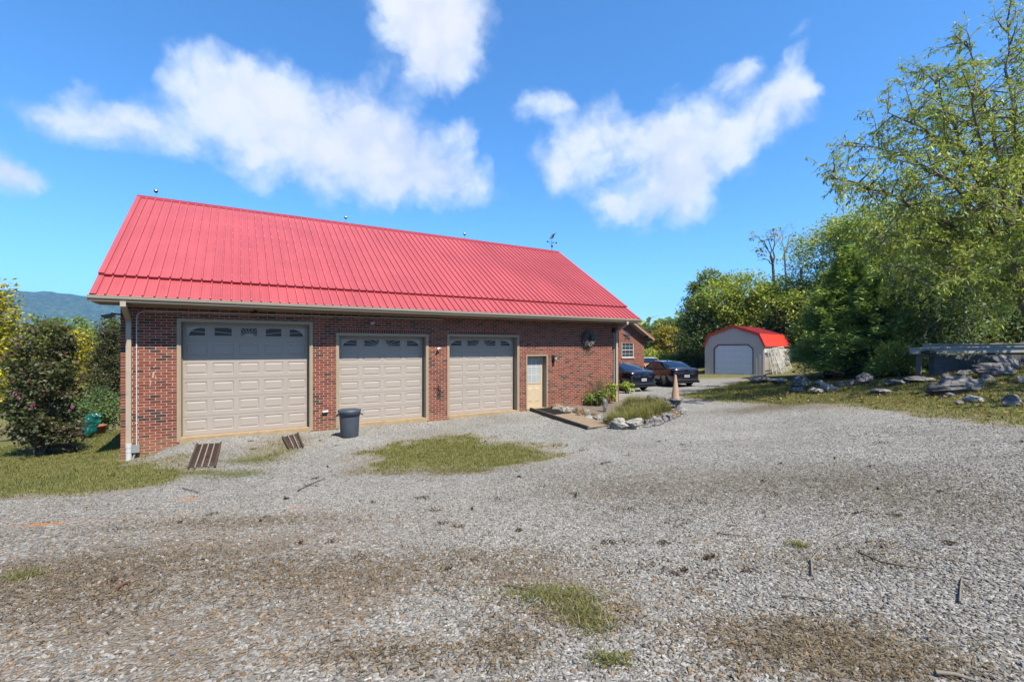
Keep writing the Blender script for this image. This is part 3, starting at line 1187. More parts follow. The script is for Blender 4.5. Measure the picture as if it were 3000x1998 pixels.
jm.box(b - fr, b + .001, -.014, REV + .04, -.02, top)
jm.box(a + fr, b - fr, -.014, REV + .04, top - fr, top + .001)
jm.build('door_frame', M_TRIM, E)
kn = MB()
kn.tube([(x0 + .06, yf, .93), (x0 + .06, yf - .05, .93)], .012, 8)
kn.lathe([(0, -.03), (.02, -.028), (.03, -.012), (.03, .012), (.02, .028), (0, .03)], 12, (x0 + .06, yf - .065, .93))
kn.build('door_knob', mat('brass', (.30, .20, .08), .35, metal=.8), E)
MB().box(a + .002, b - .002, -.06, REV + .05, -.30, .008).build('door_sill', M_CONC, E)

# ---- roof
EV_D, EV_Z = -.63, 3.495
RG_D, RG_Z = 5.02, 7.22
SL = (RG_Z - EV_Z) / (RG_D - EV_D)
RW0, RW1 = -2.84, w_at(1872, EV_D)
BR_D = .16


def roof_z(d):
    return EV_Z + SL * (d - EV_D)


nrm_y, nrm_z = -SL / math.hypot(1, SL), 1 / math.hypot(1, SL)


def panel(x0, x1, d0, d1, lift, rib=.222, name='roof_panel'):
    """ribbed sheet: a trapezoid rib at every pitch and two stiffener beads between"""
    prof = []
    x = x0
    n = round((x1 - x0) / rib)
    for k in range(n):
        b0 = x0 + k * rib
        prof += [(b0, 0), (b0 + .008, .036), (b0 + .036, .036), (b0 + .044, 0), (b0 + .100, 0), (b0 + .106, .004), (b0 + .116, .004), (b0 + .122, 0),
                 (b0 + .160, 0), (b0 + .166, .004), (b0 + .176, .004), (b0 + .182, 0)]
    prof.append((x1, 0))
    vs, fs = [], []
    for d in (d0, d1):
        z = roof_z(d)
        for (px_, h) in prof:
            hh = h + lift
            vs.append((px_, d + nrm_y * hh, z + nrm_z * hh))
    n = len(prof)
    for i in range(n - 1):
        fs.append((i, i + 1, n + i + 1, n + i))
    # thickness: folded lower edge
    vs2 = [(px_, d0 + nrm_y * (h + lift - .012), roof_z(d0) + nrm_z * (h + lift - .012)) for (px_, h) in prof]
    base = len(vs)
    vs += vs2
    for i in range(n - 1):
        fs.append((i + 1, i, base + i, base + i + 1))
    return MB().add(vs, fs).build(name, M_ROOF, G)


RIB = .222
x = RW0
while x < RW1 - .05:
    x2 = min(x + 4 * RIB, RW1)
    panel(x, x2, EV_D - .03, BR_D + .12, .012)
    panel(x, x2, BR_D - .02, RG_D - .02, .075)
    x = x2
deck = MB()                                            # roof deck under the sheets, and the plain rear slope
deck.prism([(EV_D, EV_Z - .02), (RG_D, RG_Z - .02), (2 * RG_D - EV_D, EV_Z - .02), (2 * RG_D - EV_D, EV_Z - .12), (RG_D, RG_Z - .14), (EV_D, EV_Z - .12)], 'x', RW0 + .03, RW1 - .03)
deck.build('roof_deck', M_TRIM, G)
back = MB()
xx = RW0
while xx < RW1 - .01:
    x2 = min(xx + RIB, RW1)
    for (u0, u1, h) in ((xx, xx + .045, .03), (xx + .045, x2, .012)):
        vs = []
        for (d, z) in ((RG_D, RG_Z + .01), (2 * RG_D - EV_D + .03, EV_Z - .01)):
            vs += [(u0, d, z + h), (u1, d, z + h)]
        back.add(vs, [(0, 1, 3, 2)])
    xx = x2
back.build('rear_roof_slope', M_ROOF, G)
st = MB()                                              # step flashing between lower and upper sheets
zz = roof_z(BR_D - .03)
st.bar((RW0 - .012, BR_D - .03 + nrm_y * .035, zz + nrm_z * .035), (RW1 + .012, BR_D - .03 + nrm_y * .035, zz + nrm_z * .035), .028, .088, up=(0, nrm_y, nrm_z))
st.build('roof_step_flashing', M_ROOFD, G)
rc = MB()                                              # ridge cap
rc.prism([(RG_D - .17, RG_Z - .17 * SL + .10), (RG_D - .17, RG_Z - .17 * SL + .125), (RG_D - .03, RG_Z + .125), (RG_D + .03, RG_Z + .125),
          (RG_D + .17, RG_Z - .17 * SL + .125), (RG_D + .17, RG_Z - .17 * SL + .09)], 'x', RW0 - .02, RW1 + .02)
rc.build('ridge_cap', M_ROOFD, G)
for (xa, xb) in ((RW0 - .03, RW0 + .085), (RW1 - .085, RW1 + .03)):   # rake trim along the gable edges
    for (d0, d1, lift) in ((EV_D - .03, BR_D - .02, .045), (BR_D - .03, RG_D - .01, .108)):
        m = MB()
        pts = []
        for d in (d0, d1):
            z = roof_z(d)
            for h in (lift, lift - .012):
                for x in (xa, xb):
                    pts.append((x, d + nrm_y * h, z + nrm_z * h))
        m.add(pts, [(0, 1, 5, 4), (2, 6, 7, 3), (0, 4, 6, 2), (1, 3, 7, 5), (0, 2, 3, 1), (4, 5, 7, 6)])
        x = xa if xa < 0 else xb
        z0, z1 = roof_z(d0), roof_z(d1)
        xo = (xa, xa + .012) if xa < 0 else (xb - .012, xb)
        m.prism([(d0, z0 - .10), (d1, z1 - .10), (d1, z1 + lift * nrm_z), (d0, z0 + lift * nrm_z)], 'x', *xo)
        m.build('rake_trim', M_ROOF, G)
# screws along the ribs
scr = MB()
x = RW0 + .024
while x < RW1:
    d = EV_D + .02
    k = 0
    while d < RG_D - .2:
        lf = .048 if d < BR_D - .05 else .111
        if abs(d - BR_D) > .1:
            z = roof_z(d)
            y_, z_ = d + nrm_y * lf, z + nrm_z * lf
            scr.add([(x - .011, y_ - .012, z_ - .009), (x + .011, y_ - .012, z_ - .009), (x + .011, y_ + .008, z_ + .005), (x - .011, y_ + .008, z_ + .005), (x, y_ - .004, z_ + .012)],
                    [(0, 1, 4), (1, 2, 4), (2, 3, 4), (3, 0, 4)])
        d += .52
    x += RIB
o = scr.build('roof_screws', M_ROOFD, G)
o['kind'] = 'stuff'
# gables
gb = MB()
for (xa, xb) in ((WL + .02, WL + .14), (WR - .14, WR - .02)):
    gb.prism([(-.02, ZT + .002), (DEPTH, ZT + .002), (DEPTH, roof_z(0) - .16), (RG_D, RG_Z - .16), (-.02, roof_z(0) - .18)], 'x', xa, xb)
    x_ = xa - .012 if xa < 0 else xb + .012
    n = 44
    for k in range(n):
        y = DEPTH * k / n
        zt = (roof_z(y) if y < RG_D else roof_z(2 * RG_D - y)) - .2
        gb.box(min(x_, x_ + .01), max(x_, x_ + .01), y, y + .03, ZT + .003, max(zt, ZT + .02))
gb.build('gable_siding', M_TRIM, G)
# soffit boards, fascia, gutter
so = MB()
so.box(RW0 + .02, RW1 - .02, EV_D + .04, .02, 3.325, 3.333)
x = RW0 + .03
while x < RW1 - .1:
    so.box(x, x + .085, EV_D + .04, .018, 3.312, 3.3248)
    x += .098
so.build('soffit', M_SOFFIT, G)
for (xa, xb) in ((RW0 + .001, WL - .002), (WR + .002, RW1 - .001)):   # boxed ends of the overhang
    m = MB()
    m.prism([(EV_D, 3.326), (EV_D, EV_Z - .03), (.4, roof_z(.4) - .13), (.4, 3.40), (.0, 3.334)], 'x', xa if xa < 0 else xb - .02, xa + .02 if xa < 0 else xb)
    m.build('rake_board', M_TRIM, G)
    m = MB()                                           # underside of the gable overhang
    m.prism([(.42, 3.38), (RG_D, RG_Z - .15), (2 * RG_D - EV_D - .1, EV_Z - .13), (2 * RG_D - EV_D - .1, EV_Z - .15), (RG_D, RG_Z - .17), (.42, 3.36)], 'x', xa + .02 if xa < 0 else xa, xb if xa < 0 else xb - .02)
    m.build('gable_soffit', M_SOFFIT, G)
MB().box(RW0 + .01, RW1 - .01, EV_D + .005, EV_D + .03, 3.326, EV_Z - .03).build('fascia', M_TRIM, G)
gut = MB()
y0 = EV_D - .002
prof = [(y0, 3.345), (y0 - .075, 3.345), (y0 - .082, 3.372), (y0 - .098, 3.392), (y0 - .118, 3.415), (y0 - .122, 3.455), (y0 - .128, 3.462), (y0 - .128, 3.478), (y0 - .112, 3.478), (y0 - .112, 3.46),
        (y0 - .108, 3.42), (y0 - .09, 3.40), (y0 - .075, 3.375), (y0 - .068, 3.355), (y0 - .006, 3.355), (y0 - .006, 3.47), (y0, 3.47)]
gut.prism(prof, 'x', RW0 - .05, RW1 + .03)
for x in (RW0 - .054, RW1 + .0305):                    # end caps
    gut.prism([(y0, 3.344), (y0 - .076, 3.344), (y0 - .10, 3.392), (y0 - .125, 3.42), (y0 - .129, 3.479), (y0, 3.479)], 'x', x, x + .0035)
gut.build('gutter', M_GUTTER, G)


def downspout(w, zlow, sgn):
    D = empty('downspout')
    D.parent = G
    m = MB()
    s = .055
    yo = -.075
    m.bar((w, y0 - .06, 3.36), (w, y0 - .06, 3.24), .105, .08, up=(0, 1, 0))
    m.build('outlet', M_SPOUT, D)
    m = MB()
    m.bar((w, y0 - .062, 3.285), (w, yo, 2.965), .105, .085, up=(0, 1, 0))
    m.build('elbow', M_SPOUT, D)
    m = MB()
    m.bar((w, yo, 3.02), (w, yo, zlow), .103, .078, up=(0, 1, 0))
    for k in range(4):
        m.box(w - .056, w + .056, yo - .042, yo + .042, 2.86 + k * .025, 2.868 + k * .025)
    m.build('pipe', M_SPOUT, D)
    return D


wd1 = w_at(377, -.08)
d1 = downspout(wd1, -.20, 1)
m = MB()
m.tube([(wd1, -.08, -.04), (wd1, -.08, -.17), (wd1, -.08, -.60)], .062, 14)
m.tube([(wd1, -.08, -.02), (wd1, -.08, -.12)], .068, 14)
m.tube([(wd1, -.08, -.20), (wd1, -.08, -.235)], .066, 14)
m.build('drain_pipe', M_WHITE, d1)
wd2 = w_at(1806, -.08)
downspout(wd2, -.05, -1)

# conduits, boxes, lights
m = MB()
wc = w_at(400, -.03)
zc_top = 3.14
m.tube([(wc, -.03, -.12), (wc, -.03, zc_top - .1), (wc + .02, -.03, zc_top - .03), (wc + .08, -.03, zc_top + .03), (wc + .17, -.03, zc_top + .055), (wc + 3.6, -.03, zc_top + .07), (wc + 8, -.03, zc_top + .09)], .0135, 8)
for z in (2.3, 1.35, .45):
    m.box(wc - .03, wc + .03, -.045, -.006, z - .006, z + .006)
m.build('conduit', M_WHITE, G)
jb = MB()
wb = w_at(398, -.06)
jb.box(wb - .075, wb + .075, -.11, -.005, -.24, -.085)
jb.box(wb - .08, wb + .08, -.122, -.11, -.25, -.075)
jb.build('junction_box', M_GREY, G)
m = MB()
m.tube([(wb - .01, -.06, -.24), (wb - .03, -.07, -.32), (wb - .06, -.10, -.42), (wb - .07, -.11, -.62)], .024, 8)
m.build('conduit', M_GREY, G)
m = MB()
wr = w_at(1799, -.03)
m.tube([(wr, -.03, 3.0), (wr, -.03, .72), (wr - .04, -.05, .60), (wr - .26, -.06, .33), (wr - .29, -.06, .27), (wr - .29, -.06, -.05)], .014, 8)
m.build('conduit', M_WHITE, G)
m = MB()
m.box(wr - .11, wr - .01, -.12, -.006, 2.93, 3.10)
m.build('junction_box', M_BLACK, G)
fl = MB()                                              # flood light at the left corner
fx_, fz = WL - .06, 3.07
fl.bar((fx_ + .10, .02, fz + .02), (fx_ - .10, -.10, fz + .04), .035, .035)
fl.bar((fx_ - .02, -.10, fz + .02), (fx_ - .26, -.16, fz - .04), .16, .05, up=(.2, .1, 1))
fl.bar((fx_ - .04, -.11, fz - .02), (fx_ - .22, -.155, fz - .075), .12, .05, up=(.2, .1, 1))
fl.build('flood_light', mat('bronze_light', (.10, .085, .07), .4), G)


def sensor(px, py, name):
    w, z = w_at(px, -.06), z_at(px, py, -.06)
    m = MB()
    m.box(w - .03, w + .03, -.03, -.004, z - .03, z + .03)
    m.tube([(w, -.03, z), (w - .01, -.075, z + .005)], .014, 8)
    m.tube([(w + .05, -.10, z + .02), (w - .02, -.09, z + .01), (w - .06, -.12, z - .03)], [.026, .036, .03], 10)
    return m.build(name, M_WHITE, G)


sensor(1092, 947, 'security_camera')
sensor(1285, 1022, 'security_camera')
w, z = w_at(746, -.03), z_at(746, 905, -.03)
m = MB()
m.tube([(w, -.18, 3.31), (w, -.18, 3.27)], .03, 10)
m.tube([(w + .05, -.16, 3.27), (w, -.19, 3.25), (w - .06, -.24, 3.23)], [.04, .045, .035], 10)
m.build('soffit_light', M_BLACK, G)
w, z = w_at(953, -.03), z_at(953, 1206, -.03)
m = MB()
m.tube([(w - .075, -.05, z), (w + .075, -.055, z + .005)], [.032, .036], 10)
m.box(w - .05, w + .06, -.03, -.003, z - .03, z + .03)
m.build('outlet_cover', M_WHITE, G)
# wall lantern beside the entry door
L = empty('wall_lantern')
L.parent = G
w, z = w_at(1622, -.06), z_at(1622, 1050, -.06)
m = MB()
m.box(w - .05, w + .05, -.025, -.003, z - .12, z + .13)
m.tube([(w, -.02, z + .02), (w + .02, -.09, z + .06), (w + .03, -.13, z + .02)], .012, 6)
m.lathe([(.07, .0), (.04, .04), (.0, .07)], 8, (w + .04, -.13, z + .06))
m.build('bracket', M_BLACK, L)
m = MB()
m.lathe([(.03, -.10), (.055, -.06), (.06, .0), (.055, .055)], 10, (w + .04, -.13, z))
m.build('lamp_shade', mat('lamp_glass', (.62, .55, .40), .3), L)
m = MB()
m.tube([(w, -.02, z - .1), (w, -.05, z - .17)], [.03, .012], 8)
m.build('finial', M_BLACK, L)
# iron scroll ornament on the pier between the doors
m = MB()
w, z = w_at(1284, -.03), z_at(1284, 1145, -.03)
rr = random.Random(3)
for k in range(9):
    a0 = rr.uniform(0, 6.28)
    px_, pz_ = rr.uniform(-.10, .10), rr.uniform(-.16, .16)
    pts = []
    for q in range(9):
        r_ = .02 + .055 * q / 8
        pts.append((w + px_ + r_ * math.cos(a0 + q * .6), -.02 - .004 * q, z + pz_ + r_ * math.sin(a0 + q * .6)))
    m.tube(pts, .006, 5)
m.tube([(w, -.02, z - .25), (w + .01, -.02, z + .22)], .008, 6)
iron = m.build('iron_wall_ornament', M_BLACK)
iron.matrix_world = Matrix.Translation((FX, FY, 0)) @ Matrix.Rotation(PHI, 4, 'Z')
lab(iron, 'black wrought iron scroll ornament on the brick pier between two garage doors', 'ornament')
# wreath
wr_ = empty('wreath', local(w_at(1722, -.05), -.05, z_at(1722, 989, -.05)), PHI)
wr_.scale = (.86, .86, .86)
lab(wr_, 'grey frosted leaf wreath hung on the brick wall by the downspout', 'wreath')
rr = random.Random(8)
m1, m2 = MB(), MB()
ring = [(.24 * math.cos(6.2832 * k / 24), 0, .27 * math.sin(6.2832 * k / 24)) for k in range(25)]
m1.tube(ring, .045, 8)
for k in range(520):
    a_ = rr.uniform(0, 6.2832)
    r0 = rr.uniform(.17, .31)
    out = rr.uniform(-.25, 1.0)
    p = Vector((r0 * math.cos(a_), -.03 - rr.uniform(0, .07), 1.12 * r0 * math.sin(a_)))
    d = Vector((math.cos(a_) * out + rr.uniform(-.6, .6), -rr.uniform(0, .5), math.sin(a_) * out + rr.uniform(-.6, .6))).normalized()
    l = rr.uniform(.07, .15)
    sd = d.cross(Vector((0, -1, .2))).normalized() * l * .16
    m2.add([p - sd * .4, p + d * l * .5 - sd, p + d * l, p + d * l * .5 + sd], [(0, 1, 2, 3)])
m1.build('ring', mat('wreath_dark', (.045, .05, .045), .8), wr_)
m2.build('leaves', mat('wreath_leaf', (.17, .18, .17), .6, var=.5, vscale=30), wr_)

# ---- things on the ridge
def ridge_pt(px):
    w = w_at(px, RG_D)
    return local(w, RG_D, RG_Z + .12)


M_STEEL = mat('galvanised', (.55, .56, .57), .35, metal=.7, var=.15)
M_DKSTEEL = mat('dark_ornament', (.05, .05, .055), .4, metal=.5)
for px, lb in ((457, 'lightning rod with a ball at the end of the ridge without a weathervane'), (1013, 'lightning rod with a ball in the middle of the red ridge'), (1361, 'lightning rod with a ball just beside the small red gable peak')):
    p = ridge_pt(px)
    R_ = empty('lightning_rod', p, PHI)
    lab(R_, lb, 'lightning rod', 'lightning rods along the ridge')
    MB().tube([(0, 0, -.06), (0, 0, .17)], .009, 6).build('rod', M_STEEL, R_)
    m = MB()
    m.lathe([(0, .15), (.03, .16), (.055, .19), (.06, .215)], 14)
    m.build('lower_ball_half', M_DKSTEEL, R_)
    m = MB()
    m.lathe([(.06, .215), (.052, .245), (.03, .27), (0, .278)], 14)
    m.build('upper_ball_half', M_STEEL, R_)
p = ridge_pt(1617)
Wv = empty('weathervane', p, PHI)
lab(Wv, 'dark weathervane with a spread-winged bird on the far end of the ridge', 'weathervane')
m = MB()
m.tube([(0, 0, -.06), (0, 0, .62)], .010, 6)
m.lathe([(0, .16), (.045, .18), (.06, .22), (.045, .26), (0, .28)], 10)
m.build('mast', M_DKSTEEL, Wv)
m = MB()
m.bar((-.28, 0, .42), (.28, 0, .42), .012, .012)
m.bar((0, -.2, .36), (0, .2, .36), .012, .012)
for sx in (-.28, .28):
    m.box(sx - .04, sx + .04, -.006, .006, .38, .46)
m.build('compass_arms', M_DKSTEEL, Wv)
m = MB()                                               # bird: body, tail and two raised wings
m.tube([(-.16, 0, .58), (-.08, 0, .64), (.02, 0, .68), (.10, 0, .70), (.15, 0, .69)], [.012, .035, .045, .028, .008], 8)
for sy in (-1, 1):
    m.add([(-.06, sy * .02, .67), (.06, sy * .02, .69), (.14, sy * .10, .86), (.20, sy * .16, .93), (.02, sy * .10, .82)], [(0, 1, 2, 3, 4)])
m.add([(-.14, 0, .60), (-.26, -.05, .55), (-.28, .05, .55)], [(0, 1, 2)])
m.build('bird', M_DKSTEEL, Wv)

# ------------------------------------------------------------------ brick house behind the garage (same frame)
HS = empty('brick_house', (FX, FY, 0), PHI)
lab(HS, 'red brick house wing with a small window set back behind the garage', 'house')
HD = 8.2                                               # its gable wall stands this far behind the garage front
HR = w_at(1887, HD)
HL = HR - 10.6
HE = 3.10                                              # wall top
HM = .565                                              # roof pitch
HCX = (HL + HR) / 2
wx0, wx1 = w_at(1822, HD), w_at(1857, HD)
wz0, wz1 = z_at(1840, 1047, HD), z_at(1840, 1004, HD)
m = MB()
ht = lambda x: HE + HM * (HR - x)
for poly in ([(HL, -.5), (wx0, -.5), (wx0, ht(wx0)), (HCX, ht(HCX)), (HL, HE)], [(wx1, -.5), (HR, -.5), (HR, HE), (wx1, ht(wx1))],
             [(wx0, -.5), (wx1, -.5), (wx1, wz0), (wx0, wz0)], [(wx0, wz1), (wx1, wz1), (wx1, ht(wx1)), (wx0, ht(wx0))]):
    m.prism(poly, 'y', HD + .004, HD + .25)
m.box(HR - .25, HR - .011, HD + .251, HD + 9, -.5, HE)
m.box(HL + .011, HL + .25, HD + .251, HD + 9, -.5, HE)
m.build('wall', M_MORTAR, HS)
wx0, wx1 = w_at(1822, HD), w_at(1857, HD)
wz0, wz1 = z_at(1840, 1047, HD), z_at(1840, 1004, HD)
items, near_b = [], []
k = 0
while -.4 + k * BH < HE + HM * (HR - HCX) - BH:
    z0 = -.4 + k * BH
    lim = HR if z0 + BH < HE else HR - (z0 + BH - HE) / HM
    lil = HL if z0 + BH < HE else HL + (z0 + BH - HE) / HM
    x = HL - (BL / 2 if k % 2 else 0)
    while x < lim:
        c0, c1 = max(x, lil), min(x + BL, lim)
        segs = [(c0, c1)]
        if wz0 - .02 < z0 + BH / 2 < wz1 + .02:
            segs = [(c0, min(c1, wx0)), (max(c0, wx1), c1)]
        for s0, s1 in segs:
            if s1 - s0 > .04:
                it = (s0 + MJ / 2, s1 - MJ / 2, HD, HD + .06, z0 + MJ / 2, z0 + BH - MJ / 2, R0.uniform(.4, 1.0) if R0.random() > .06 else .16)
                items.append(it)
        x += BL
    k += 1
items += side_bricks(HD + .07, HD + 9, -.4, HE, HR - .06, HR)
V, Q, T = brick_boxes(items)
o = link('brickwork', np_mesh('brickwork', V, Q, {'tone': T}), M_BRICK, HS)
o['kind'] = 'stuff'
Wn = empty('window')
Wn.parent = HS
MB().box(wx0, wx1, HD + .07, HD + .075, wz0, wz1).build('pane', mat('blue_glass', (.06, .075, .10), .06, spec=.8), Wn)
m = MB()
m.box(wx0, wx0 + .05, HD + .02, HD + .069, wz0, wz1)
m.box(wx1 - .05, wx1, HD + .02, HD + .069, wz0, wz1)
m.box(wx0 + .05, wx1 - .05, HD + .02, HD + .069, wz1 - .05, wz1)
m.box(wx0 + .05, wx1 - .05, HD + .02, HD + .069, wz0, wz0 + .05)
zm = (wz0 + wz1) / 2
m.box(wx0 + .05, wx1 - .05, HD + .035, HD + .069, zm - .025, zm + .025)
m.build('frame', M_WHITE, Wn)
m = MB()
for q in (1, 2):
    x = wx0 + (wx1 - wx0) * q / 3
    m.box(x - .007, x + .007, HD + .055, HD + .0695, wz0 + .05, zm - .025)
    m.box(x - .007, x + .007, HD + .055, HD + .0695, zm + .025, wz1 - .05)
for z in ((wz0 + zm) / 2, (wz1 + zm) / 2):
    m.box(wx0 + .05, wx1 - .05, HD + .057, HD + .069, z - .010, z + .010)
m.build('muntin', M_WHITE, Wn)
m = MB()
m.box(wx0 - .05, wx1 + .05, HD - .05, HD + .06, wz0 - .075, wz0 - .003)
m.build('sill', mat('pale_sill', (.62, .56, .50), .7), Wn)
# roof
ov = .45
rt = HE + .12
mm = MB()
er, el_ = HR + .55, HL - .55
zr = rt + HM * (HR - HCX)
ze = rt - HM * .55
mm.prism([(HCX, zr + .04), (er, ze + .04), (er, ze), (HCX, zr)], 'y', HD - ov - .02, HD + 9.3)
mm.prism([(HCX, zr + .04), (el_, ze + .04), (el_, ze), (HCX, zr)], 'y', HD - ov - .02, HD + 9.3)
rf = mm.build('roof', M_ROOF, HS)
mm = MB()
mm.prism([(HCX, zr - .002), (er - .01, ze - .002), (er - .01, ze - .16), (HCX, zr - .16)], 'y', HD - ov, HD - ov + .03)
mm.prism([(HCX, zr - .002), (el_ + .01, ze - .002), (el_ + .01, ze - .16), (HCX, zr - .16)], 'y', HD - ov, HD - ov + .03)
mm.box(er - .04, er - .012, HD - ov + .031, HD + 9.2, ze - .17, ze - .004)
mm.build('fascia', M_TRIM, HS)
mm = MB()                                              # soffits with the boxed return at the eave
mm.prism([(HCX, zr - .13), (HR, rt - .13), (HR, rt - .15), (HCX, zr - .15)], 'y', HD - ov + .031, HD - .001)
mm.prism([(HR, HE - .13), (er - .041, HE - .16), (er - .041, ze - .01), (HR, rt - .13)], 'y', HD - ov + .031, HD - ov + .06)
mm.box(HR + .001, er - .041, HD - ov + .061, HD + 9, HE - .17, HE - .15)
mm.build('soffit', mat('white_soffit', (.62, .55, .47), .6), HS)
# the taller block farther back: its red gable peak just clears the garage ridge
PD = HD + 4.0
pk = w_at(1397, PD)
pz = z_at(1397, 702, PD)
mm = MB()
hw = 4.6
mm.prism([(pk, pz), (pk + hw, pz - HM * hw), (pk + hw, pz - HM * hw - .12), (pk, pz - .14), (pk - hw, pz - HM * hw - .12), (pk - hw, pz - HM * hw)], 'y', PD, PD + 6)
mm.build('upper_roof', M_ROOFD, HS)
mm = MB()
mm.prism([(pk, pz - .14), (pk + hw - .5, pz - .1 - HM * hw), (pk + hw - .5, 0), (pk - hw + .5, 0), (pk - hw + .5, pz - .1 - HM * hw)], 'y', PD + .4, PD + 5.8)
mm.build('upper_wall', mat('plain_brick', (.23, .055, .04), .9, var=.3, vscale=12), HS)
# star on the wall
sx_, sz_ = w_at(1838, HD - .05), z_at(1838, 983, HD - .05)
S_ = MB()
pts = []
for q in range(10):
    r_ = .42 if q % 2 == 0 else .165
    a_ = math.pi / 2 + q * math.pi / 5 + .06
    pts.append((sx_ + r_ * math.cos(a_), HD - .02, sz_ + r_ * math.sin(a_)))
S_.add(pts + [(sx_, HD - .11, sz_)], [(q, (q + 1) % 10, 10) for q in range(10)])
S_.add(pts, [tuple(range(10))])
star = S_.build('barn_star', mat('star_metal', (.09, .10, .125), .45, metal=.4, var=.3, vscale=8))
star.matrix_world = Matrix.Translation((FX, FY, 0)) @ Matrix.Rotation(PHI, 4, 'Z')
lab(star, 'dark metal five-pointed star above the small window of the brick house', 'star')

# ------------------------------------------------------------------ shed with gambrel roof
A_ = Vector((15.64, 37.1, 0))
B_ = Vector((18.70, 33.9, 0))
SWd = (B_ - A_).length
srot = math.atan2(B_.y - A_.y, B_.x - A_.x)
SZ = .12
SH = empty('metal_shed', (A_.x, A_.y, SZ), srot)
lab(SH, 'beige metal shed with red gambrel roof and a white roll-up door', 'shed')
M_SHED = mat('shed_siding', (1.05, .95, .84), .5, var=.05, vscale=1)
M_SHRED = mat('shed_red_trim', (.75, .06, .045), .45, var=.08)
M_SHROOF = mat('shed_roof', (.75, .11, .12), .4, var=.06)
M_SHLOW = mat('shed_roof_lower', (.95, .09, .055), .45, var=.06)
Wd = SWd
ev, br, pkz = 2.42, 3.20, 3.84
bi = .34
SD = 7.0
front = [(0, -.4), (Wd, -.4), (Wd, ev), (Wd - bi, br), (Wd / 2, pkz), (bi, br), (0, ev)]
ox0, ox1, oz = .72, Wd - .76, 2.42
ch = .38
m = MB()
# front wall round the chamfered opening
for poly in ([(0, -.4), (ox0, -.4), (ox0, oz - ch), (ox0, ev), (0, ev)], [(ox1, -.4), (Wd, -.4), (Wd, ev), (ox1, ev)],
             [(0, ev), (ox0, ev), (ox1, ev), (Wd, ev), (Wd - bi, br), (Wd / 2, pkz), (bi, br)],
             [(ox0, oz - ch), (ox0 + ch, oz), (ox0, oz)], [(ox1, oz - ch), (ox1, oz), (ox1 - ch, oz)]):
    m.prism(poly, 'y', 0, .05)
m.box(0, .05, .051, SD, -.4, ev)
m.box(Wd - .05, Wd, .051, SD, -.4, ev)
m.prism(front, 'y', SD - .05, SD - .001)
# standing ribs of the siding
x = .06
while x < Wd - .05:
    zt = ev + (br - ev) * min(1, x / bi) if x < bi else (ev + (br - ev) * min(1, (Wd - x) / bi) if x > Wd - bi else br + (pkz - br) * (1 - abs(x - Wd / 2) / (Wd / 2 - bi)))
    if ox0 - .02 < x < ox1 + .02:
        c = max(ox0 + ch - x, x - (ox1 - ch), 0)
        zb_ = oz + .04 - c
    else:
        zb_ = -.4
    m.box(x, x + .035, -.016, -.0005, zb_, zt - .03)
    x += .225
y = .1
while y < SD:
    m.box(Wd + .0005, Wd + .015, y, y + .035, -.4, ev)
    y += .225
m.build('siding', M_SHED, SH)
up, lo = MB(), MB()
for (p0, p1, mb) in (((Wd / 2, pkz), (Wd - bi, br), up), ((Wd - bi, br), (Wd + .10, ev - .18), lo), ((Wd / 2, pkz), (bi, br), up), ((bi, br), (-.10, ev - .18), lo)):
    dx, dz = p1[0] - p0[0], p1[1] - p0[1]
    l = math.hypot(dx, dz)
    nx, nz = (-dz / l, dx / l) if (-dz * 0 + dx) > 0 else (dz / l, -dx / l)
    if nz < 0:
        nx, nz = -nx, -nz
    e = .03
    mb.prism([(p0[0] + nx * .002, p0[1] + nz * .002), p1, (p1[0] + nx * e, p1[1] + nz * e), (p0[0] + nx * e, p0[1] + nz * e)], 'y', -.12, SD + .1)
    y = -.1
    while y < SD:
        mb.prism([(p0[0] + nx * e, p0[1] + nz * e), (p1[0] + nx * e, p1[1] + nz * e), (p1[0] + nx * (e + .018), p1[1] + nz * (e + .018)), (p0[0] + nx * (e + .018), p0[1] + nz * (e + .018))], 'y', y, y + .04)
        y += .23
up.build('upper_roof', M_SHROOF, SH)
lo.build('lower_roof', M_SHLOW, SH)
tr = MB()
o1 = [(-.13, ev - .20), (bi - .04, br + .06), (Wd / 2, pkz + .08), (Wd - bi + .04, br + .06), (Wd + .13, ev - .20)]
o2 = [(.02, ev - .12), (bi + .05, br - .10), (Wd / 2, pkz - .09), (Wd - bi - .05, br - .10), (Wd - .02, ev - .12)]
for q in range(4):
    tr.prism([o1[q], o1[q + 1], o2[q + 1], o2[q]], 'y', -.155, -.121)
tr.build('rake_trim', M_SHRED, SH)
tr = MB()
tw = .05
tr.box(ox0 - .005, ox0 + tw, -.03, -.017, -.4, oz - ch)
tr.box(ox1 - tw, ox1 + .005, -.03, -.017, -.4, oz - ch)
tr.box(ox0 + ch, ox1 - ch, -.03, -.017, oz - tw, oz + .005)
for (p, q) in (((ox0, oz - ch), (ox0 + ch, oz)), ((ox1, oz - ch), (ox1 - ch, oz))):
    tr.bar((p[0], -.0235, p[1]), (q[0], -.0235, q[1]), tw * 1.3, .0128, up=(0, 1, 0))
tr.build('door_trim', mat('dark_red_trim', (.13, .025, .02), .5), SH)
RD = empty('roll_up_door')
RD.parent = SH
M_SWHITE = mat('white_door_paint', (1.35, 1.40, 1.46), .4, var=.03)
nsec = 5
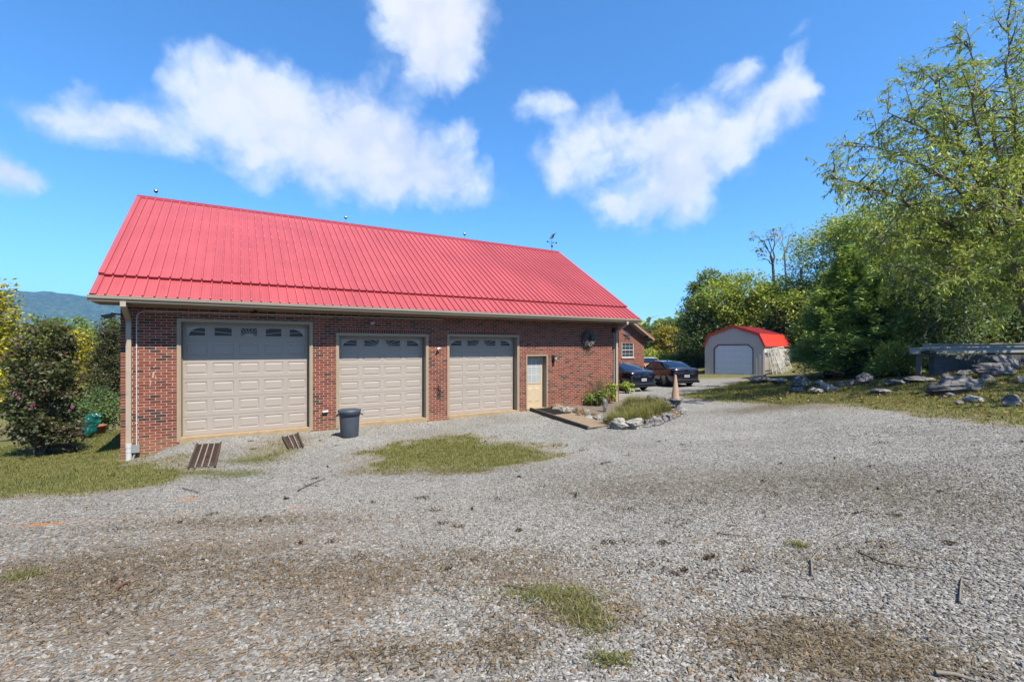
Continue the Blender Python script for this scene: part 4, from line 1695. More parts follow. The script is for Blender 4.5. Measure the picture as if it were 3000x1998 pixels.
for q in range(nsec):
    z0 = -.02 + (oz - .04) * q / nsec
    z1 = -.02 + (oz - .04) * (q + 1) / nsec
    m = MB()
    c0 = max(0, z1 - (oz - ch)) if q == nsec - 1 else 0
    m.box(ox0 + tw, ox1 - tw, .052, .09, z0 + .004, z1 - .004)
    m.build('door_section', M_SWHITE, RD)
    cw = (ox1 - ox0 - 2 * tw) / 4
    if q == 0:
        pm = panel_mesh(cw * .82, (z1 - z0) * .62, .014)
        pm.materials.append(M_SWHITE)
    for c in range(4):
        link('raised_panel', pm, M_SWHITE, RD, loc=(ox0 + tw + (c + .5) * cw, .0515, (z0 + z1) / 2))
MB().box(.02, Wd - .02, .1, SD - .1, -.38, -.30).build('floor', M_CONC, SH)

# kennel panels of chain link leaning on the shed
M_GALV = mat('galvanised_tube', (.85, .84, .80), .45, metal=.1, var=.15)


def kennel_panel(off, lean, length, height, y_start, label, tilt=0.0):
    K = empty('kennel_panel', tuple(SH.matrix_world.to_3x3() @ Vector((0, 0, 0)) + Vector((A_.x, A_.y, SZ))), srot)
    lab(K, label, 'fence panel', 'wire kennel panels leaning on the shed')
    bx = Wd + .12 + off + lean
    tx = Wd + .12 + off

    def P(u, v):                                       # u along the shed wall, v up the panel
        return Vector((bx + (tx - bx) * v / height, y_start + u, -.02 + v * math.sqrt(max(.2, 1 - (lean / height) ** 2)) + tilt * u))
    fr = MB()
    for (p, q) in (((0, 0), (length, 0)), ((0, height), (length, height)), ((0, 0), (0, height)), ((length, 0), (length, height)), ((0, height * .5), (length, height * .5)), ((length * .5, 0), (length * .5, height))):
        fr.tube([P(*p), P(*q)], .030, 6)
    fr.build('tube_frame', M_GALV, K)
    wi = MB()
    s = .11
    n = int((length + height) / s)
    for q in range(n):
        c = q * s
        u0, v0 = (c, 0) if c < length else (length, c - length)
        u1, v1 = (0, c) if c < height else (c - height, height)
        wi.tube([P(u0, v0), P(u1, v1)], .0042, 3, caps=False)
        wi.tube([P(length - u0, v0), P(length - u1, v1)], .0042, 3, caps=False)
    o_ = wi.build('wire_mesh', M_GALV, K)
    o_['kind'] = 'stuff'
    return K


kennel_panel(.30, .75, 2.6, 2.25, .35, 'outermost galvanised chain link panel leaning against the shed side', .05)
kennel_panel(.18, .55, 1.9, 2.15, .15, 'middle chain link panel of the stack leaning against the shed', .02)
kennel_panel(.05, .45, 1.5, 2.05, .05, 'innermost chain link panel touching the beige shed wall', 0)

# ------------------------------------------------------------------ cars
M_TYRE = mat('tyre', (.014, .014, .015), .8, var=.2, vscale=20)
M_RIM = mat('alloy_rim', (.42, .43, .45), .3, metal=.8)
M_PLATE = mat('licence_plate', (.78, .80, .82), .4)
M_CHROME = mat('chrome', (.75, .76, .78), .15, metal=1.0)
M_TAIL = mat('tail_lamp', (.05, .004, .004), .15, spec=.8)
M_HEAD = mat('head_lamp', (.7, .72, .75), .1, spec=.8)
M_CGLASS = mat('tinted_glass', (.012, .016, .028), .04, spec=.9)
M_PLASTIC = mat('black_plastic', (.015, .015, .016), .5)


def make_car(name, label, cat, loc, ang, paint, roof_paint, L=4.85, Wc=1.84, Hc=1.44, group=None, zoff=0.0):
    """saloon, nose at +x; sections run from the tail to the nose"""
    C = empty(name, (loc[0], loc[1], zs(loc[0], loc[1]) + zoff), ang)
    lab(C, label, cat, group)
    hw = Wc / 2
    # stations: x, deck height, half width at belt, bottom
    st_ = [(.0, .96, .70, .42), (.04, 1.02, .80, .30), (.14, 1.07, .86, .25), (.40, 1.085, .90, .22), (.75, 1.06, .915, .20), (1.2, 1.0, .92, .20), (2.0, .97, .92, .19), (2.8, .96, .92, .19),
           (3.4, .965, .915, .20), (3.8, .93, .90, .20), (4.3, .86, .87, .21), (4.62, .77, .80, .23), (4.78, .68, .70, .27), (4.85, .56, .58, .34)]
    sx_ = L / 4.85
    sections = []
    for (x, zt, w, zb) in st_:
        w = w * hw / .92
        zt = zt * Hc / 1.44
        zmid = zb + (zt - zb) * .55
        sec = [(0, zb), (w * .80, zb), (w * .96, zb + .06), (w * 1.0, zmid), (w * .985, zt - .16 * (zt - zb)), (w * .93, zt - .045), (w * .80, zt - .006), (w * .4, zt + .012), (0, zt + .018)]
        sections.append([(x * sx_, y, z) for (y, z) in sec])
    vs, fs = [], []
    ns = len(sections[0])
    for sgn in (1, -1):
        b = len(vs)
        for s_ in sections:
            vs += [(x, sgn * y, z) for (x, y, z) in s_]
        for i in range(len(sections) - 1):
            for k in range(ns - 1):
                fs.append((b + i * ns + k, b + i * ns + k + 1, b + (i + 1) * ns + k + 1, b + (i + 1) * ns + k))
        fs.append(tuple(b + k for k in range(ns)))
        fs.append(tuple(b + (len(sections) - 1) * ns + k for k in range(ns)))
    bm_ = MB()
    bm_.add(vs, fs, 0, True)
    body = bm_.build('body', paint, C)
    # greenhouse: glass skin with a painted roof and pillars
    gh = [(.55, 1.05, .66, 1.05), (.95, 1.05, .78, 1.22), (1.55, 1.0, .80, 1.40), (2.1, .97, .80, 1.44), (2.6, .965, .79, 1.43), (3.0, .965, .78, 1.34), (3.55, .965, .74, .985)]
    vs, fs = [], []
    rows = []
    for (x, zb, w, zt) in gh:
        w = w * hw / .92
        zb, zt = (zb - .03) * Hc / 1.44, zt * Hc / 1.44
        f_ = max(0, (zt - zb) / .46)
        wt = w * (1 - .22 * f_)
        rows.append([(x * sx_, w * 1.09, zb), (x * sx_, wt + (w * 1.09 - wt) * .08, zb + (zt - zb) * .94), (x * sx_, wt * .86, zt), (x * sx_, wt * .45, zt + .012), (x * sx_, 0, zt + .018)])
    nr = 5
    g_, rfm = MB(), MB()
    for sgn in (1, -1):
        v = [(x, sgn * y, z) for r_ in rows for (x, y, z) in r_]
        side, top = [], []
        for i in range(len(rows) - 1):
            for k in range(nr - 1):
                f_ = (i * nr + k, i * nr + k + 1, (i + 1) * nr + k + 1, (i + 1) * nr + k)
                if k >= 1 and 2 <= i <= 4:
                    top.append(f_)
                else:
                    side.append(f_)
        g_.add(v, side, 0, True)
        rfm.add([(x, y, z + .004) for (x, y, z) in v], top, 0, True)
    g_.build('windows', M_CGLASS, C)
    rfm.build('roof', roof_paint, C)
    pl = MB()
    for sgn in (1, -1):                                # pillars
        for (i, j) in ((0, 2), (6, 4), (3, 3)):
            p0 = Vector(rows[i][0] if i != 3 else rows[3][0])
            p1 = Vector(rows[j][1])
            p0.y *= sgn
            p1.y *= sgn
            pl.bar(p0, p1, .07, .03, up=(0, 1, 0))
        pl.tube([(x, sgn * (y + .006), z) for (x, y, z) in [r_[1] for r_ in rows[1:6]]], .018, 5)
    pl.build('pillar', paint, C)
    # wheels
    for wx in (.98 * sx_, 3.82 * sx_):
        for sgn in (1, -1):
            Wh = empty('wheel', (wx, sgn * (hw - .12), .325))
            Wh.parent = C
            ty = MB()
            prof = [(.20, -.10), (.30, -.105), (.325, -.08), (.33, 0), (.325, .08), (.30, .105), (.20, .10)]
            n = 28
            vv, ff = [], []
            for (r_, y) in prof:
                for k in range(n):
                    a_ = 2 * math.pi * k / n
                    vv.append((r_ * math.cos(a_), y, r_ * math.sin(a_)))
            for i in range(len(prof) - 1):
                for k in range(n):
                    ff.append((i * n + k, i * n + (k + 1) % n, (i + 1) * n + (k + 1) % n, (i + 1) * n + k))
            ty.add(vv, ff, 0, True)
            ty.build('tyre', M_TYRE, Wh)
            rm = MB()
            for k in range(5):
                a_ = 2 * math.pi * k / 5
                for da in (-.14, .14):
                    rm.bar((.04 * math.cos(a_), sgn * .085, .04 * math.sin(a_)), (.205 * math.cos(a_ + da), sgn * .095, .205 * math.sin(a_ + da)), .03, .022, up=(0, 1, 0))
            rm.tube([(0, sgn * .06, 0), (0, sgn * .10, 0)], .045, 10)
            rm.tube([(.208 * math.cos(2 * math.pi * k / 20), sgn * .095, .208 * math.sin(2 * math.pi * k / 20)) for k in range(21)], .012, 5)
            rm.build('rim', M_RIM, Wh)
            dk = MB()
            dk.tube([(0, -sgn * .05, 0), (0, sgn * .05, 0)], .20, 16)
            dk.build('brake_disc', M_PLASTIC, Wh)
            ar = MB()                                  # dark wheel arch
            pts = [(wx + .37 * math.cos(a_), sgn * (hw - .012), .33 + .37 * math.sin(a_)) for a_ in np.linspace(-.15, math.pi + .15, 15)]
            ar.tube(pts, .035, 6)
            ar.build('wheel_arch', M_PLASTIC, C)
    # tail: lamps, garnish, badge, plate, bumper trim
    for sgn in (1, -1):
        m = MB()
        y0_, y1_ = .46 * hw, .90 * hw
        m.add([(.018, sgn * y0_, .82), (.035, sgn * y1_, .80), (.24, sgn * (hw * .975), .84), (.24, sgn * (hw * .955), .95), (.03, sgn * y1_ * .985, .93), (.012, sgn * y0_, .90)], [(0, 1, 4, 5), (1, 2, 3, 4)])
        q_ = m.build('tail_lamp', M_TAIL, C)
        q_.location = (-.022, 0, 0)
        sol = q_.modifiers.new('s', 'SOLIDIFY')
        sol.thickness = .02
        m = MB()
        m.box(4.52 * sx_, 4.70 * sx_, min(sgn * .44, sgn * .70), max(sgn * .44, sgn * .70), .60, .70)
        m.build('headlamp', M_HEAD, C)
        m = MB()
        mx_ = 2.95 * sx_
        m.bar((mx_, sgn * hw * .90, 1.0), (mx_, sgn * (hw + .10), 1.03), .05, .04)
        m.lathe([(0, -.07), (.07, -.05), (.09, 0), (.07, .05), (0, .07)], 8, (mx_ + .02, sgn * (hw + .12), 1.04))
        m.build('mirror', paint, C)
        m = MB()
        m.bar((1.55 * sx_, sgn * hw * .996, .80), (1.75 * sx_, sgn * hw * .996, .80), .03, .03)
        m.bar((2.5 * sx_, sgn * hw * .998, .80), (2.7 * sx_, sgn * hw * .998, .80), .03, .03)
        m.build('door_handle', M_CHROME, C)
    m = MB()
    m.box(-.03, .02, -.45 * hw, .45 * hw, .86, .885)
    m.build('light_bar', M_TAIL, C)
    m = MB()
    m.box(-.035, .0, -.09, .09, .945, .975)
    m.build('badge', M_CHROME, C)
    m = MB()
    for q in range(7):
        y = .24 - q * .08
        m.box(-.028, .0, y - .02, y + .02, .775, .80)
    m.build('tailgate_lettering', M_CHROME, C)
    m = MB()
    m.box(-.04, .02, -.16, .16, .555, .685)
    pq = m.build('licence_plate', M_PLATE, C)
    m = MB()
    for q in range(6):
        y = .11 - q * .044
        m.box(-.043, -.0405, y - .014, y + .014, .59, .65)
    m.build('plate_characters', M_BLACK, pq)
    m = MB()
    m.box(-.055, .12, -.80 * hw, .80 * hw, .36, .46)
    m.box(-.02, .25, -.90 * hw, .90 * hw, .24, .36)
    m.build('bumper', M_PLASTIC, C)
    m = MB()
    m.tube([(-.045, -.80 * hw, .40), (-.06, -.4 * hw, .405), (-.06, .4 * hw, .405), (-.045, .80 * hw, .40)], .014, 6)
    m.build('bumper_trim', M_CHROME, C)
    m = MB()
    m.tube([(2.2 * sx_, 0, Hc), (2.05 * sx_, 0, Hc + .07), (1.95 * sx_, 0, Hc + .075)], [.035, .02, .006], 8)
    m.build('roof_antenna', M_PLASTIC, C)
    m = MB()
    m.box(.5, L - .6, -hw * .8, hw * .8, .16, .26)
    m.build('underbody', M_PLASTIC, C)
    return C


M_NAVY = mat('navy_paint', (.006, .008, .018), .22, spec=.6, coat=1.0)
M_MAROON = mat('dark_paint', (.010, .009, .014), .20, spec=.6, coat=1.0)


def car_at(px, Yr, adeg, L=4.85):
    """rear centre seen at pixel px, heading adeg left of straight ahead"""
    x = (px - CX) / F * Yr
    return (x, Yr), rad(90 + adeg)


p_, a_ = car_at(1886, 23.9, 25)
make_car('parked_car', 'black sedan parked by the downspout, half hidden behind the garage corner', 'car', p_, a_, M_NAVY, M_NAVY, group='dark sedans on the gravel')
p_, a_ = car_at(2012, 26.0, 13)
make_car('parked_car', 'dark sedan with its full flank showing, parked beyond the tan cone', 'car', p_, a_, M_MAROON, M_MAROON, L=4.64, Wc=1.80, Hc=1.44, group='dark sedans on the gravel')
M_YEL = mat('yellow_paint', (.62, .30, .02), .3, coat=.6)
M_CRM = mat('cream_paint', (.72, .68, .55), .4)
make_car('parked_car', 'yellow car with a cream roof parked behind the dark sedans', 'car', (9.75, 32.2), rad(78), M_YEL, M_CRM, L=4.3, Wc=1.75, Hc=1.58)

# ------------------------------------------------------------------ trash can
p = foot(1024, 1279)
T_ = empty('trash_can', (p.x, p.y, p.z - .01), .5)
lab(T_, 'round grey plastic trash can with a lid in front of the middle garage door', 'trash can')
M_CAN = mat('grey_plastic', (.075, .095, .125), .5, var=.15, vscale=6, dirt=((.20, .18, .12), .5, 4))
m = MB()
m.lathe([(0, 0), (.225, .0), (.235, .02), (.25, .30), (.262, .56), (.262, .575), (.275, .578), (.278, .63), (.285, .635), (.288, .70), (.275, .71)], 36)
m.build('bin', M_CAN, T_)
m = MB()
m.lathe([(.298, .685), (.30, .72), (.285, .745), (.24, .752), (.235, .738), (.21, .738), (.19, .765), (.08, .78), (0, .785)], 36)
m.box(-.30, -.24, -.06, .06, .715, .748)
m.box(.24, .30, -.06, .06, .715, .748)
m.build('lid', M_CAN, T_)
for sgn in (1, -1):
    m = MB()
    m.tube([(sgn * .27, -.09, .63), (sgn * .335, -.07, .60), (sgn * .345, 0, .585), (sgn * .335, .07, .60), (sgn * .27, .09, .63)], .016, 8)
    m.build('handle', M_CAN, T_)

# ------------------------------------------------------------------ ramp, mat, grates
q0, q1 = w_at(1553), w_at(1612)
pe = hit(1753, 1254)
we, de = to_local(pe.x, pe.y)
RP = empty('wooden_ramp', (FX, FY, 0), PHI)
lab(RP, 'weathered wooden ramp leading up to the cream entry door', 'ramp')
M_WOOD = mat('weathered_wood', (.36, .27, .18), .85, var=.35, vscale=9, bump=.4, bscale=40)
M_WOODD = mat('dark_wood', (.15, .115, .08), .85, var=.35, vscale=9, bump=.4, bscale=40)
sh_ = (we - .35) - q0
zt0, zt1 = .02, pe.z + .06
npl = 22
for k in range(npl):
    f0, f1 = k / npl, (k + 1) / npl - .004
    pts = []
    for f_ in (f0, f1):
        x_, d_, z_ = q0 + sh_ * f_, -.07 + (de + .07) * f_, zt0 + (zt1 - zt0) * f_
        pts += [(x_, d_, z_), (x_ + 1.0, d_, z_), (x_, d_, z_ - .035), (x_ + 1.0, d_, z_ - .035)]
    MB().add(pts, [(0, 1, 5, 4), (2, 6, 7, 3), (0, 2, 3, 1), (4, 5, 7, 6), (0, 4, 6, 2), (1, 3, 7, 5)]).build('plank', M_WOOD, RP)
for xo in (-.03, 1.03):
    MB().bar((q0 + xo, -.07, zt0 - .03), (q0 + sh_ + xo, de, zt1 - .05), .05, .16).build('side_board', M_WOODD, RP)
f0, f1 = .04, .40
mt = MB()
for (ra, rb, lift, mi) in ((0, 1, .006, 0),):
    pts = []
    for f_ in (f0, f1):
        x_, d_, z_ = q0 + sh_ * f_, -.07 + (de + .07) * f_, zt0 + (zt1 - zt0) * f_
        for zz in (.001, .014):
            pts += [(x_ + .14, d_, z_ + zz), (x_ + .86, d_, z_ + zz)]
    mt.add(pts, [(2, 3, 7, 6), (0, 4, 5, 1), (0, 1, 3, 2), (4, 6, 7, 5), (0, 2, 6, 4), (1, 5, 7, 3)])
for k in range(13):
    for j in range(7):
        f_ = f0 + (f1 - f0) * (k + .5) / 13
        x_, d_, z_ = q0 + sh_ * f_ + .18 + .64 * (j + .5) / 7, -.07 + (de + .07) * f_, zt0 + (zt1 - zt0) * f_ + .014
        mt.box(x_ - .03, x_ + .03, d_ - .035, d_ + .035, z_ - .002, z_ + .008)
dm_ = mt.build('doormat', mat('rubber_mat', (.014, .014, .016), .6, var=.3))
dm_.matrix_world = Matrix.Translation((FX, FY, 0)) @ Matrix.Rotation(PHI, 4, 'Z')
lab(dm_, 'black studded rubber mat on the upper end of the wooden ramp', 'doormat')

M_RUST = mat('rusty_steel', (.085, .05, .036), .8, var=.45, vscale=14, bump=.4)
M_WORN = mat('worn_steel_bar', (.36, .29, .24), .7, var=.4, vscale=10)


def grate(cor, nlong, ncross, label):
    pts = [hit(*c) for c in cor]                       # four corners on the ground: a,b (near edge) c,d (far edge)
    for p_ in pts:
        p_.z = zs(p_.x, p_.y) + .05
    c = sum(pts, Vector()) / 4
    Gt = empty('steel_grate', (c.x, c.y, c.z - .05))
    lab(Gt, label, 'grate', 'steel grates lying on the gravel')
    a_, b_, d_, e_ = [p_ - Vector((c.x, c.y, c.z - .05)) for p_ in pts]

    def P(u, v):
        return a_.lerp(b_, u).lerp(e_.lerp(d_, u), v)
    for k in range(nlong):
        u = k / (nlong - 1)
        MB().bar(P(u, -.01), P(u, 1.01), .022 if 0 < k < nlong - 1 else .035, .028).build('long_bar', M_WORN if 0 < k < nlong - 1 else M_RUST, Gt)
    for k in range(ncross):
        v = (k + .5) / ncross
        MB().bar(P(-.03, v) - Vector((0, 0, .016)), P(1.03, v) - Vector((0, 0, .012)), .013, .03).build('cross_bar', M_RUST, Gt)
    return Gt


grate([(552, 1376), (630, 1370), (647, 1302), (578, 1306)], 5, 15, 'larger rusty steel grate lying on the gravel before the widest garage door')
grate([(846, 1318), (888, 1314), (872, 1273), (828, 1284)], 4, 9, 'smaller rusty steel grate lying beside the green patch near the brick pier')

# ------------------------------------------------------------------ rocks
M_ROCK = None


def rock_mat(name, lo, mid, hi):
    m = bpy.data.materials.new(name)
    m.use_nodes = True
    t = NT(m.node_tree)
    tcn = t.n('ShaderNodeTexCoord').outputs['Object']
    n1 = t.noise(tcn, 2.2, 8.0, .68)
    n2 = t.noise(tcn, 9.0, 6.0, .7)
    mp = t.n('ShaderNodeMapping', {'Vector': tcn, 'Scale': (1.2, 1.2, 8.0), 'Rotation': (.25, .15, 0)})
    strata = t.noise(mp.outputs[0], 3.0, 5.0, .6)
    v = t.n('ShaderNodeTexVoronoi', {'Vector': tcn, 'Scale': 3.2}, feature='DISTANCE_TO_EDGE')
    crack = t.smooth(v.outputs['Distance'], .0, .035)
    mixv = t.math('ADD', t.math('MULTIPLY', n1, .55), t.math('MULTIPLY', strata, .45))
    col = t.ramp(mixv, [(.30, lo), (.5, mid), (.68, hi)])
    col = t.mix(t.math('MULTIPLY', t.smooth(n2, .55, .75), .5), col, lo)
    col = t.mix(1.0, col, t.ramp(crack, [(0, .45), (1, 1.0)]), 'MULTIPLY')
    col = t.mix(1.0, col, (ALB * 1.22, ALB * 1.15, ALB * 1.06), 'MULTIPLY')
    h = t.math('ADD', t.math('MULTIPLY', n2, .4), t.math('ADD', t.math('MULTIPLY', strata, .6), t.math('MULTIPLY', crack, .25)))
    b = t.n('ShaderNodeBump', {'Strength': .8, 'Distance': .06, 'Height': h})
    p = t.n('ShaderNodeBsdfPrincipled', {'Base Color': col, 'Roughness': .9, 'Specular IOR Level': .25, 'Normal': b.outputs[0]})
    t.t.links.new(p.outputs[0], t.n('ShaderNodeOutputMaterial').inputs[0])
    return m


M_ROCK = rock_mat('grey_limestone', (.075, .075, .085), (.21, .21, .225), (.42, .42, .43))
M_ROCKB = rock_mat('dark_bluish_rock', (.06, .06, .068), (.185, .185, .20), (.38, .38, .40))
M_ROCKW = rock_mat('pale_limestone', (.14, .14, .14), (.38, .38, .37), (.62, .61, .58))
M_ROCKT = rock_mat('brown_field_stone', (.09, .055, .035), (.28, .19, .125), (.47, .36, .26))

_ico = {}


def ico(n):
    if n not in _ico:
        bm = bmesh.new()
        bmesh.ops.create_icosphere(bm, subdivisions=n, radius=1.0)
        V = np.array([v.co[:] for v in bm.verts])
        Q = np.array([[v.index for v in f.verts] for f in bm.faces])
        bm.free()
        _ico[n] = (V, Q)
    return _ico[n]


def rock_mesh(seed, size, sub=4, cuts=9, rough=.15):
    V, Q = ico(sub)
    r = np.random.default_rng(seed)
    V = V.copy()
    for _ in range(cuts):
        n = r.normal(size=3)
        n /= np.linalg.norm(n)
        off = r.uniform(.52, .88)
        d = V @ n - off
        V = V - np.outer(np.clip(d, 0, None), n)
    N = V / (np.linalg.norm(V, axis=1)[:, None] + 1e-9)
    V = V + N * ((fbm(V * 2.3 + seed, 4, seed) - .5) * rough * 3)[:, None]
    V = V + N * ((vnoise(V * np.array([1.2, 1.2, 7.0]) + seed * 3, seed) - .5) * rough)[:, None]
    V /= np.abs(V).max(0)[None]
    V = V * (np.array(size) / 2)[None]
    return np_mesh('rock', V, Q, smooth=False)


def rock(px, py, wpx, hpx, seed, mat_, label, depth=.8, group=None, sink=.22, rot=None, name='rock', sub=4, cuts=9, z=None, Y=None, tilt=0.0):
    """rock whose foot is seen at (px,py); wpx,hpx its size in the photograph"""
    p = hit(px, py) if Y is None else Vector(((px - CX) / F * Y, Y, 0))
    k = p.y / F
    w, h = wpx * k, hpx * k
    d = w * depth
    h2 = h / (1 - sink)
    me = rock_mesh(seed, (w, d, h2), sub, cuts)
    zb = (zs(p.x, p.y) if z is None else z)
    o = link(name, me, mat_, loc=(p.x, p.y + d * .35, zb + h2 * (.5 - sink)), rot=(0, tilt, random.uniform(-.25, .25) if rot is None else rot))
    lab(o, label, 'rock', group)
    return o


# planter border
rr = random.Random(21)
brd = [(1822, 1259, 66, 34, M_ROCKW, 'pale lichened boulder at the front corner of the weedy bed, beside the ramp end'),
       (1868, 1257, 62, 32, M_ROCKW, 'pale knobbly boulder next to the front corner boulder of the weedy bed')]
for i, (px, py, w, h, mt_, lb) in enumerate(brd):
    rock(px, py, w, h, 40 + i, mt_, lb, depth=.75)
arc = [(px_ + dx_, py_ + dy_) for px_, py_ in ((1905, 1246), (1925, 1240), (1945, 1234), (1960, 1226), (1972, 1220), (1984, 1214)) for dx_, dy_ in ((0, 0), (7, -6))] + [(1898, 1252), (1912, 1249), (1926, 1247), (1938, 1243), (1952, 1238), (1964, 1233), (1976, 1227), (1988, 1221), (1998, 1214), (2005, 1207), (1935, 1231), (1950, 1224), (1964, 1218), (1978, 1213), (1990, 1207), (1920, 1237), (1905, 1241)]
for i, (px, py) in enumerate(arc):
    g = rr.choice([M_ROCK, M_ROCKW, M_ROCKT, M_ROCK])
    cn = {id(M_ROCK): 'grey', id(M_ROCKW): 'pale', id(M_ROCKT): 'brown'}[id(g)]
    rock(px, py, rr.uniform(18, 36), rr.uniform(11, 20), 60 + i, g, 'small %s stone of the low curved border round the weedy bed, toward the cone' % cn, depth=.7, group='%s border stones on the cone side of the bed' % cn, sub=3, cuts=7)
for i in range(26):
    f_ = i / 25
    px, py = 1618 + 160 * f_ + rr.uniform(-6, 6), 1202 + 38 * f_ + rr.uniform(-10, 5)
    g = rr.choice([M_ROCKT, M_ROCKT, M_ROCK, M_ROCKW])
    cn = {id(M_ROCK): 'grey', id(M_ROCKW): 'pale', id(M_ROCKT): 'brown'}[id(g)]
    rock(px, py, rr.uniform(20, 42), rr.uniform(11, 22), 110 + i, g, 'small %s field stone heaped along the side of the wooden ramp' % cn, depth=.8, group='%s field stones beside the ramp' % cn, sub=3, cuts=7)
rock(1925, 1190, 70, 36, 120, M_ROCK, 'broad grey rock behind the boulder that carries the cone', depth=.7)
cone_rock = rock(1972, 1203, 66, 42, 121, M_ROCKB, 'dark craggy boulder carrying the tan cone', depth=.8, sink=.15)
rock(1772, 1207, 18, 40, 122, M_ROCK, 'upright slim stone standing in the bed by the brick wall', depth=.9, sink=.1)
# cone
px_, Yc = 1979, cone_rock.location.y - .12
top_z = cone_rock.location.z + .26
pc = at(1979, 1166, Yc)
C_ = empty('cone_post', (pc.x, pc.y, pc.z - .03))
lab(C_, 'tall tan cone standing on a dark boulder at the edge of the bed', 'cone')
M_CONE = mat('tan_cone', (.50, .315, .21), .75, var=.12, vscale=5, bump=.1)
m = MB()
hc = 69 * Yc / F
m.lathe([(.15, 0), (.15, .03), (.14, .05), (.035, hc), (.02, hc + .02), (0, hc + .025)], 24)
m.build('cone', M_CONE, C_)
MB().lathe([(0, -.05), (.24, -.05), (.25, -.03), (.25, .0), (.17, .012)], 24).build('base', M_ROCKB, C_)

# rocks on the bank
bank = [(2236, 1124, 62, 32, M_ROCK, 'rounded grey rock at the shed end of the rock row'),
        (2290, 1128, 56, 26, M_ROCK, 'low grey rock against the conical dark rock of the row'),
        (2354, 1142, 66, 46, M_ROCKB, 'tall dark conical rock in the rock row on the bank'),
        (2408, 1134, 36, 22, M_ROCKW, 'small pale rock under the black and red bundle'),
        (2404, 1153, 50, 18, M_ROCKW, 'flat pale rock lying lowest before the dark conical rock'),
        (2437, 1147, 54, 26, M_ROCKW, 'smooth pale slab rock in front of the red and black bundle'),
        (2472, 1133, 30, 18, M_ROCK, 'small blue grey rock between the pale slab and the dark stump-like boulder'),
        (2500, 1130, 26, 22, M_ROCK, 'little angular rock leaning on the big dark boulder'),
        (2545, 1128, 60, 36, M_ROCKB, 'big dark smooth boulder at the right end of the rock row'),
        (2340, 1150, 44, 14, M_ROCKB, 'thin dark slab at the foot of the conical rock'),
        (2590, 1152, 76, 12, M_ROCK, 'long thin grey ledge in the grass on the bank'),
        (2640, 1128, 80, 16, M_ROCK, 'low weathered ledge behind the thin grass ledge'),
        (2715, 1119, 90, 16, M_ROCK, 'low flat ledge in front of the concrete block wall'),
        (2778, 1112, 34, 20, M_ROCK, 'angular grey rock at the right end of the flat ledge'),
        (2822, 1152, 160, 50, M_ROCKB, 'big slanting dark grey slab in the grass of the bank'),
        (2842, 1102, 50, 20, M_ROCK, 'tilted pale grey slab below the heap of large rocks'),
        (2930, 1104, 110, 48, M_ROCKB, 'massive dark boulder supporting the flat-topped rock'),
        (2948, 1082, 116, 42, M_ROCK, 'flat-topped pale boulder crowning the rock heap by the white beams'),
        (2868, 1178, 58, 20, M_ROCKW, 'pale pointed rock in the grass below the slanting slab'),
        (2815, 1186, 26, 14, M_ROCK, 'little grey rock beside the pale pointed rock'),
        (2770, 1168, 24, 12, M_ROCKT, 'small brown stone below the slanting slab'),
        (2790, 1164, 30, 13, M_ROCK, 'small grey stone under the tip of the slanting slab'),
        (2985, 1190, 60, 34, M_ROCK, 'blue grey rock in the shade at the edge of the bank'),
        (2900, 1118, 44, 20, M_ROCK, 'grey rock between the slanting slab and the rock heap'),
        (2998, 1122, 26, 22, M_ROCKW, 'small round pale rock to the side of the rock heap')]
for i, (px, py, w, h, mt_, lb) in enumerate(bank):
    rock(px, py, w, h, 200 + i, mt_, lb, depth=.7 if w < 100 else .5, sub=4, cuts=9 if w < 100 else 6, tilt=(-.12 if i == 14 else 0))

# black and red bundle on the rocks
p = foot(2425, 1112, .12)
BB = empty('cloth_bundle', (p.x, p.y, p.z - .1))
lab(BB, 'black and red cloth bundle lying on the rocks before the conifer', 'bundle')
kk = p.y / F
me = rock_mesh(301, (36 * kk, .5, 27 * kk), 3, 4, .12)
o = link('black_cloth', me, mat('black_cloth', (.012, .012, .013), .8, var=.4, vscale=9), BB, loc=(0, 0, .28))
me = rock_mesh(302, (12 * kk, .28, 17 * kk), 3, 4, .1)
link('red_cloth', me, mat('red_cloth', (.40, .03, .05), .7, var=.3, vscale=9), BB, loc=(13 * kk, -.18, .22), rot=(0, -.6, 0))

# ------------------------------------------------------------------ block foundation with white beams
p = hit(2790, 1094)
by = p.y
bx0 = (2697 - CX) / F * by
BWt = empty('block_wall', (bx0, by, 0), rad(4))
lab(BWt, 'low grey concrete block foundation under the white beams', 'block wall')
M_CMU = mat('concrete_block', (.15, .15, .155), .95, var=.28, vscale=4, bump=.3, bscale=60)
zb0 = zs(bx0 + 1, by) - .12
kx = by / F
ztop = CAMZ + (HY - 1040) * kx
bh = (ztop - zb0) / 4
blw = .40
rb = random.Random(4)
for r in range(4):
    x = (.0 if r % 2 else -.2) + .52
    while x < 4.6:
        w = blw
        x0b = max(x, .52)
        if x + w - x0b > .06:
            me = MB().box(x0b + .004, x + w - .004, rb.uniform(-.004, .004), .2, zb0 + r * bh + .004, zb0 + (r + 1) * bh - .004).mesh('block')
            link('block', me, M_CMU, BWt)
        x += w
MB().box(.53, 4.55, .02, .19, zb0 + .01, ztop - .01).build('mortar_bed', mat('block_mortar', (.30, .30, .30), .95), BWt)
m = MB()
m.box(.0, .055, .0, .18, zb0, ztop - .02)
m.box(.0, .56, -.02, .16, ztop - .05, ztop + .01)
m.build('opening_frame', mat('grey_lumber', (.23, .21, .19), .9, var=.3), BWt)
M_BEAM = mat('white_beam_paint', (.50, .49, .47), .55, var=.15, vscale=2.5, dirt=((.20, .17, .14), .6, 1.6))


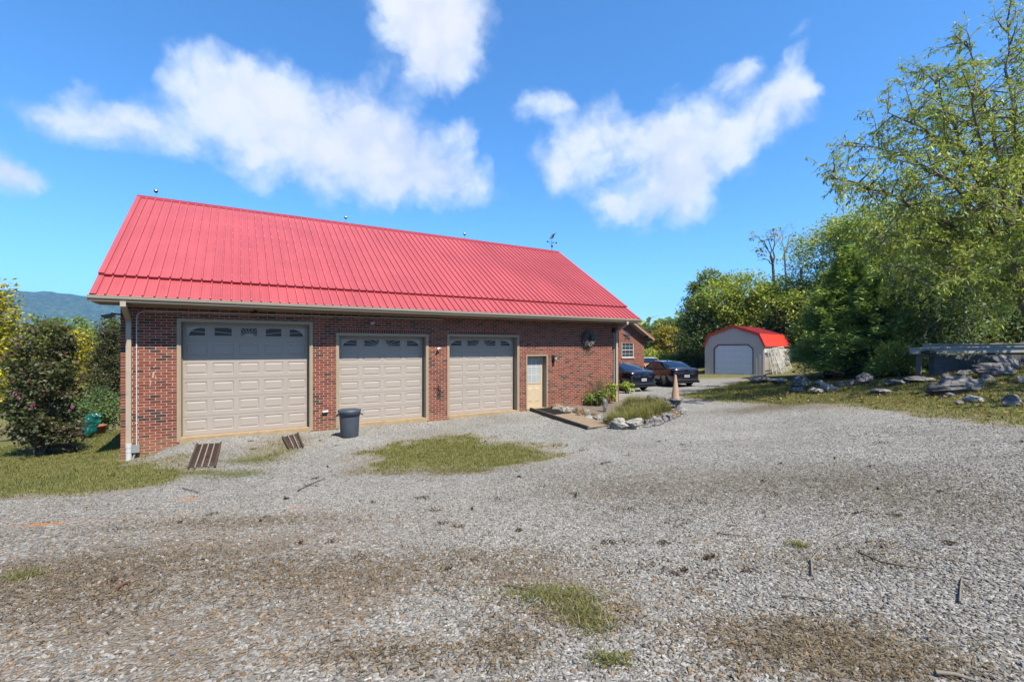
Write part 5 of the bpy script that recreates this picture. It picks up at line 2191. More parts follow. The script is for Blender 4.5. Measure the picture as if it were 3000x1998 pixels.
def beam(px0, py0, px1, py1, Y0, Y1, h, label, thick=.10):
    p0, p1 = at(px0, py0, Y0), at(px1, py1, Y1)
    B = empty('white_beam', tuple(p0))
    lab(B, label, 'beam', 'white painted beams on the block foundation')
    d = p1 - p0
    MB().bar((0, 0, 0), d, thick, h).build('beam_face', M_BEAM, B)
    m = MB()
    m.bar((0, -.0, h / 2 + .014), d + Vector((0, 0, h / 2 + .014)), thick + .12, .028)
    m.build('top_flange', M_BEAM, B)
    return B


beam(2668, 1029, 3140, 1022, by - .18, by - .35, .20, 'front white beam resting across the concrete block wall')
beam(2706, 1014, 3140, 1012, by + .55, by + .45, .13, 'rear white beam lying behind and above the front beam')
p0 = at(2722, 1031, by - .32)
me = rock_mesh(311, (44 * kx, .18, 14 * kx), 3, 3, .12)
o = link('tarp_bundle', me, mat('navy_tarp', (.028, .030, .042), .6, var=.3, vscale=10), loc=(p0.x, p0.y, p0.z - .01))
lab(o, 'dark navy tarp draped over the front white beam', 'tarp')

# utility pole
p = Vector(((2347 - CX) / F * 40, 40, 0))
UP = MB()
zt = CAMZ + (HY - 788) / F * 40
UP.tube([(0, 0, 0), (0, 0, zt * .5), (.02, 0, zt)], [.15, .135, .11], 10)
o = UP.build('utility_pole', mat('pole_wood', (.33, .30, .26), .9, var=.2), loc=(p.x, p.y, zs(p.x, p.y) - .1))
o.scale.z = (zt - zs(p.x, p.y) + .1) / zt
lab(o, 'bare weathered utility pole top rising out of the trees', 'pole')

# ------------------------------------------------------------------ vegetation
M_BARK = mat('bark', (.15, .12, .09), .95, var=.4, vscale=7, bump=.5, bscale=25)
M_BARKP = mat('pale_bark', (.27, .235, .18), .9, var=.35, vscale=7, bump=.4, bscale=25)
LG = dict(
    mid=leaf_mat('leaf_mid_green', [(0, (0.089, 0.164, 0.042)), (.4, (0.198, 0.329, 0.059)), (.8, (0.390, 0.516, 0.083)), (1, (0.701, 0.659, 0.122))]),
    yel=leaf_mat('leaf_yellow_green', [(0, (0.174, 0.291, 0.057)), (.4, (0.384, 0.559, 0.081)), (.8, (0.729, 0.802, 0.112)), (1, (0.774, 0.900, 0.166))]),
    gold=leaf_mat('leaf_gold', [(0, (0.232, 0.232, 0.028)), (.4, (0.554, 0.462, 0.035)), (.8, (0.792, 0.715, 0.047)), (1, (0.792, 0.792, 0.068))]),
    dark=leaf_mat('leaf_dark_green', [(0, (0.052, 0.094, 0.044)), (.5, (0.120, 0.206, 0.064)), (1, (0.235, 0.365, 0.094))], .25),
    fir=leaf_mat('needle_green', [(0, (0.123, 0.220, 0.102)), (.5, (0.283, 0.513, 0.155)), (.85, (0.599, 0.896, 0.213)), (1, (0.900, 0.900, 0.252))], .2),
    myr=leaf_mat('leaf_crape_myrtle', [(0, (0.115, 0.062, 0.066)), (.25, (0.150, 0.085, 0.075)), (.42, (0.070, 0.090, 0.040)), (.8, (0.130, 0.170, 0.060)), (1, (0.360, 0.240, 0.150))], .25),
    autumn=leaf_mat('leaf_autumn', [(0, (0.176, 0.206, 0.035)), (.4, (0.383, 0.337, 0.043)), (.8, (0.764, 0.500, 0.059)), (1, (0.800, 0.529, 0.088))]),
)


def rhomb(P, A, S, L, Wd_):
    """leaf quads: centres P, unit axis A, unit side S"""
    n = len(P)
    a = A * (L / 2)[:, None]
    s = S * (Wd_ / 2)[:, None]
    V = np.stack([P - a, P + s - a * .1, P + a, P - s - a * .1], 1).reshape(-1, 3)
    Q = np.arange(4 * n).reshape(n, 4)
    return V, Q


def unit(v):
    return v / (np.linalg.norm(v, axis=1)[:, None] + 1e-9)


def leaf_cloud(P, r, l, w, tint, droop=.3, outward=None):
    n = len(P)
    A = r.normal(size=(n, 3))
    A[:, 2] = A[:, 2] * .6 - droop
    if outward is not None:
        A += outward * .8
    A = unit(A)
    B = r.normal(size=(n, 3))
    B[:, 2] *= .6
    S = unit(np.cross(A, unit(B) + np.array([0, 0, .9])))
    k = r.uniform(.65, 1.35, n)
    V, Q = rhomb(P, A, S, l * k, w * k)
    return V, Q, np.repeat(np.clip(tint, 0, 1), 4)


def crown_pts(lobes, n, r, per=28, clump=.3, shell=.5):
    L = np.array(lobes)
    wgt = (L[:, 3] * L[:, 5]) ** 1.1
    m = max(8, n // per)
    k = r.choice(len(L), m, p=wgt / wgt.sum())
    D = unit(r.normal(size=(m, 3)))
    rad_ = shell + (1 - shell) * r.random(m) ** .7
    nz = .82 + .36 * vnoise(D * 2.2 + k[:, None] * 3.1, 4)
    C = L[k, :3] + D * L[k, 3:6] * (rad_ * nz)[:, None]
    ct = r.random(m)
    j = r.integers(0, m, n)
    sc_ = clump * (L[k[j], 3:6].mean(1)) ** .5
    P = C[j] + r.normal(size=(n, 3)) * sc_[:, None] * np.array([1, 1, .6])
    return P, ct[j], D[j]


def lobe(px, py, rx, ry, Y, rd=None):
    c = at(px, py, Y)
    k = Y / F
    return (c.x, c.y, c.z, rx * k, (rd if rd is not None else min(rx, ry * 1.2) * k), ry * k)


def tree(name, label, cat, base, lobes, n, l, w, mt_, seed, clump=.3, droop=.3, bark=None, group=None, trunk_r=.16, shell=.45, limbs=True, per=28, tint_bias=0.0):
    r = np.random.default_rng(seed)
    T = empty(name, tuple(base))
    lab(T, label, cat, group)
    b = np.array(base)
    P, ct, D = crown_pts(lobes, n, r, per, clump, shell)
    g = zsurf(P[:, 0], P[:, 1]) + .03
    P[:, 2] = np.maximum(P[:, 2], g + r.random(len(P)) * .25)
    tint = .55 * ct + .45 * r.random(n) + tint_bias
    V, Q, t_ = leaf_cloud(P - b, r, l, w, tint, droop, D)
    link('crown', np_mesh('crown', V, Q, {'tint': t_}), mt_, T)
    m = MB()
    L = np.array(lobes)
    cc = L[:, :3].mean(0)
    top = cc - b
    fork = np.array([top[0] * .35, top[1] * .35, max(.4, top[2] * .45)])
    rr_ = random.Random(seed)
    mid_ = Vector(fork) * .5 + Vector((rr_.uniform(-.1, .1), rr_.uniform(-.1, .1), 0))
    m.tube([(0, 0, -.15), mid_, fork], [trunk_r, trunk_r * .85, trunk_r * .7], 8)
    if limbs:
        for lo in lobes:
            e = np.array(lo[:3]) - b
            for q in range(2):
                tip = e + r.normal(size=3) * np.array(lo[3:6]) * .4
                mid2 = (np.array(fork) + tip) / 2 + r.normal(size=3) * .15 + np.array([0, 0, -.1])
                m.tube([tuple(fork), tuple(mid2), tuple(tip)], [trunk_r * .5, trunk_r * .3, trunk_r * .08], 5)
    m.build('trunk', bark or M_BARK, T)
    return T


def on_ground(px, Y):
    x = (px - CX) / F * Y
    return (x, Y, zs(x, Y) - .02)


# ---- branching tree with real limbs and twigs (for the near tree and the thin ones)
def branch_tree(name, label, cat, base, limbs, seed, mt_, bark, l, w, twig_step=.30, sub_len=(1.2, 2.4), leaf_step=.055, trunk=None, group=None, tr=.2, leaf_keep=1.0, droop=.55, skip=.25, spread=1.0):
    r = random.Random(seed)
    rn = np.random.default_rng(seed)
    T = empty(name, tuple(base))
    lab(T, label, cat, group)
    b = Vector(base)
    m = MB()
    anchors, dirs = [], []

    def curve(p, q, sag, n=7, jit=.12):
        pts = []
        for i in range(n + 1):
            f_ = i / n
            v = p.lerp(q, f_)
            v.z += sag * math.sin(math.pi * f_)
            if 0 < i < n:
                v += Vector((r.uniform(-jit, jit), r.uniform(-jit, jit), r.uniform(-jit, jit)))
            pts.append(v)
        return pts

    def twig(p, d, ln, rr_):
        pts = [p]
        q = p.copy()
        dd = d.copy()
        ns = max(3, int(ln / .16))
        for i in range(ns):
            dd = (dd + Vector((r.uniform(-.25, .25), r.uniform(-.25, .25), r.uniform(-.22, .12)))).normalized()
            q = q + dd * (ln / ns)
            pts.append(q)
        m.tube(pts, [rr_ * (1 - .8 * i / ns) for i in range(ns + 1)], 4, caps=False)
        k = int(ln / leaf_step)
        for i in range(k):
            if r.random() > leaf_keep:
                continue
            f_ = .15 + .85 * (i + r.random()) / k
            x = f_ * ns
            i0 = min(int(x), ns - 1)
            v = pts[i0].lerp(pts[i0 + 1], x - i0)
            anchors.append(v)
            dirs.append((pts[i0 + 1] - pts[i0]).normalized())

    if trunk:
        tp = [Vector(t) - b for t in trunk]
        m.tube(tp, [tr * (1 - .45 * i / (len(tp) - 1)) for i in range(len(tp))], 10)
    for (p, q, r0, sag) in limbs:
        p, q = Vector(p) - b, Vector(q) - b
        n = max(6, int((q - p).length / .8))
        pts = curve(p, q, sag, n)
        m.tube(pts, [r0 * (1 - .88 * i / n) for i in range(n + 1)], 7)
        total = (q - p).length
        s = total * skip
        while s < total:
            f_ = s / total
            x = f_ * n
            i0 = min(int(x), n - 1)
            v = pts[i0].lerp(pts[i0 + 1], x - i0)
            dl = (pts[i0 + 1] - pts[i0]).normalized()
            side = Vector((r.gauss(0, 1), r.gauss(0, 1), r.gauss(.15, .7))).normalized()
            d = (dl * .55 + side * spread).normalized()
            ln = r.uniform(*sub_len) * (1.15 - .55 * f_)
            # side branch with twigs
            npt = 5
            bp = [v]
            dd = d.copy()
            for i in range(npt):
                dd = (dd + Vector((r.uniform(-.2, .2), r.uniform(-.2, .2), r.uniform(-.16, .14)))).normalized()
                bp.append(bp[-1] + dd * ln / npt)
            m.tube(bp, [max(.006, r0 * .28 * (1 - .8 * i / npt)) for i in range(npt + 1)], 5, caps=False)
            for i in range(1, npt + 1):
                for _ in range(2):
                    td = ((bp[i] - bp[i - 1]).normalized() * .5 + Vector((r.gauss(0, .7), r.gauss(0, .7), r.gauss(-.1, .5)))).normalized()
                    twig(bp[i], td, r.uniform(.35, .75), .008)
            s += twig_step * r.uniform(.7, 1.3)
    m.build('trunk', bark, T)
    P = np.array([v[:] for v in anchors])
    Dd = np.array([v[:] for v in dirs])
    n = len(P)
    A = Dd * .6 + rn.normal(size=(n, 3)) * .6
    A[:, 2] -= droop
    A = unit(A)
    P = P + A * (l * .5)
    S = unit(np.cross(A, rn.normal(size=(n, 3)) * .6 + np.array([0, 0, 1.0])))
    k = rn.uniform(.6, 1.3, n)
    V, Q = rhomb(P, A, S, l * k, w * k)
    cl = vnoise(P * .8 + 5, seed)
    tint = np.clip(.6 * cl + .55 * rn.random(n) - .08, 0, 1)
    link('crown', np_mesh('crown', V, Q, {'tint': np.repeat(tint, 4)}), mt_, T)
    return T


# ---- near tree on the right
BT = on_ground(3105, 18.5)
fk = at(3000, 880, 17.6)
fk2 = at(2900, 650, 17.0)
lim = [(fk, at(2440, 525, 14.6), .12, 1.0), (fk2, at(2600, 330, 15.5), .10, .8), (fk2, at(2700, 205, 16.5), .11, .7), (fk, at(2830, 120, 17.5), .13, .6), (fk, at(2950, 60, 18.5), .13, .5),
       (fk, at(3120, 20, 19.5), .13, .5), (fk, at(3260, 260, 18.0), .12, .8), (fk, at(2560, 690, 15.0), .09, .8), (fk, at(2700, 480, 13.8), .10, .8), (fk2, at(2500, 430, 17.5), .08, .7),
       (fk, at(2640, 800, 15.2), .08, .7), (fk, at(2800, 820, 13.6), .08, .6), (fk, at(2900, 500, 14.2), .10, .6), (fk, at(2980, 300, 15.2), .10, .6), (fk, at(2760, 330, 19.5), .10, .6),
       (fk, at(3080, 650, 14.5), .10, .5), (fk2, at(2850, 260, 15.0), .09, .6), (fk, at(2620, 590, 18.5), .09, .6), (fk, at(2960, 760, 13.8), .07, .4)]
branch_tree('willow_oak_tree', 'tall airy tree with narrow yellow-green leaves spreading over the concrete block foundation', 'tree', BT, lim, 5, LG['yel'], M_BARKP, .165, .044,
            twig_step=.27, sub_len=(1.1, 2.4), leaf_step=.043, trunk=[BT, at(3060, 1000, 18.2), fk, fk2], tr=.30)
# ---- its neighbour outside the frame that shades the bank
BS = (20.5, 8.6, zs(20.5, 8.6))
tree('shade_tree', 'broad tree beyond the bank that throws shade over the boulders', 'tree', BS,
     [(18.6, 9.6, 9.4, 3.0, 2.6, 1.9), (21.5, 8.0, 10.5, 3.0, 3, 2.2), (17.6, 7.6, 8.4, 2.2, 2.0, 1.4), (23.5, 10.5, 9, 3, 3, 2.5), (20.0, 12.3, 9.8, 2.6, 2.2, 1.6)], 3400, .34, .14, LG['mid'], 77, clump=.3, trunk_r=.28)


# ---- conifer
def conifer(name, label, base, h, rbase, n, seed):
    r = np.random.default_rng(seed)
    T = empty(name, tuple(base))
    lab(T, label, 'tree')
    m = MB()
    m.tube([(0, 0, -.1), (0, 0, h * .5), (0, 0, h * .98)], [.16, .10, .015], 8)
    nb = 330
    P, D, tt = [], [], []
    for k in range(nb):
        f_ = (k + r.random()) / nb
        z = .15 + f_ * (h - .35)
        a_ = r.random() * 6.283
        ln = rbase * (1 - f_) ** .75 * r.uniform(.72, 1.15) * (.85 + .3 * vnoise(np.array([[math.cos(a_) * 1.5, math.sin(a_) * 1.5, z * .6]]), 2)[0]) + .25
        d = np.array([math.cos(a_), math.sin(a_), 0])
        rise = r.uniform(.10, .55)
        pts = [np.array([0, 0, z]) + d * ln * s + np.array([0, 0, rise * ln * s - .26 * ln * s * s]) for s in np.linspace(0, 1, 6)]
        m.tube([tuple(q) for q in pts], [.03, .026, .02, .014, .01, .005], 4, caps=False)
        nn = int(n / nb * (ln / rbase + .3) * 1.4)
        s = .22 + .78 * r.random(nn) ** .7
        pp = np.array([0, 0, z]) + d[None] * (ln * s)[:, None]
        pp[:, 2] += rise * ln * s - .26 * ln * s * s
        side = np.array([-d[1], d[0], 0])
        fan = r.normal(size=nn) * .22 * ln * (1.05 - .5 * s) * .55
        pp += side[None] * fan[:, None]
        pp[:, 2] += r.normal(size=nn) * .13 - np.abs(fan) * .2
        P.append(pp)
        dd = d[None] * .7 + side[None] * np.sign(fan)[:, None] * r.uniform(.3, 1.2, nn)[:, None]
        dd[:, 2] += .15
        D.append(dd)
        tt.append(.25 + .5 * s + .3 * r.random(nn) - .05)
    m.build('trunk', M_BARK, T)
    P, D, tt = np.concatenate(P), unit(np.concatenate(D) + r.normal(size=(sum(map(len, P)), 3)) * .25), np.concatenate(tt)
    gz = zsurf(P[:, 0] + base[0], P[:, 1] + base[1]) - base[2] + .05
    P[:, 2] = np.maximum(P[:, 2], gz + r.random(len(P)) * .1)
    S = unit(np.cross(D, np.array([0, 0, 1.0])[None] + r.normal(size=(len(P), 3)) * .35))
    k = r.uniform(.6, 1.3, len(P))
    V, Q = rhomb(P, D, S, .24 * k, .075 * k)
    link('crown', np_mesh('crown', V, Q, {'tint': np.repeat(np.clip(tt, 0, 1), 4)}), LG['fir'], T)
    return T


cb = on_ground(2485, 25.5)
conifer('hemlock_tree', 'broad dark conifer with drooping sprays standing behind the rock row', cb, CAMZ + (HY - 722) / F * 25.5 - cb[2], 3.05, 46000, 12)
cb3 = on_ground(2570, 23.5)
conifer('hemlock_tree', 'lower bushy conifer growing beside the broad one, nearer the block foundation', cb3, 5.2, 2.5, 22000, 14)
cb2 = on_ground(2650, 26.5)
conifer('hemlock_tree', 'lighter conifer mostly hidden behind the broad one with drooping sprays', cb2, 6.4, 2.6, 9000, 13)

# ---- shrubs and woods on the right
tree('shrub', 'sunlit green shrub at the foot of the conifer beside the concrete block foundation', 'shrub', on_ground(2640, 19.5), [lobe(2625, 1040, 42, 42, 19.5), lobe(2670, 1055, 30, 28, 19), lobe(2590, 1075, 34, 20, 20)], 3200, .13, .05, LG['mid'], 31, trunk_r=.04)
for i, (px, py, rx, ry, Y, n, mt_, lb) in enumerate([
        (2740, 900, 110, 120, 21.5, 6500, 'dark', 'dark thicket tree directly behind the left end of the white beams'),
        (2900, 890, 120, 130, 22.5, 7000, 'dark', 'dark thicket tree behind the middle of the white beams'),
        (3060, 900, 130, 140, 22.0, 6000, 'dark', 'dark thicket tree behind the rock heap')]):
    tree('thicket_tree', lb, 'tree', on_ground(px, Y), [lobe(px, py, rx, ry, Y), lobe(px - 60, py - 80, rx * .7, ry * .6, Y + 1.5), lobe(px + 50, py + 70, rx * .8, ry * .5, Y - .5)], n, .20, .075, LG[mt_], 41 + i, group=None)
woods = [  # label, base px, Y, lobes, leaves, leaf size, material
    ('yellow-green tree rising behind the broad conifer', 2440, 40, [lobe(2400, 740, 90, 80, 40), lobe(2480, 690, 80, 70, 40), lobe(2335, 900, 60, 52, 38.5), lobe(2352, 965, 40, 60, 38.2), lobe(2520, 800, 90, 80, 40), lobe(2430, 850, 90, 80, 39)], 11000, .26, .09, 'yel'),
    ('pale yellow-green treetop above the conifer and below the airy tree', 2560, 37, [lobe(2560, 680, 110, 90, 37), lobe(2660, 720, 100, 90, 37), lobe(2600, 800, 110, 80, 36)], 9000, .28, .10, 'yel'),
    ('green tree filling the wood behind the thicket and white beams', 2780, 32, [lobe(2740, 740, 110, 100, 32), lobe(2860, 720, 110, 110, 32), lobe(2980, 760, 120, 110, 32), lobe(2800, 860, 140, 90, 31)], 12000, .26, .09, 'mid'),
    ('bright green lobed tree directly behind the shed', 2200, 43, [lobe(2110, 880, 66, 60, 43), lobe(2180, 850, 66, 55, 43), lobe(2250, 890, 66, 60, 42), lobe(2160, 930, 80, 45, 43), lobe(2300, 860, 60, 55, 44), lobe(2230, 950, 90, 45, 42)], 12000, .30, .12, 'yel'),
    ('dark leafy tree between the shed and the broad conifer', 2310, 40, [lobe(2300, 930, 60, 60, 40), lobe(2345, 880, 50, 60, 40), lobe(2330, 980, 60, 40, 39), lobe(2280, 1000, 50, 40, 40)], 7000, .24, .09, 'dark'),
    ('dark leafy tree standing over the shed toward the parked cars', 2055, 44, [lobe(2050, 930, 52, 60, 44), lobe(2030, 1000, 48, 50, 44), lobe(2085, 990, 48, 60, 43), lobe(2060, 880, 34, 36, 45)], 8000, .26, .10, 'dark'),
    ('spreading tree with loose sprigs at the open sky edge above the shed', 2040, 47, [lobe(2028, 880, 22, 18, 47), lobe(2050, 845, 26, 22, 47), lobe(2075, 812, 24, 22, 47), lobe(2115, 830, 34, 24, 47), lobe(2045, 905, 30, 20, 47)], 2600, .28, .12, 'mid'),
    ('yellowing tree in the hollow behind the parked cars', 1958, 58, [lobe(1950, 990, 38, 34, 58), lobe(1985, 1000, 30, 34, 58), lobe(1930, 1030, 34, 28, 58), lobe(1970, 1040, 40, 24, 58)], 6000, .32, .14, 'autumn'),
    ('light green bush behind the yellow car', 1915, 46, [lobe(1912, 1045, 28, 20, 46), lobe(1940, 1058, 26, 18, 46), lobe(1895, 1062, 22, 16, 46), lobe(1970, 1062, 30, 18, 46)], 4500, .20, .09, 'yel'),
    ('green bush behind the dark sedan beside the shed', 2020, 45, [lobe(2010, 1060, 40, 26, 45), lobe(2050, 1062, 30, 26, 45)], 4000, .20, .09, 'dark'),
    ('far dark treetop on the rise next to the house eave', 1915, 88, [lobe(1912, 972, 26, 20, 88), lobe(1940, 962, 24, 20, 88), lobe(1900, 1000, 26, 26, 88)], 3500, .45, .2, 'dark'),
    ('far dark round treetop next to the yellowing tree', 1965, 92, [lobe(1962, 955, 22, 18, 92), lobe(1990, 962, 24, 22, 92), lobe(1975, 985, 34, 28, 92)], 3500, .45, .2, 'dark'),
    ('far green treetop touching the loose-sprigged tree', 2010, 85, [lobe(2005, 948, 22, 22, 85), lobe(2020, 980, 26, 30, 85)], 2500, .42, .2, 'mid'),
]
for i, (lb, px, Y, lobes, n, l, w, mt_) in enumerate(woods):
    tree('leafy_tree' if 'bush' not in lb else 'bush', lb, 'tree' if 'bush' not in lb else 'bush', on_ground(px, Y), lobes, int(n * 1.9), l, w, LG[mt_], 500 + i, clump=.30, trunk_r=.18)
# thin trees against the sky
b_ = on_ground(2262, 44)
f0 = at(2264, 775, 44)
branch_tree('thin_tree', 'thin crooked tree with a few leaf tufts standing above the woods', 'tree', b_,
            [(f0, at(2215, 765, 44), .07, .3), (f0, at(2228, 705, 44), .08, .4), (f0, at(2275, 672, 44), .09, .2), (f0, at(2245, 680, 44), .07, .4), (at(2250, 730, 44), at(2205, 690, 44), .06, .3)], 9, LG['autumn'], M_BARK, .30, .13,
            twig_step=.9, sub_len=(.6, 1.2), leaf_step=.16, trunk=[b_, at(2270, 860, 44), f0], tr=.2, skip=.6, leaf_keep=.8)
b_ = on_ground(2310, 45)
f0 = at(2298, 740, 45)
branch_tree('bare_tree', 'nearly bare spindly tree next to the thin crooked one', 'tree', b_,
            [(f0, at(2285, 672, 45), .05, .2), (f0, at(2330, 664, 45), .05, .2), (f0, at(2350, 690, 45), .05, .1)], 10, LG['autumn'], M_BARKP, .2, .08,
            twig_step=.9, sub_len=(.8, 1.5), leaf_step=.16, trunk=[b_, at(2305, 850, 45), f0], tr=.14, leaf_keep=.05, skip=.3)

# dead branches hanging in the thicket
db = MB()
rr = random.Random(14)
for bi_, (pp) in enumerate([[(2790, 950), (2800, 975), (2822, 995)], [(2822, 905), (2826, 950), (2845, 985), (2850, 1010)], [(2700, 1000), (2720, 960), (2760, 930)], [(2640, 1050), (2680, 1000), (2740, 970)], [(2760, 1000), (2800, 985), (2830, 960), (2860, 935)]]):
    pts = [at(x, y, 18.6 + .1 * i) for i, (x, y) in enumerate(pp)]
    o = MB().tube(pts, [.022, .016, .012, .01][:len(pts)], 5).build('dead_branch', M_BARKP)
    lab(o, ('short bare twig hanging straight down above the middle of the white beams', 'crooked pale branch reaching down to the top of the rear white beam', 'bare branch slanting up over the navy tarp', 'long bare branch rising from the shrub past the beam end', 'bare branch arching up across the thicket over the block wall')[bi_], 'branch', 'bare branches in the thicket')

# ---- left side
def stems(T, base, tips, r0, seed):
    m = MB()
    rr_ = random.Random(seed)
    for tip in tips:
        v = Vector(tip) - Vector(base)
        m.tube([(rr_.uniform(-.12, .12), rr_.uniform(-.12, .12), -.05), v * .35 + Vector((rr_.uniform(-.1, .1), 0, .05)), v * .7, v], [r0, r0 * .8, r0 * .5, r0 * .2], 6)
    m.build('stem', M_BARK, T)


def myrtle(name, label, base, lobes, n, seed, flowers):
    T = tree(name, label, 'shrub', base, lobes, n, .105, .058, LG['myr'], seed, clump=.16, trunk_r=.03, limbs=False, shell=.35, droop=.2, per=22)
    rr_ = random.Random(seed)
    stems(T, base, [(l_[0] + rr_.uniform(-.3, .3), l_[1] + rr_.uniform(-.3, .3), l_[2] + rr_.uniform(-.2, .5)) for l_ in lobes for _ in range(3)], .028, seed)
    if flowers:
        r = np.random.default_rng(seed + 3)
        m_p, m_q, m_t, off = [], [], [], 0
        for (px, py) in flowers:
            c = np.array(at(px, py, base[1] - .75)) - np.array(base)
            P = c + r.normal(size=(24, 3)) * .022
            V, Q, t_ = leaf_cloud(P, r, .03, .03, r.random(24), 0)
            m_p.append(V)
            m_q.append(Q + off)
            off += len(V)
        link('flower', np_mesh('flower', np.concatenate(m_p), np.concatenate(m_q)), mat('pink_flower', (.55, .10, .36), .6, var=.3, vscale=20), T)
    return T


b1 = foot(118, 1333)
myrtle('crape_myrtle', 'purplish crape myrtle shrub with a few pink blossoms on the lawn', b1,
       [lobe(115, 1130, 72, 90, b1.y), lobe(65, 1080, 34, 70, b1.y), lobe(185, 1120, 50, 80, b1.y), lobe(130, 1010, 56, 70, b1.y), lobe(190, 1000, 22, 50, b1.y), lobe(135, 1235, 78, 62, b1.y), lobe(90, 1265, 60, 40, b1.y), lobe(180, 1270, 50, 36, b1.y), lobe(70, 1190, 44, 60, b1.y)],
       10500, 61, [(44, 1152), (60, 1170), (92, 1187), (213, 1195)])
b2 = foot(302, 1262)
myrtle('crape_myrtle', 'taller crape myrtle shrub growing against the left side of the garage', b2,
       [lobe(312, 1010, 36, 60, b2.y), lobe(330, 960, 26, 40, b2.y), lobe(300, 1090, 40, 70, b2.y), lobe(322, 1150, 40, 60, b2.y), lobe(285, 1170, 26, 50, b2.y), lobe(340, 1080, 30, 90, b2.y)], 14000, 62, None)
left = [
    ('low dark shrubs filling the ground between the two crape myrtles', 'bush', 200, 17.5, [lobe(230, 1215, 50, 40, 17.5), lobe(300, 1210, 50, 44, 17.5), lobe(160, 1205, 50, 36, 18), lobe(270, 1170, 50, 40, 18.5)], 7000, .10, .05, 'dark'),
    ('leafy hedge behind the purplish crape myrtle at the lawn edge', 'bush', 60, 20, [lobe(40, 1170, 60, 44, 20), lobe(110, 1165, 60, 44, 20.5), lobe(-30, 1175, 60, 44, 20)], 6000, .13, .06, 'yel'),
    ('tree with golden yellow leaves at the edge of the lawn', 'tree', -30, 19, [lobe(0, 920, 46, 50, 19), lobe(-50, 990, 70, 80, 19), lobe(15, 1010, 46, 50, 19), lobe(-10, 1120, 60, 60, 19), lobe(-80, 880, 80, 80, 19)], 8000, .15, .075, 'gold'),
    ('yellow-green bush behind the purplish crape myrtle', 'bush', 230, 24, [lobe(215, 1030, 50, 70, 24), lobe(170, 1060, 50, 60, 24), lobe(245, 1110, 40, 70, 24), lobe(130, 1100, 60, 80, 25)], 15000, .17, .085, 'gold'),
    ('green shrubs between the golden tree and the crape myrtle', 'bush', 60, 26, [lobe(70, 1010, 60, 40, 26), lobe(20, 1060, 50, 60, 26), lobe(110, 1080, 60, 70, 26), lobe(60, 1160, 80, 60, 25)], 14000, .19, .09, 'yel'),
    ('dark green tree in the hollow below the mountain', 'tree', 60, 40, [lobe(50, 985, 50, 40, 40), lobe(20, 1020, 50, 50, 40), lobe(90, 1020, 50, 50, 40)], 4500, .28, .12, 'mid'),
    ('round green tree in the hollow with the mountain above it', 'tree', 130, 48, [lobe(110, 965, 50, 34, 48), lobe(160, 962, 46, 30, 48), lobe(130, 1010, 70, 50, 48)], 5000, .30, .13, 'mid'),
    ('bushy green tree showing just beside the taller crape myrtle', 'tree', 240, 44, [lobe(220, 965, 46, 36, 44), lobe(255, 990, 40, 40, 44), lobe(200, 1010, 50, 50, 44), lobe(280, 1020, 40, 50, 44)], 5000, .28, .12, 'mid'),
    ('dull green tree in the hollow nearest to the garage wall', 'tree', 335, 42, [lobe(330, 985, 40, 50, 42), lobe(360, 1010, 40, 60, 42), lobe(310, 1040, 40, 60, 42)], 3500, .28, .12, 'mid'),
]
for i, (lb, cat, px, Y, lobes, n, l, w, mt_) in enumerate(left):
    tree('leafy_tree' if cat == 'tree' else 'bush', lb, cat, on_ground(px, Y), lobes, n, l, w, LG[mt_], 700 + i, clump=.26, trunk_r=.12)
# woods lining the far edge of the valley, one mass
r = np.random.default_rng(90)
nw = 26000
az = np.concatenate([r.uniform(-1.25, -.15, nw // 2), r.uniform(.02, 1.3, nw // 2)])
dist = r.uniform(120, 420, nw)
X_, Y_ = np.sin(az) * dist, np.cos(az) * dist
Z_ = zground(X_, Y_)
hh = 7 + 7 * fbm2(X_, Y_, 1 / 9.0, 2, 6)
Pw = np.stack([X_, Y_, Z_ + hh * (.25 + .75 * r.random(nw) ** .5)], 1)
V, Q, t_ = leaf_cloud(Pw, r, 2.6, 1.7, .6 * vnoise(Pw / 12.0, 8) + .4 * r.random(nw), .1)
o = link('far_woods', np_mesh('far_woods', V, Q, {'tint': t_}), LG['mid'])
lab(o, 'distant wooded edge of the valley', 'woods', kind='stuff')

# green tarp by the shrub, striped cushion, flower pot
p = foot(252, 1286)
kk = p.y / F
o = link('green_tarp', rock_mesh(411, (48 * kk, .45, 100 * kk), 4, 10, .34), mat('teal_plastic', (.006, .13, .115), .35, var=.4, vscale=7, bump=.6, bscale=9), loc=(p.x, p.y + .2, p.z + 42 * kk), rot=(0, .12, .4))
lab(o, 'crumpled teal plastic tarp standing between the two crape myrtles', 'tarp')
p = foot(292, 1272)
m = MB()
m.lathe([(0, 0), (.13, 0), (.18, .30), (.205, .30), (.205, .36), (.18, .36), (.16, .30), (0, .29)], 18)
o = m.build('flower_pot', mat('terracotta', (.34, .12, .06), .8, var=.2), loc=(p.x, p.y, p.z - .02))
lab(o, 'brown terracotta pot behind the teal tarp', 'pot')
p = foot(165, 1330)
m = MB()
for k, mi in enumerate((0, 1, 0, 1, 0)):
    pts = []
    for j in range(13):
        a_ = math.pi * (.08 + .84 * j / 12)
        pts.append((.36 * math.cos(a_), .05 * k, .02 + (.12 + .012 * k) * math.sin(a_)))
    m.tube(pts, .03, 6, mat=mi)
o = m.build('garden_cushion', [mat('cushion_tan', (.16, .12, .06), .9), mat('cushion_red', (.14, .03, .025), .9)], loc=(p.x, p.y, p.z), rot=(0, 0, .15))
lab(o, 'low striped tan and red cushion lying under the purplish crape myrtle', 'cushion')

# ---- planter vegetation
bc = hit(1850, 1215)
r = np.random.default_rng(55)


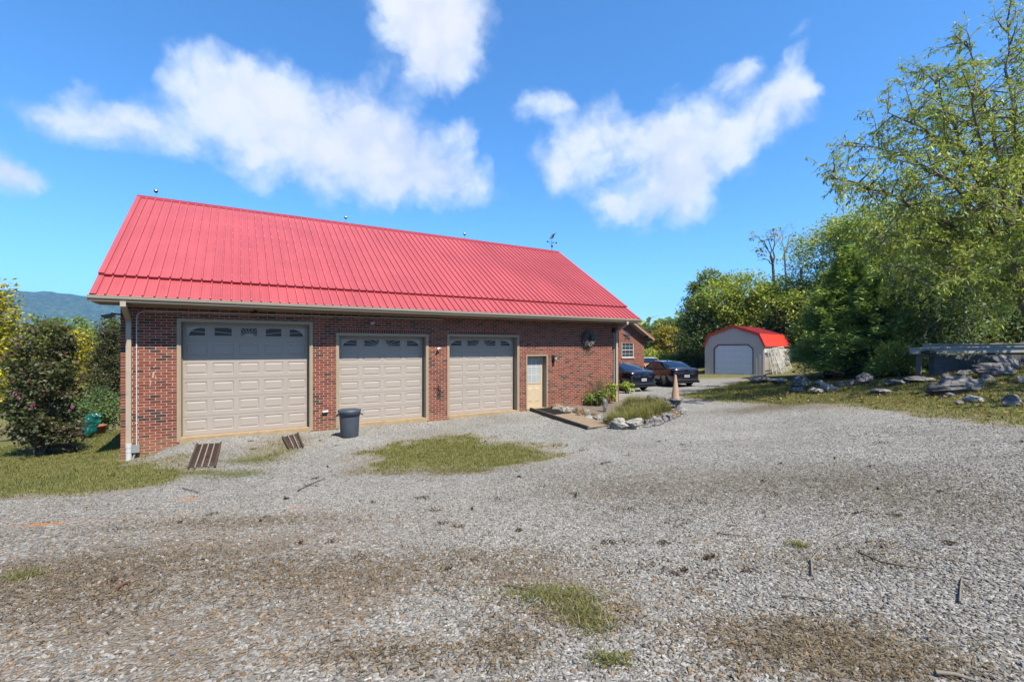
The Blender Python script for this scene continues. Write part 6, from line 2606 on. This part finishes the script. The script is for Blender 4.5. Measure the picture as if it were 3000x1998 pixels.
def grass_clump(name, label, pts, h, n, seed, mt_, lean=.35, wd=.009, cat='grass'):
    r = np.random.default_rng(seed)
    c = pts[0]
    T = []
    P = np.array(pts)
    j = r.integers(0, len(P), n)
    B = P[j] + np.concatenate([r.normal(size=(n, 2)) * .16, np.zeros((n, 1))], 1)
    B[:, 2] = zsurf(B[:, 0], B[:, 1]) - .02
    H_ = h * r.uniform(.55, 1.15, n) * (.45 + 1.1 * fbm2(B[:, 0], B[:, 1], 1.7, 2, seed))
    dirn = unit(np.concatenate([r.normal(size=(n, 2)), np.zeros((n, 1))], 1))
    ln = lean * r.uniform(.2, 1.2, n)
    s = np.stack([-dirn[:, 1], dirn[:, 0], np.zeros(n)], 1) * wd
    M1 = B + dirn * (H_ * ln * .35)[:, None] + np.array([0, 0, 1])[None] * (H_ * .6)[:, None]
    M2 = B + dirn * (H_ * ln)[:, None] + np.array([0, 0, 1])[None] * (H_ * .95)[:, None]
    V = np.stack([B - s, B + s, M1 + s * .8, M1 - s * .8, M2], 1).reshape(-1, 3)
    q = 5 * np.arange(n)[:, None]
    Q1 = q + np.array([[0, 1, 2]])
    Q2 = q + np.array([[0, 2, 3]])
    Q3 = q + np.array([[3, 2, 4]])
    tint = np.repeat(np.clip(r.random(n) * .9, 0, 1), 5)
    base = np.array([c[0], c[1], zs(c[0], c[1])])
    o = link(name, np_mesh(name, V - base, np.concatenate([Q1, Q2, Q3]), {'tint': tint}), mt_, loc=tuple(base))
    lab(o, label, cat)
    return o


M_WEED = leaf_mat('weed_grass', [(0, (.13, .155, .03)), (.45, (.26, .27, .06)), (.75, (.42, .35, .13)), (1, (.60, .46, .27))], .3)
M_TURF = leaf_mat('turf_blade', [(0, (.11, .135, .025)), (.5, (.21, .235, .045)), (.8, (.33, .31, .10)), (1, (.52, .42, .22))], .35)
bed = [hit(px, py)[:] for (px, py) in ((1815, 1240), (1850, 1235), (1880, 1228), (1910, 1215), (1940, 1205), (1870, 1205), (1830, 1215), (1900, 1190), (1850, 1190), (1930, 1190), (1800, 1245))]
grass_clump('weedy_grass', 'tall seeding grass filling the stone-edged bed at the garage corner', bed, .42, 6500, 3, M_WEED, .85, .0045)
grass_clump('dry_grass', 'dry tan grass plume standing against the brick wall in the bed', [local(w_at(1752, -.4), -.45, 0)[:]], 1.15, 260, 4, leaf_mat('dry_stalk', [(0, (.28, .20, .11)), (1, (.46, .34, .20))], .2), .22, .006)
lp = local(w_at(1740, -.5), -.5, 0)
tree('leafy_plant', 'bright green leafy plant at the brick wall beside the ramp stones', 'plant', (lp.x, lp.y, zs(lp.x, lp.y)), [(lp.x, lp.y, zs(lp.x, lp.y) + .28, .36, .3, .26), (lp.x + .2, lp.y - .05, zs(lp.x, lp.y) + .4, .22, .22, .22)], 1200, .09, .045, LG['mid'], 81, clump=.12, trunk_r=.015)
lp = local(w_at(1793, -.4), -.35, 0)
tree('leafy_plant', 'small green plant with orange tips between the upright stone and the downspout', 'plant', (lp.x, lp.y, zs(lp.x, lp.y)), [(lp.x, lp.y, zs(lp.x, lp.y) + .45, .25, .22, .35)], 600, .10, .055, LG['yel'], 82, clump=.12, trunk_r=.012)
lp = hit(1832, 1152)
tree('leafy_plant', 'green weed growing between the downspout and the black sedan', 'plant', (lp.x, lp.y, zs(lp.x, lp.y)), [(lp.x, lp.y, zs(lp.x, lp.y) + .3, .4, .3, .35)], 600, .13, .06, LG['yel'], 83, clump=.12, trunk_r=.012)
# wire hoop edging in the bed
m = MB()
hp = hit(1862, 1170)
m.tube([(-.3, 0, -.05), (-.3, 0, .30), (-.25, 0, .42), (.2, 0, .44), (.3, 0, .36), (.3, 0, -.05)], .012, 6)
o = m.build('wire_hoop', M_GALV, loc=(hp.x, hp.y, zs(hp.x, hp.y)), rot=(0, 0, .3))
lab(o, 'thin grey wire hoop standing behind the tall grass of the bed', 'hoop')

# ---- turf blades on lawn, bank and patches
def turf(name, label, poly_test, box_, dens, h, seed, wd=.006):
    r = np.random.default_rng(seed)
    (x0, x1), (y0, y1) = box_
    n = int((x1 - x0) * (y1 - y0) * dens)
    X = r.uniform(x0, x1, n)
    Y = r.uniform(y0, y1, n)
    vis = np.abs(X / np.maximum(Y, .1)) < 1.2
    keep = vis & (grass_mask(X, Y) * (.35 + 1.1 * fbm2(X, Y, 3.2, 3, seed + 40)) > r.uniform(.18, .75, n)) & poly_test(X, Y)
    X, Y = X[keep], Y[keep]
    w_, d_ = to_local(X, Y)
    inside = (w_ > WL - .02) & (w_ < WR + .05) & (d_ > -.04)
    X, Y = X[~inside], Y[~inside]
    n = len(X)
    Z = zsurf(X, Y) - .008
    B = np.stack([X, Y, Z], 1)
    patch = fbm2(X, Y, 1.6, 3, seed)
    H_ = h * r.uniform(.45, 1.25, n) * (.6 + .8 * patch)
    di = unit(np.concatenate([r.normal(size=(n, 2)), np.zeros((n, 1))], 1))
    s = np.stack([-di[:, 1], di[:, 0], np.zeros(n)], 1) * (wd * (.7 + .05 * Y))[:, None]
    tip = B + di * (H_ * r.uniform(.2, 1.0, n))[:, None] + np.array([0, 0, 1.0])[None] * H_[:, None]
    V = np.stack([B - s, B + s, tip], 1).reshape(-1, 3)
    Q = np.arange(3 * n).reshape(n, 3)
    tint = np.repeat(np.clip(.65 * r.random(n) + .75 * (patch - .4), 0, 1), 3)
    o = link(name, np_mesh(name, V, Q, {'tint': tint}), M_TURF)
    lab(o, label, 'grass', kind='stuff')
    return o


turf('grass_blades', 'short mown grass of the lawn beside the garage', lambda X, Y: X < -4.5, ((-16, -4.5), (5.5, 18)), 900, .055, 1)
turf('grass_blades', 'green grass patches growing out of the gravel before the garage doors', lambda X, Y: (X > -5.5) & (X < 2.6) & (Y < 13.5), ((-5.5, 2.6), (7.5, 13)), 1100, .06, 2)
turf('grass_blades', 'grass of the bank among the boulders', lambda X, Y: (X > 4.5), ((4.5, 17.5), (7.5, 27)), 520, .07, 3, .008)

# sparse weeds and straw in the foreground gravel
def litter(name, label, spots, n, ln, wd, h, mt_, seed):
    r = np.random.default_rng(seed)
    C = np.array([hit(px, py)[:] for (px, py, _, _) in spots])
    Rr = np.array([[rx * c[1] / F, ry * c[1] ** 2 / F / max(1, CAMZ - c[2])] for (px, py, rx, ry), c in zip(spots, C)])
    wgt = Rr[:, 0] * Rr[:, 1] + .02
    j = r.choice(len(C), n, p=wgt / wgt.sum())
    X = C[j, 0] + r.normal(size=n) * Rr[j, 0] * .6
    Y = np.maximum(C[j, 1] + r.normal(size=n) * Rr[j, 1] * .6, 1.6)
    B = np.stack([X, Y, zsurf(X, Y) + .006 + r.random(n) * .012], 1)
    di = unit(np.concatenate([r.normal(size=(n, 2)), np.zeros((n, 1))], 1))
    s = np.stack([-di[:, 1], di[:, 0], np.zeros(n)], 1) * wd
    L_ = ln * r.uniform(.4, 1.5, n)
    tip = B + di * L_[:, None] + np.array([0, 0, 1.0])[None] * (h * r.uniform(0, 1, n))[:, None]
    V = np.stack([B - s, B + s, tip], 1).reshape(-1, 3)
    o = link(name, np_mesh(name, V, np.arange(3 * n).reshape(n, 3), {'tint': np.repeat(r.random(n), 3)}), mt_)
    lab(o, label, 'plant litter', kind='stuff')


M_STRAW = leaf_mat('straw', [(0, (.085, .058, .030)), (.5, (.20, .145, .075)), (1, (.42, .33, .19))], .15)
litter('straw_litter', 'dry straw and leaf crumbs scattered over the gravel',
       [(2350, 1880, 420, 90), (2560, 1930, 300, 60), (2300, 1850, 260, 60), (2480, 1920, 320, 60), (2650, 1980, 260, 40), (1480, 1880, 100, 70), (250, 1760, 350, 80), (1480, 1900, 110, 80), (1650, 1790, 240, 60), (120, 1700, 320, 120), (420, 1640, 400, 60), (900, 1680, 500, 90), (2700, 1450, 350, 140), (2000, 1420, 500, 90), (1300, 1380, 300, 14),
        (2300, 1190, 220, 12), (1500, 1640, 300, 60), (700, 1530, 400, 30), (1150, 1920, 300, 60), (2450, 1640, 300, 50)], 46000, .06, .0034, .018, M_STRAW, 5)
litter('weed_litter', 'sparse green weeds rooted in the foreground gravel',
       [(1600, 1745, 130, 30), (1620, 1750, 110, 24), (1690, 1790, 90, 34), (1730, 1830, 60, 40), (2340, 1600, 26, 9), (690, 1390, 90, 14), (740, 1350, 90, 12), (590, 1385, 60, 8), (1790, 1940, 60, 20), (60, 1690, 60, 20)],
       6500, .05, .0032, .05, M_TURF, 6)
# brown clods of dead leaves lying about on the gravel
r = np.random.default_rng(17)
n = 900
px = r.uniform(300, 3000, n)
py = 1290 + 420 * r.random(n) ** 1.5
C = np.array([hit(a, b)[:2] for a, b in zip(px[:140], py[:140])])
C = C[:80]
j = r.integers(0, len(C), 2600)
sp_ = r.uniform(.2, 1.0, len(C)) ** 2
X = C[j, 0] + r.normal(size=2600) * .10 * sp_[j]
Y = C[j, 1] + r.normal(size=2600) * .08 * sp_[j]
ok = (grass_mask(X, Y) < .4) & (Y > 2)
wl_, dl_ = to_local(X, Y)
ok &= (dl_ < -.1)
X, Y = X[ok], Y[ok]
P = np.stack([X, Y, zsurf(X, Y) + .012 + .02 * r.random(len(X))], 1)
V, Q, t_ = leaf_cloud(P, r, .034, .013, r.random(len(X)), 0)
o = link('dead_leaf_litter', np_mesh('dead_leaf_litter', V, Q, {'tint': t_}), leaf_mat('dead_leaf', [(0, (.035, .022, .014)), (.6, (.10, .062, .035)), (1, (.22, .14, .07))], .1))
lab(o, 'brown clumps of dead leaves scattered on the gravel drive', 'leaf litter', kind='stuff')
# fallen leaves on the bank
n = 2600
X = r.uniform(9, 17, n)
Y = r.uniform(9, 22, n)
ok = grass_mask(X, Y) > .5
X, Y = X[ok], Y[ok]
P = np.stack([X, Y, zsurf(X, Y) + .05 + .03 * r.random(len(X))], 1)
V, Q, t_ = leaf_cloud(P, r, .09, .04, r.random(len(X)), 0)
o = link('fallen_leaves', np_mesh('fallen_leaves', V, Q, {'tint': t_}), leaf_mat('fallen_leaf', [(0, (.14, .06, .02)), (.6, (.32, .15, .04)), (1, (.42, .30, .06))], .1))
lab(o, 'fallen orange and yellow leaves strewn over the bank', 'leaf litter', kind='stuff')

# sticks
sticks = [([(872, 1442), (905, 1422), (935, 1410), (952, 1404)], .010, 'dark thin stick lying on the gravel between the garage and the clay streaks', M_BARK),
          ([(535, 1434), (556, 1440), (580, 1446)], .010, 'short dark stick next to the orange clay patch', M_BARK),
          ([(2380, 1690), (2376, 1645), (2405, 1612), (2440, 1575), (2480, 1558)], .008, 'curved pale vine-like stick lying on the coarse gravel', M_BARKP),
          ([(2510, 1620), (2580, 1650), (2660, 1668), (2730, 1672)], .008, 'thin straight twig beside the curved pale stick', M_BARK),
          ([(1480, 1722), (1560, 1738), (1650, 1750), (1760, 1756)], .009, 'mossy dark stick lying along the weeds in the foreground', M_BARK),
          ([(2812, 1770), (2814, 1730), (2818, 1700)], .007, 'short pale stick pointing away on the coarse gravel', M_BARKP),
          ([(2100, 1566), (2150, 1572), (2195, 1578)], .006, 'fine twig on the open gravel', M_BARK),
          ([(340, 1735), (362, 1720), (380, 1712)], .014, 'stubby reddish brown wood chip on the brown gravel', mat('chip', (.20, .09, .05), .8)),
          ([(2290, 1755), (2360, 1760), (2440, 1772)], .007, 'slender twig below the curved pale stick', M_BARK),
          ([(2740, 1985), (2800, 1992), (2860, 2010)], .013, 'light broken cane at the very edge of the foreground straw', M_BARKP)]
for (pp, r_, lb, mt_) in sticks:
    pts = []
    for (x, y) in pp:
        q = hit(x, y)
        q.z = zs(q.x, q.y) + r_ + .012
        pts.append(q)
    c = pts[0].copy()
    o = MB().tube([p - c for p in pts], [r_ * (1 - .5 * i / len(pts)) for i in range(len(pts))], 6).build('fallen_stick', mt_, loc=tuple(c))
    lab(o, lb, 'stick')

# ------------------------------------------------------------------ loose gravel: stones instanced on points
def gravel():
    r = np.random.default_rng(2)
    pts = []
    for (ya, yb, dens, smin, smax) in ((1.3, 4.2, 2600, .005, .019), (4.2, 7.0, 1400, .006, .018), (7.0, 11.0, 420, .008, .018), (11.0, 16.0, 130, .010, .020)):
        area = 2 * (1.22 * yb + 1.6) * (yb - ya)
        n = int(area * dens)
        Y = r.uniform(ya, yb, n)
        X = (1.22 * (ya + yb) / 2 + 1.6 + 1.22 * (yb - ya) / 2) * r.uniform(-1, 1, n)
        k_ = np.abs(X) < 1.22 * Y + 1.6
        X, Y = X[k_], Y[k_]
        n = len(X)
        g = grass_mask(X, Y)
        d = dirt_mask(X, Y)
        c = clay_mask(X, Y)
        w_, dd = to_local(X, Y)
        keep = (r.random(n) > g * 1.5) & (r.random(n) > .62 * d) & (r.random(n) > .9 * c) & ((dd < -.02) | (w_ > WR + .1) | (w_ < WL - .1))
        X, Y, d = X[keep], Y[keep], d[keep]
        s = smin + (smax - smin) * r.random(len(X)) ** 2.2
        s *= 1 + .35 * (fbm2(X, Y, .7, 2, 33) - .5)
        tone = np.clip(r.normal(.42, .145, len(X)) + .22 * (fbm2(X, Y, .5, 3, 12) - .5) * 2 + .1, 0, .8)
        brown = r.random(len(X)) < (.08 + .60 * d)
        tone = np.where(brown, r.uniform(.84, 1.0, len(X)), tone)
        pts.append(np.stack([X, Y, zsurf(X, Y) + s * .22, s, tone], 1))
    A = np.concatenate(pts)
    n = len(A)
    me = bpy.data.meshes.new('gravel_stones')
    me.vertices.add(n)
    me.vertices.foreach_set('co', A[:, :3].astype(np.float32).ravel())

    def attr(nm, typ, key, arr):
        a = me.attributes.new(nm, typ, 'POINT')
        a.data.foreach_set(key, arr.ravel())
    attr('scl', 'FLOAT', 'value', A[:, 3].astype(np.float32))
    attr('tone', 'FLOAT', 'value', A[:, 4].astype(np.float32))
    rot = np.stack([r.normal(0, .35, n), r.normal(0, .35, n), r.uniform(0, 6.28, n)], 1).astype(np.float32)
    attr('rot', 'FLOAT_VECTOR', 'vector', rot)
    attr('pick', 'INT', 'value', r.integers(0, 7, n).astype(np.int32))
    ms = tone_mat('gravel_stone', [(0, (.085, .082, .076)), (.25, (.185, .178, .166)), (.5, (.31, .298, .278)), (.8, (.49, .47, .44)), (.83, (.52, .50, .46)), (.86, (.16, .11, .07)), (1, (.40, .29, .185))],
                  .8, 'tone', 'INSTANCER', bump=0, var=.22, vscale=60)
    o = link('gravel_stones', me, ms)
    lab(o, 'loose crushed grey gravel stones of the drive', 'gravel', kind='stuff')
    ng = bpy.data.node_groups.new('gravel_scatter', 'GeometryNodeTree')
    ng.interface.new_socket('Geometry', in_out='INPUT', socket_type='NodeSocketGeometry')
    ng.interface.new_socket('Geometry', in_out='OUTPUT', socket_type='NodeSocketGeometry')
    N, Lk = ng.nodes, ng.links
    gi, go = N.new('NodeGroupInput'), N.new('NodeGroupOutput')
    join = N.new('GeometryNodeJoinGeometry')
    for k in range(7):
        ic = N.new('GeometryNodeMeshIcoSphere')
        ic.inputs['Radius'].default_value = 1.0
        ic.inputs['Subdivisions'].default_value = 2 if k < 4 else 1
        sp = N.new('GeometryNodeSetPosition')
        nz = N.new('ShaderNodeTexNoise')
        nz.noise_dimensions = '4D'
        nz.inputs['W'].default_value = k * 3.7
        nz.inputs['Scale'].default_value = .75
        nz.inputs['Detail'].default_value = 1.0
        sub = N.new('ShaderNodeVectorMath')
        sub.operation = 'SUBTRACT'
        sub.inputs[1].default_value = (.5, .5, .5)
        mul = N.new('ShaderNodeVectorMath')
        mul.operation = 'MULTIPLY'
        mul.inputs[1].default_value = (2.4, 2.4, 2.0)
        Lk.new(nz.outputs['Color'], sub.inputs[0])
        Lk.new(sub.outputs[0], mul.inputs[0])
        Lk.new(ic.outputs['Mesh'], sp.inputs['Geometry'])
        Lk.new(mul.outputs[0], sp.inputs['Offset'])
        tf = N.new('GeometryNodeTransform')
        tf.inputs['Scale'].default_value = (1.0, .62 + .05 * k, .42 + .04 * (k % 4))
        Lk.new(sp.outputs[0], tf.inputs[0])
        smn = N.new('GeometryNodeSetMaterial')
        smn.inputs['Material'].default_value = ms
        Lk.new(tf.outputs[0], smn.inputs[0])
        g2 = N.new('GeometryNodeGeometryToInstance')
        Lk.new(smn.outputs[0], g2.inputs[0])
        Lk.new(g2.outputs[0], join.inputs[0])
    iop = N.new('GeometryNodeInstanceOnPoints')
    iop.inputs['Pick Instance'].default_value = True

    def named(nm, typ):
        a = N.new('GeometryNodeInputNamedAttribute')
        a.data_type = typ
        a.inputs['Name'].default_value = nm
        return a.outputs['Attribute']
    Lk.new(gi.outputs[0], iop.inputs['Points'])
    Lk.new(join.outputs[0], iop.inputs['Instance'])
    Lk.new(named('pick', 'INT'), iop.inputs['Instance Index'])
    Lk.new(named('rot', 'FLOAT_VECTOR'), iop.inputs['Rotation'])
    Lk.new(named('scl', 'FLOAT'), iop.inputs['Scale'])
    Lk.new(iop.outputs[0], go.inputs[0])
    md = o.modifiers.new('scatter', 'NODES')
    md.node_group = ng
    return n


NG = gravel()
print('gravel stones', NG)

# ------------------------------------------------------------------ air
hz = MB()
zlo = float(min(Zf.min(), -30)) - 40
hz.box(gx[0] - 200, gx[-1] + 200, gy[0] - 200, gy[-1] + 200, zlo, 620)
me = hz.mesh('haze')
hz_o = bpy.data.objects.new('haze', me)
COL.objects.link(hz_o)
mh = bpy.data.materials.new('haze_air')
mh.use_nodes = True
t = NT(mh.node_tree)
pv = t.n('ShaderNodeVolumePrincipled', {'Color': (.16, .44, 1.0, 1), 'Density': .00012, 'Anisotropy': .1})
t.t.links.new(pv.outputs[0], t.n('ShaderNodeOutputMaterial').inputs['Volume'])
me.materials.append(mh)
lab(hz_o, 'thin blue haze in the air', 'haze', kind='stuff')
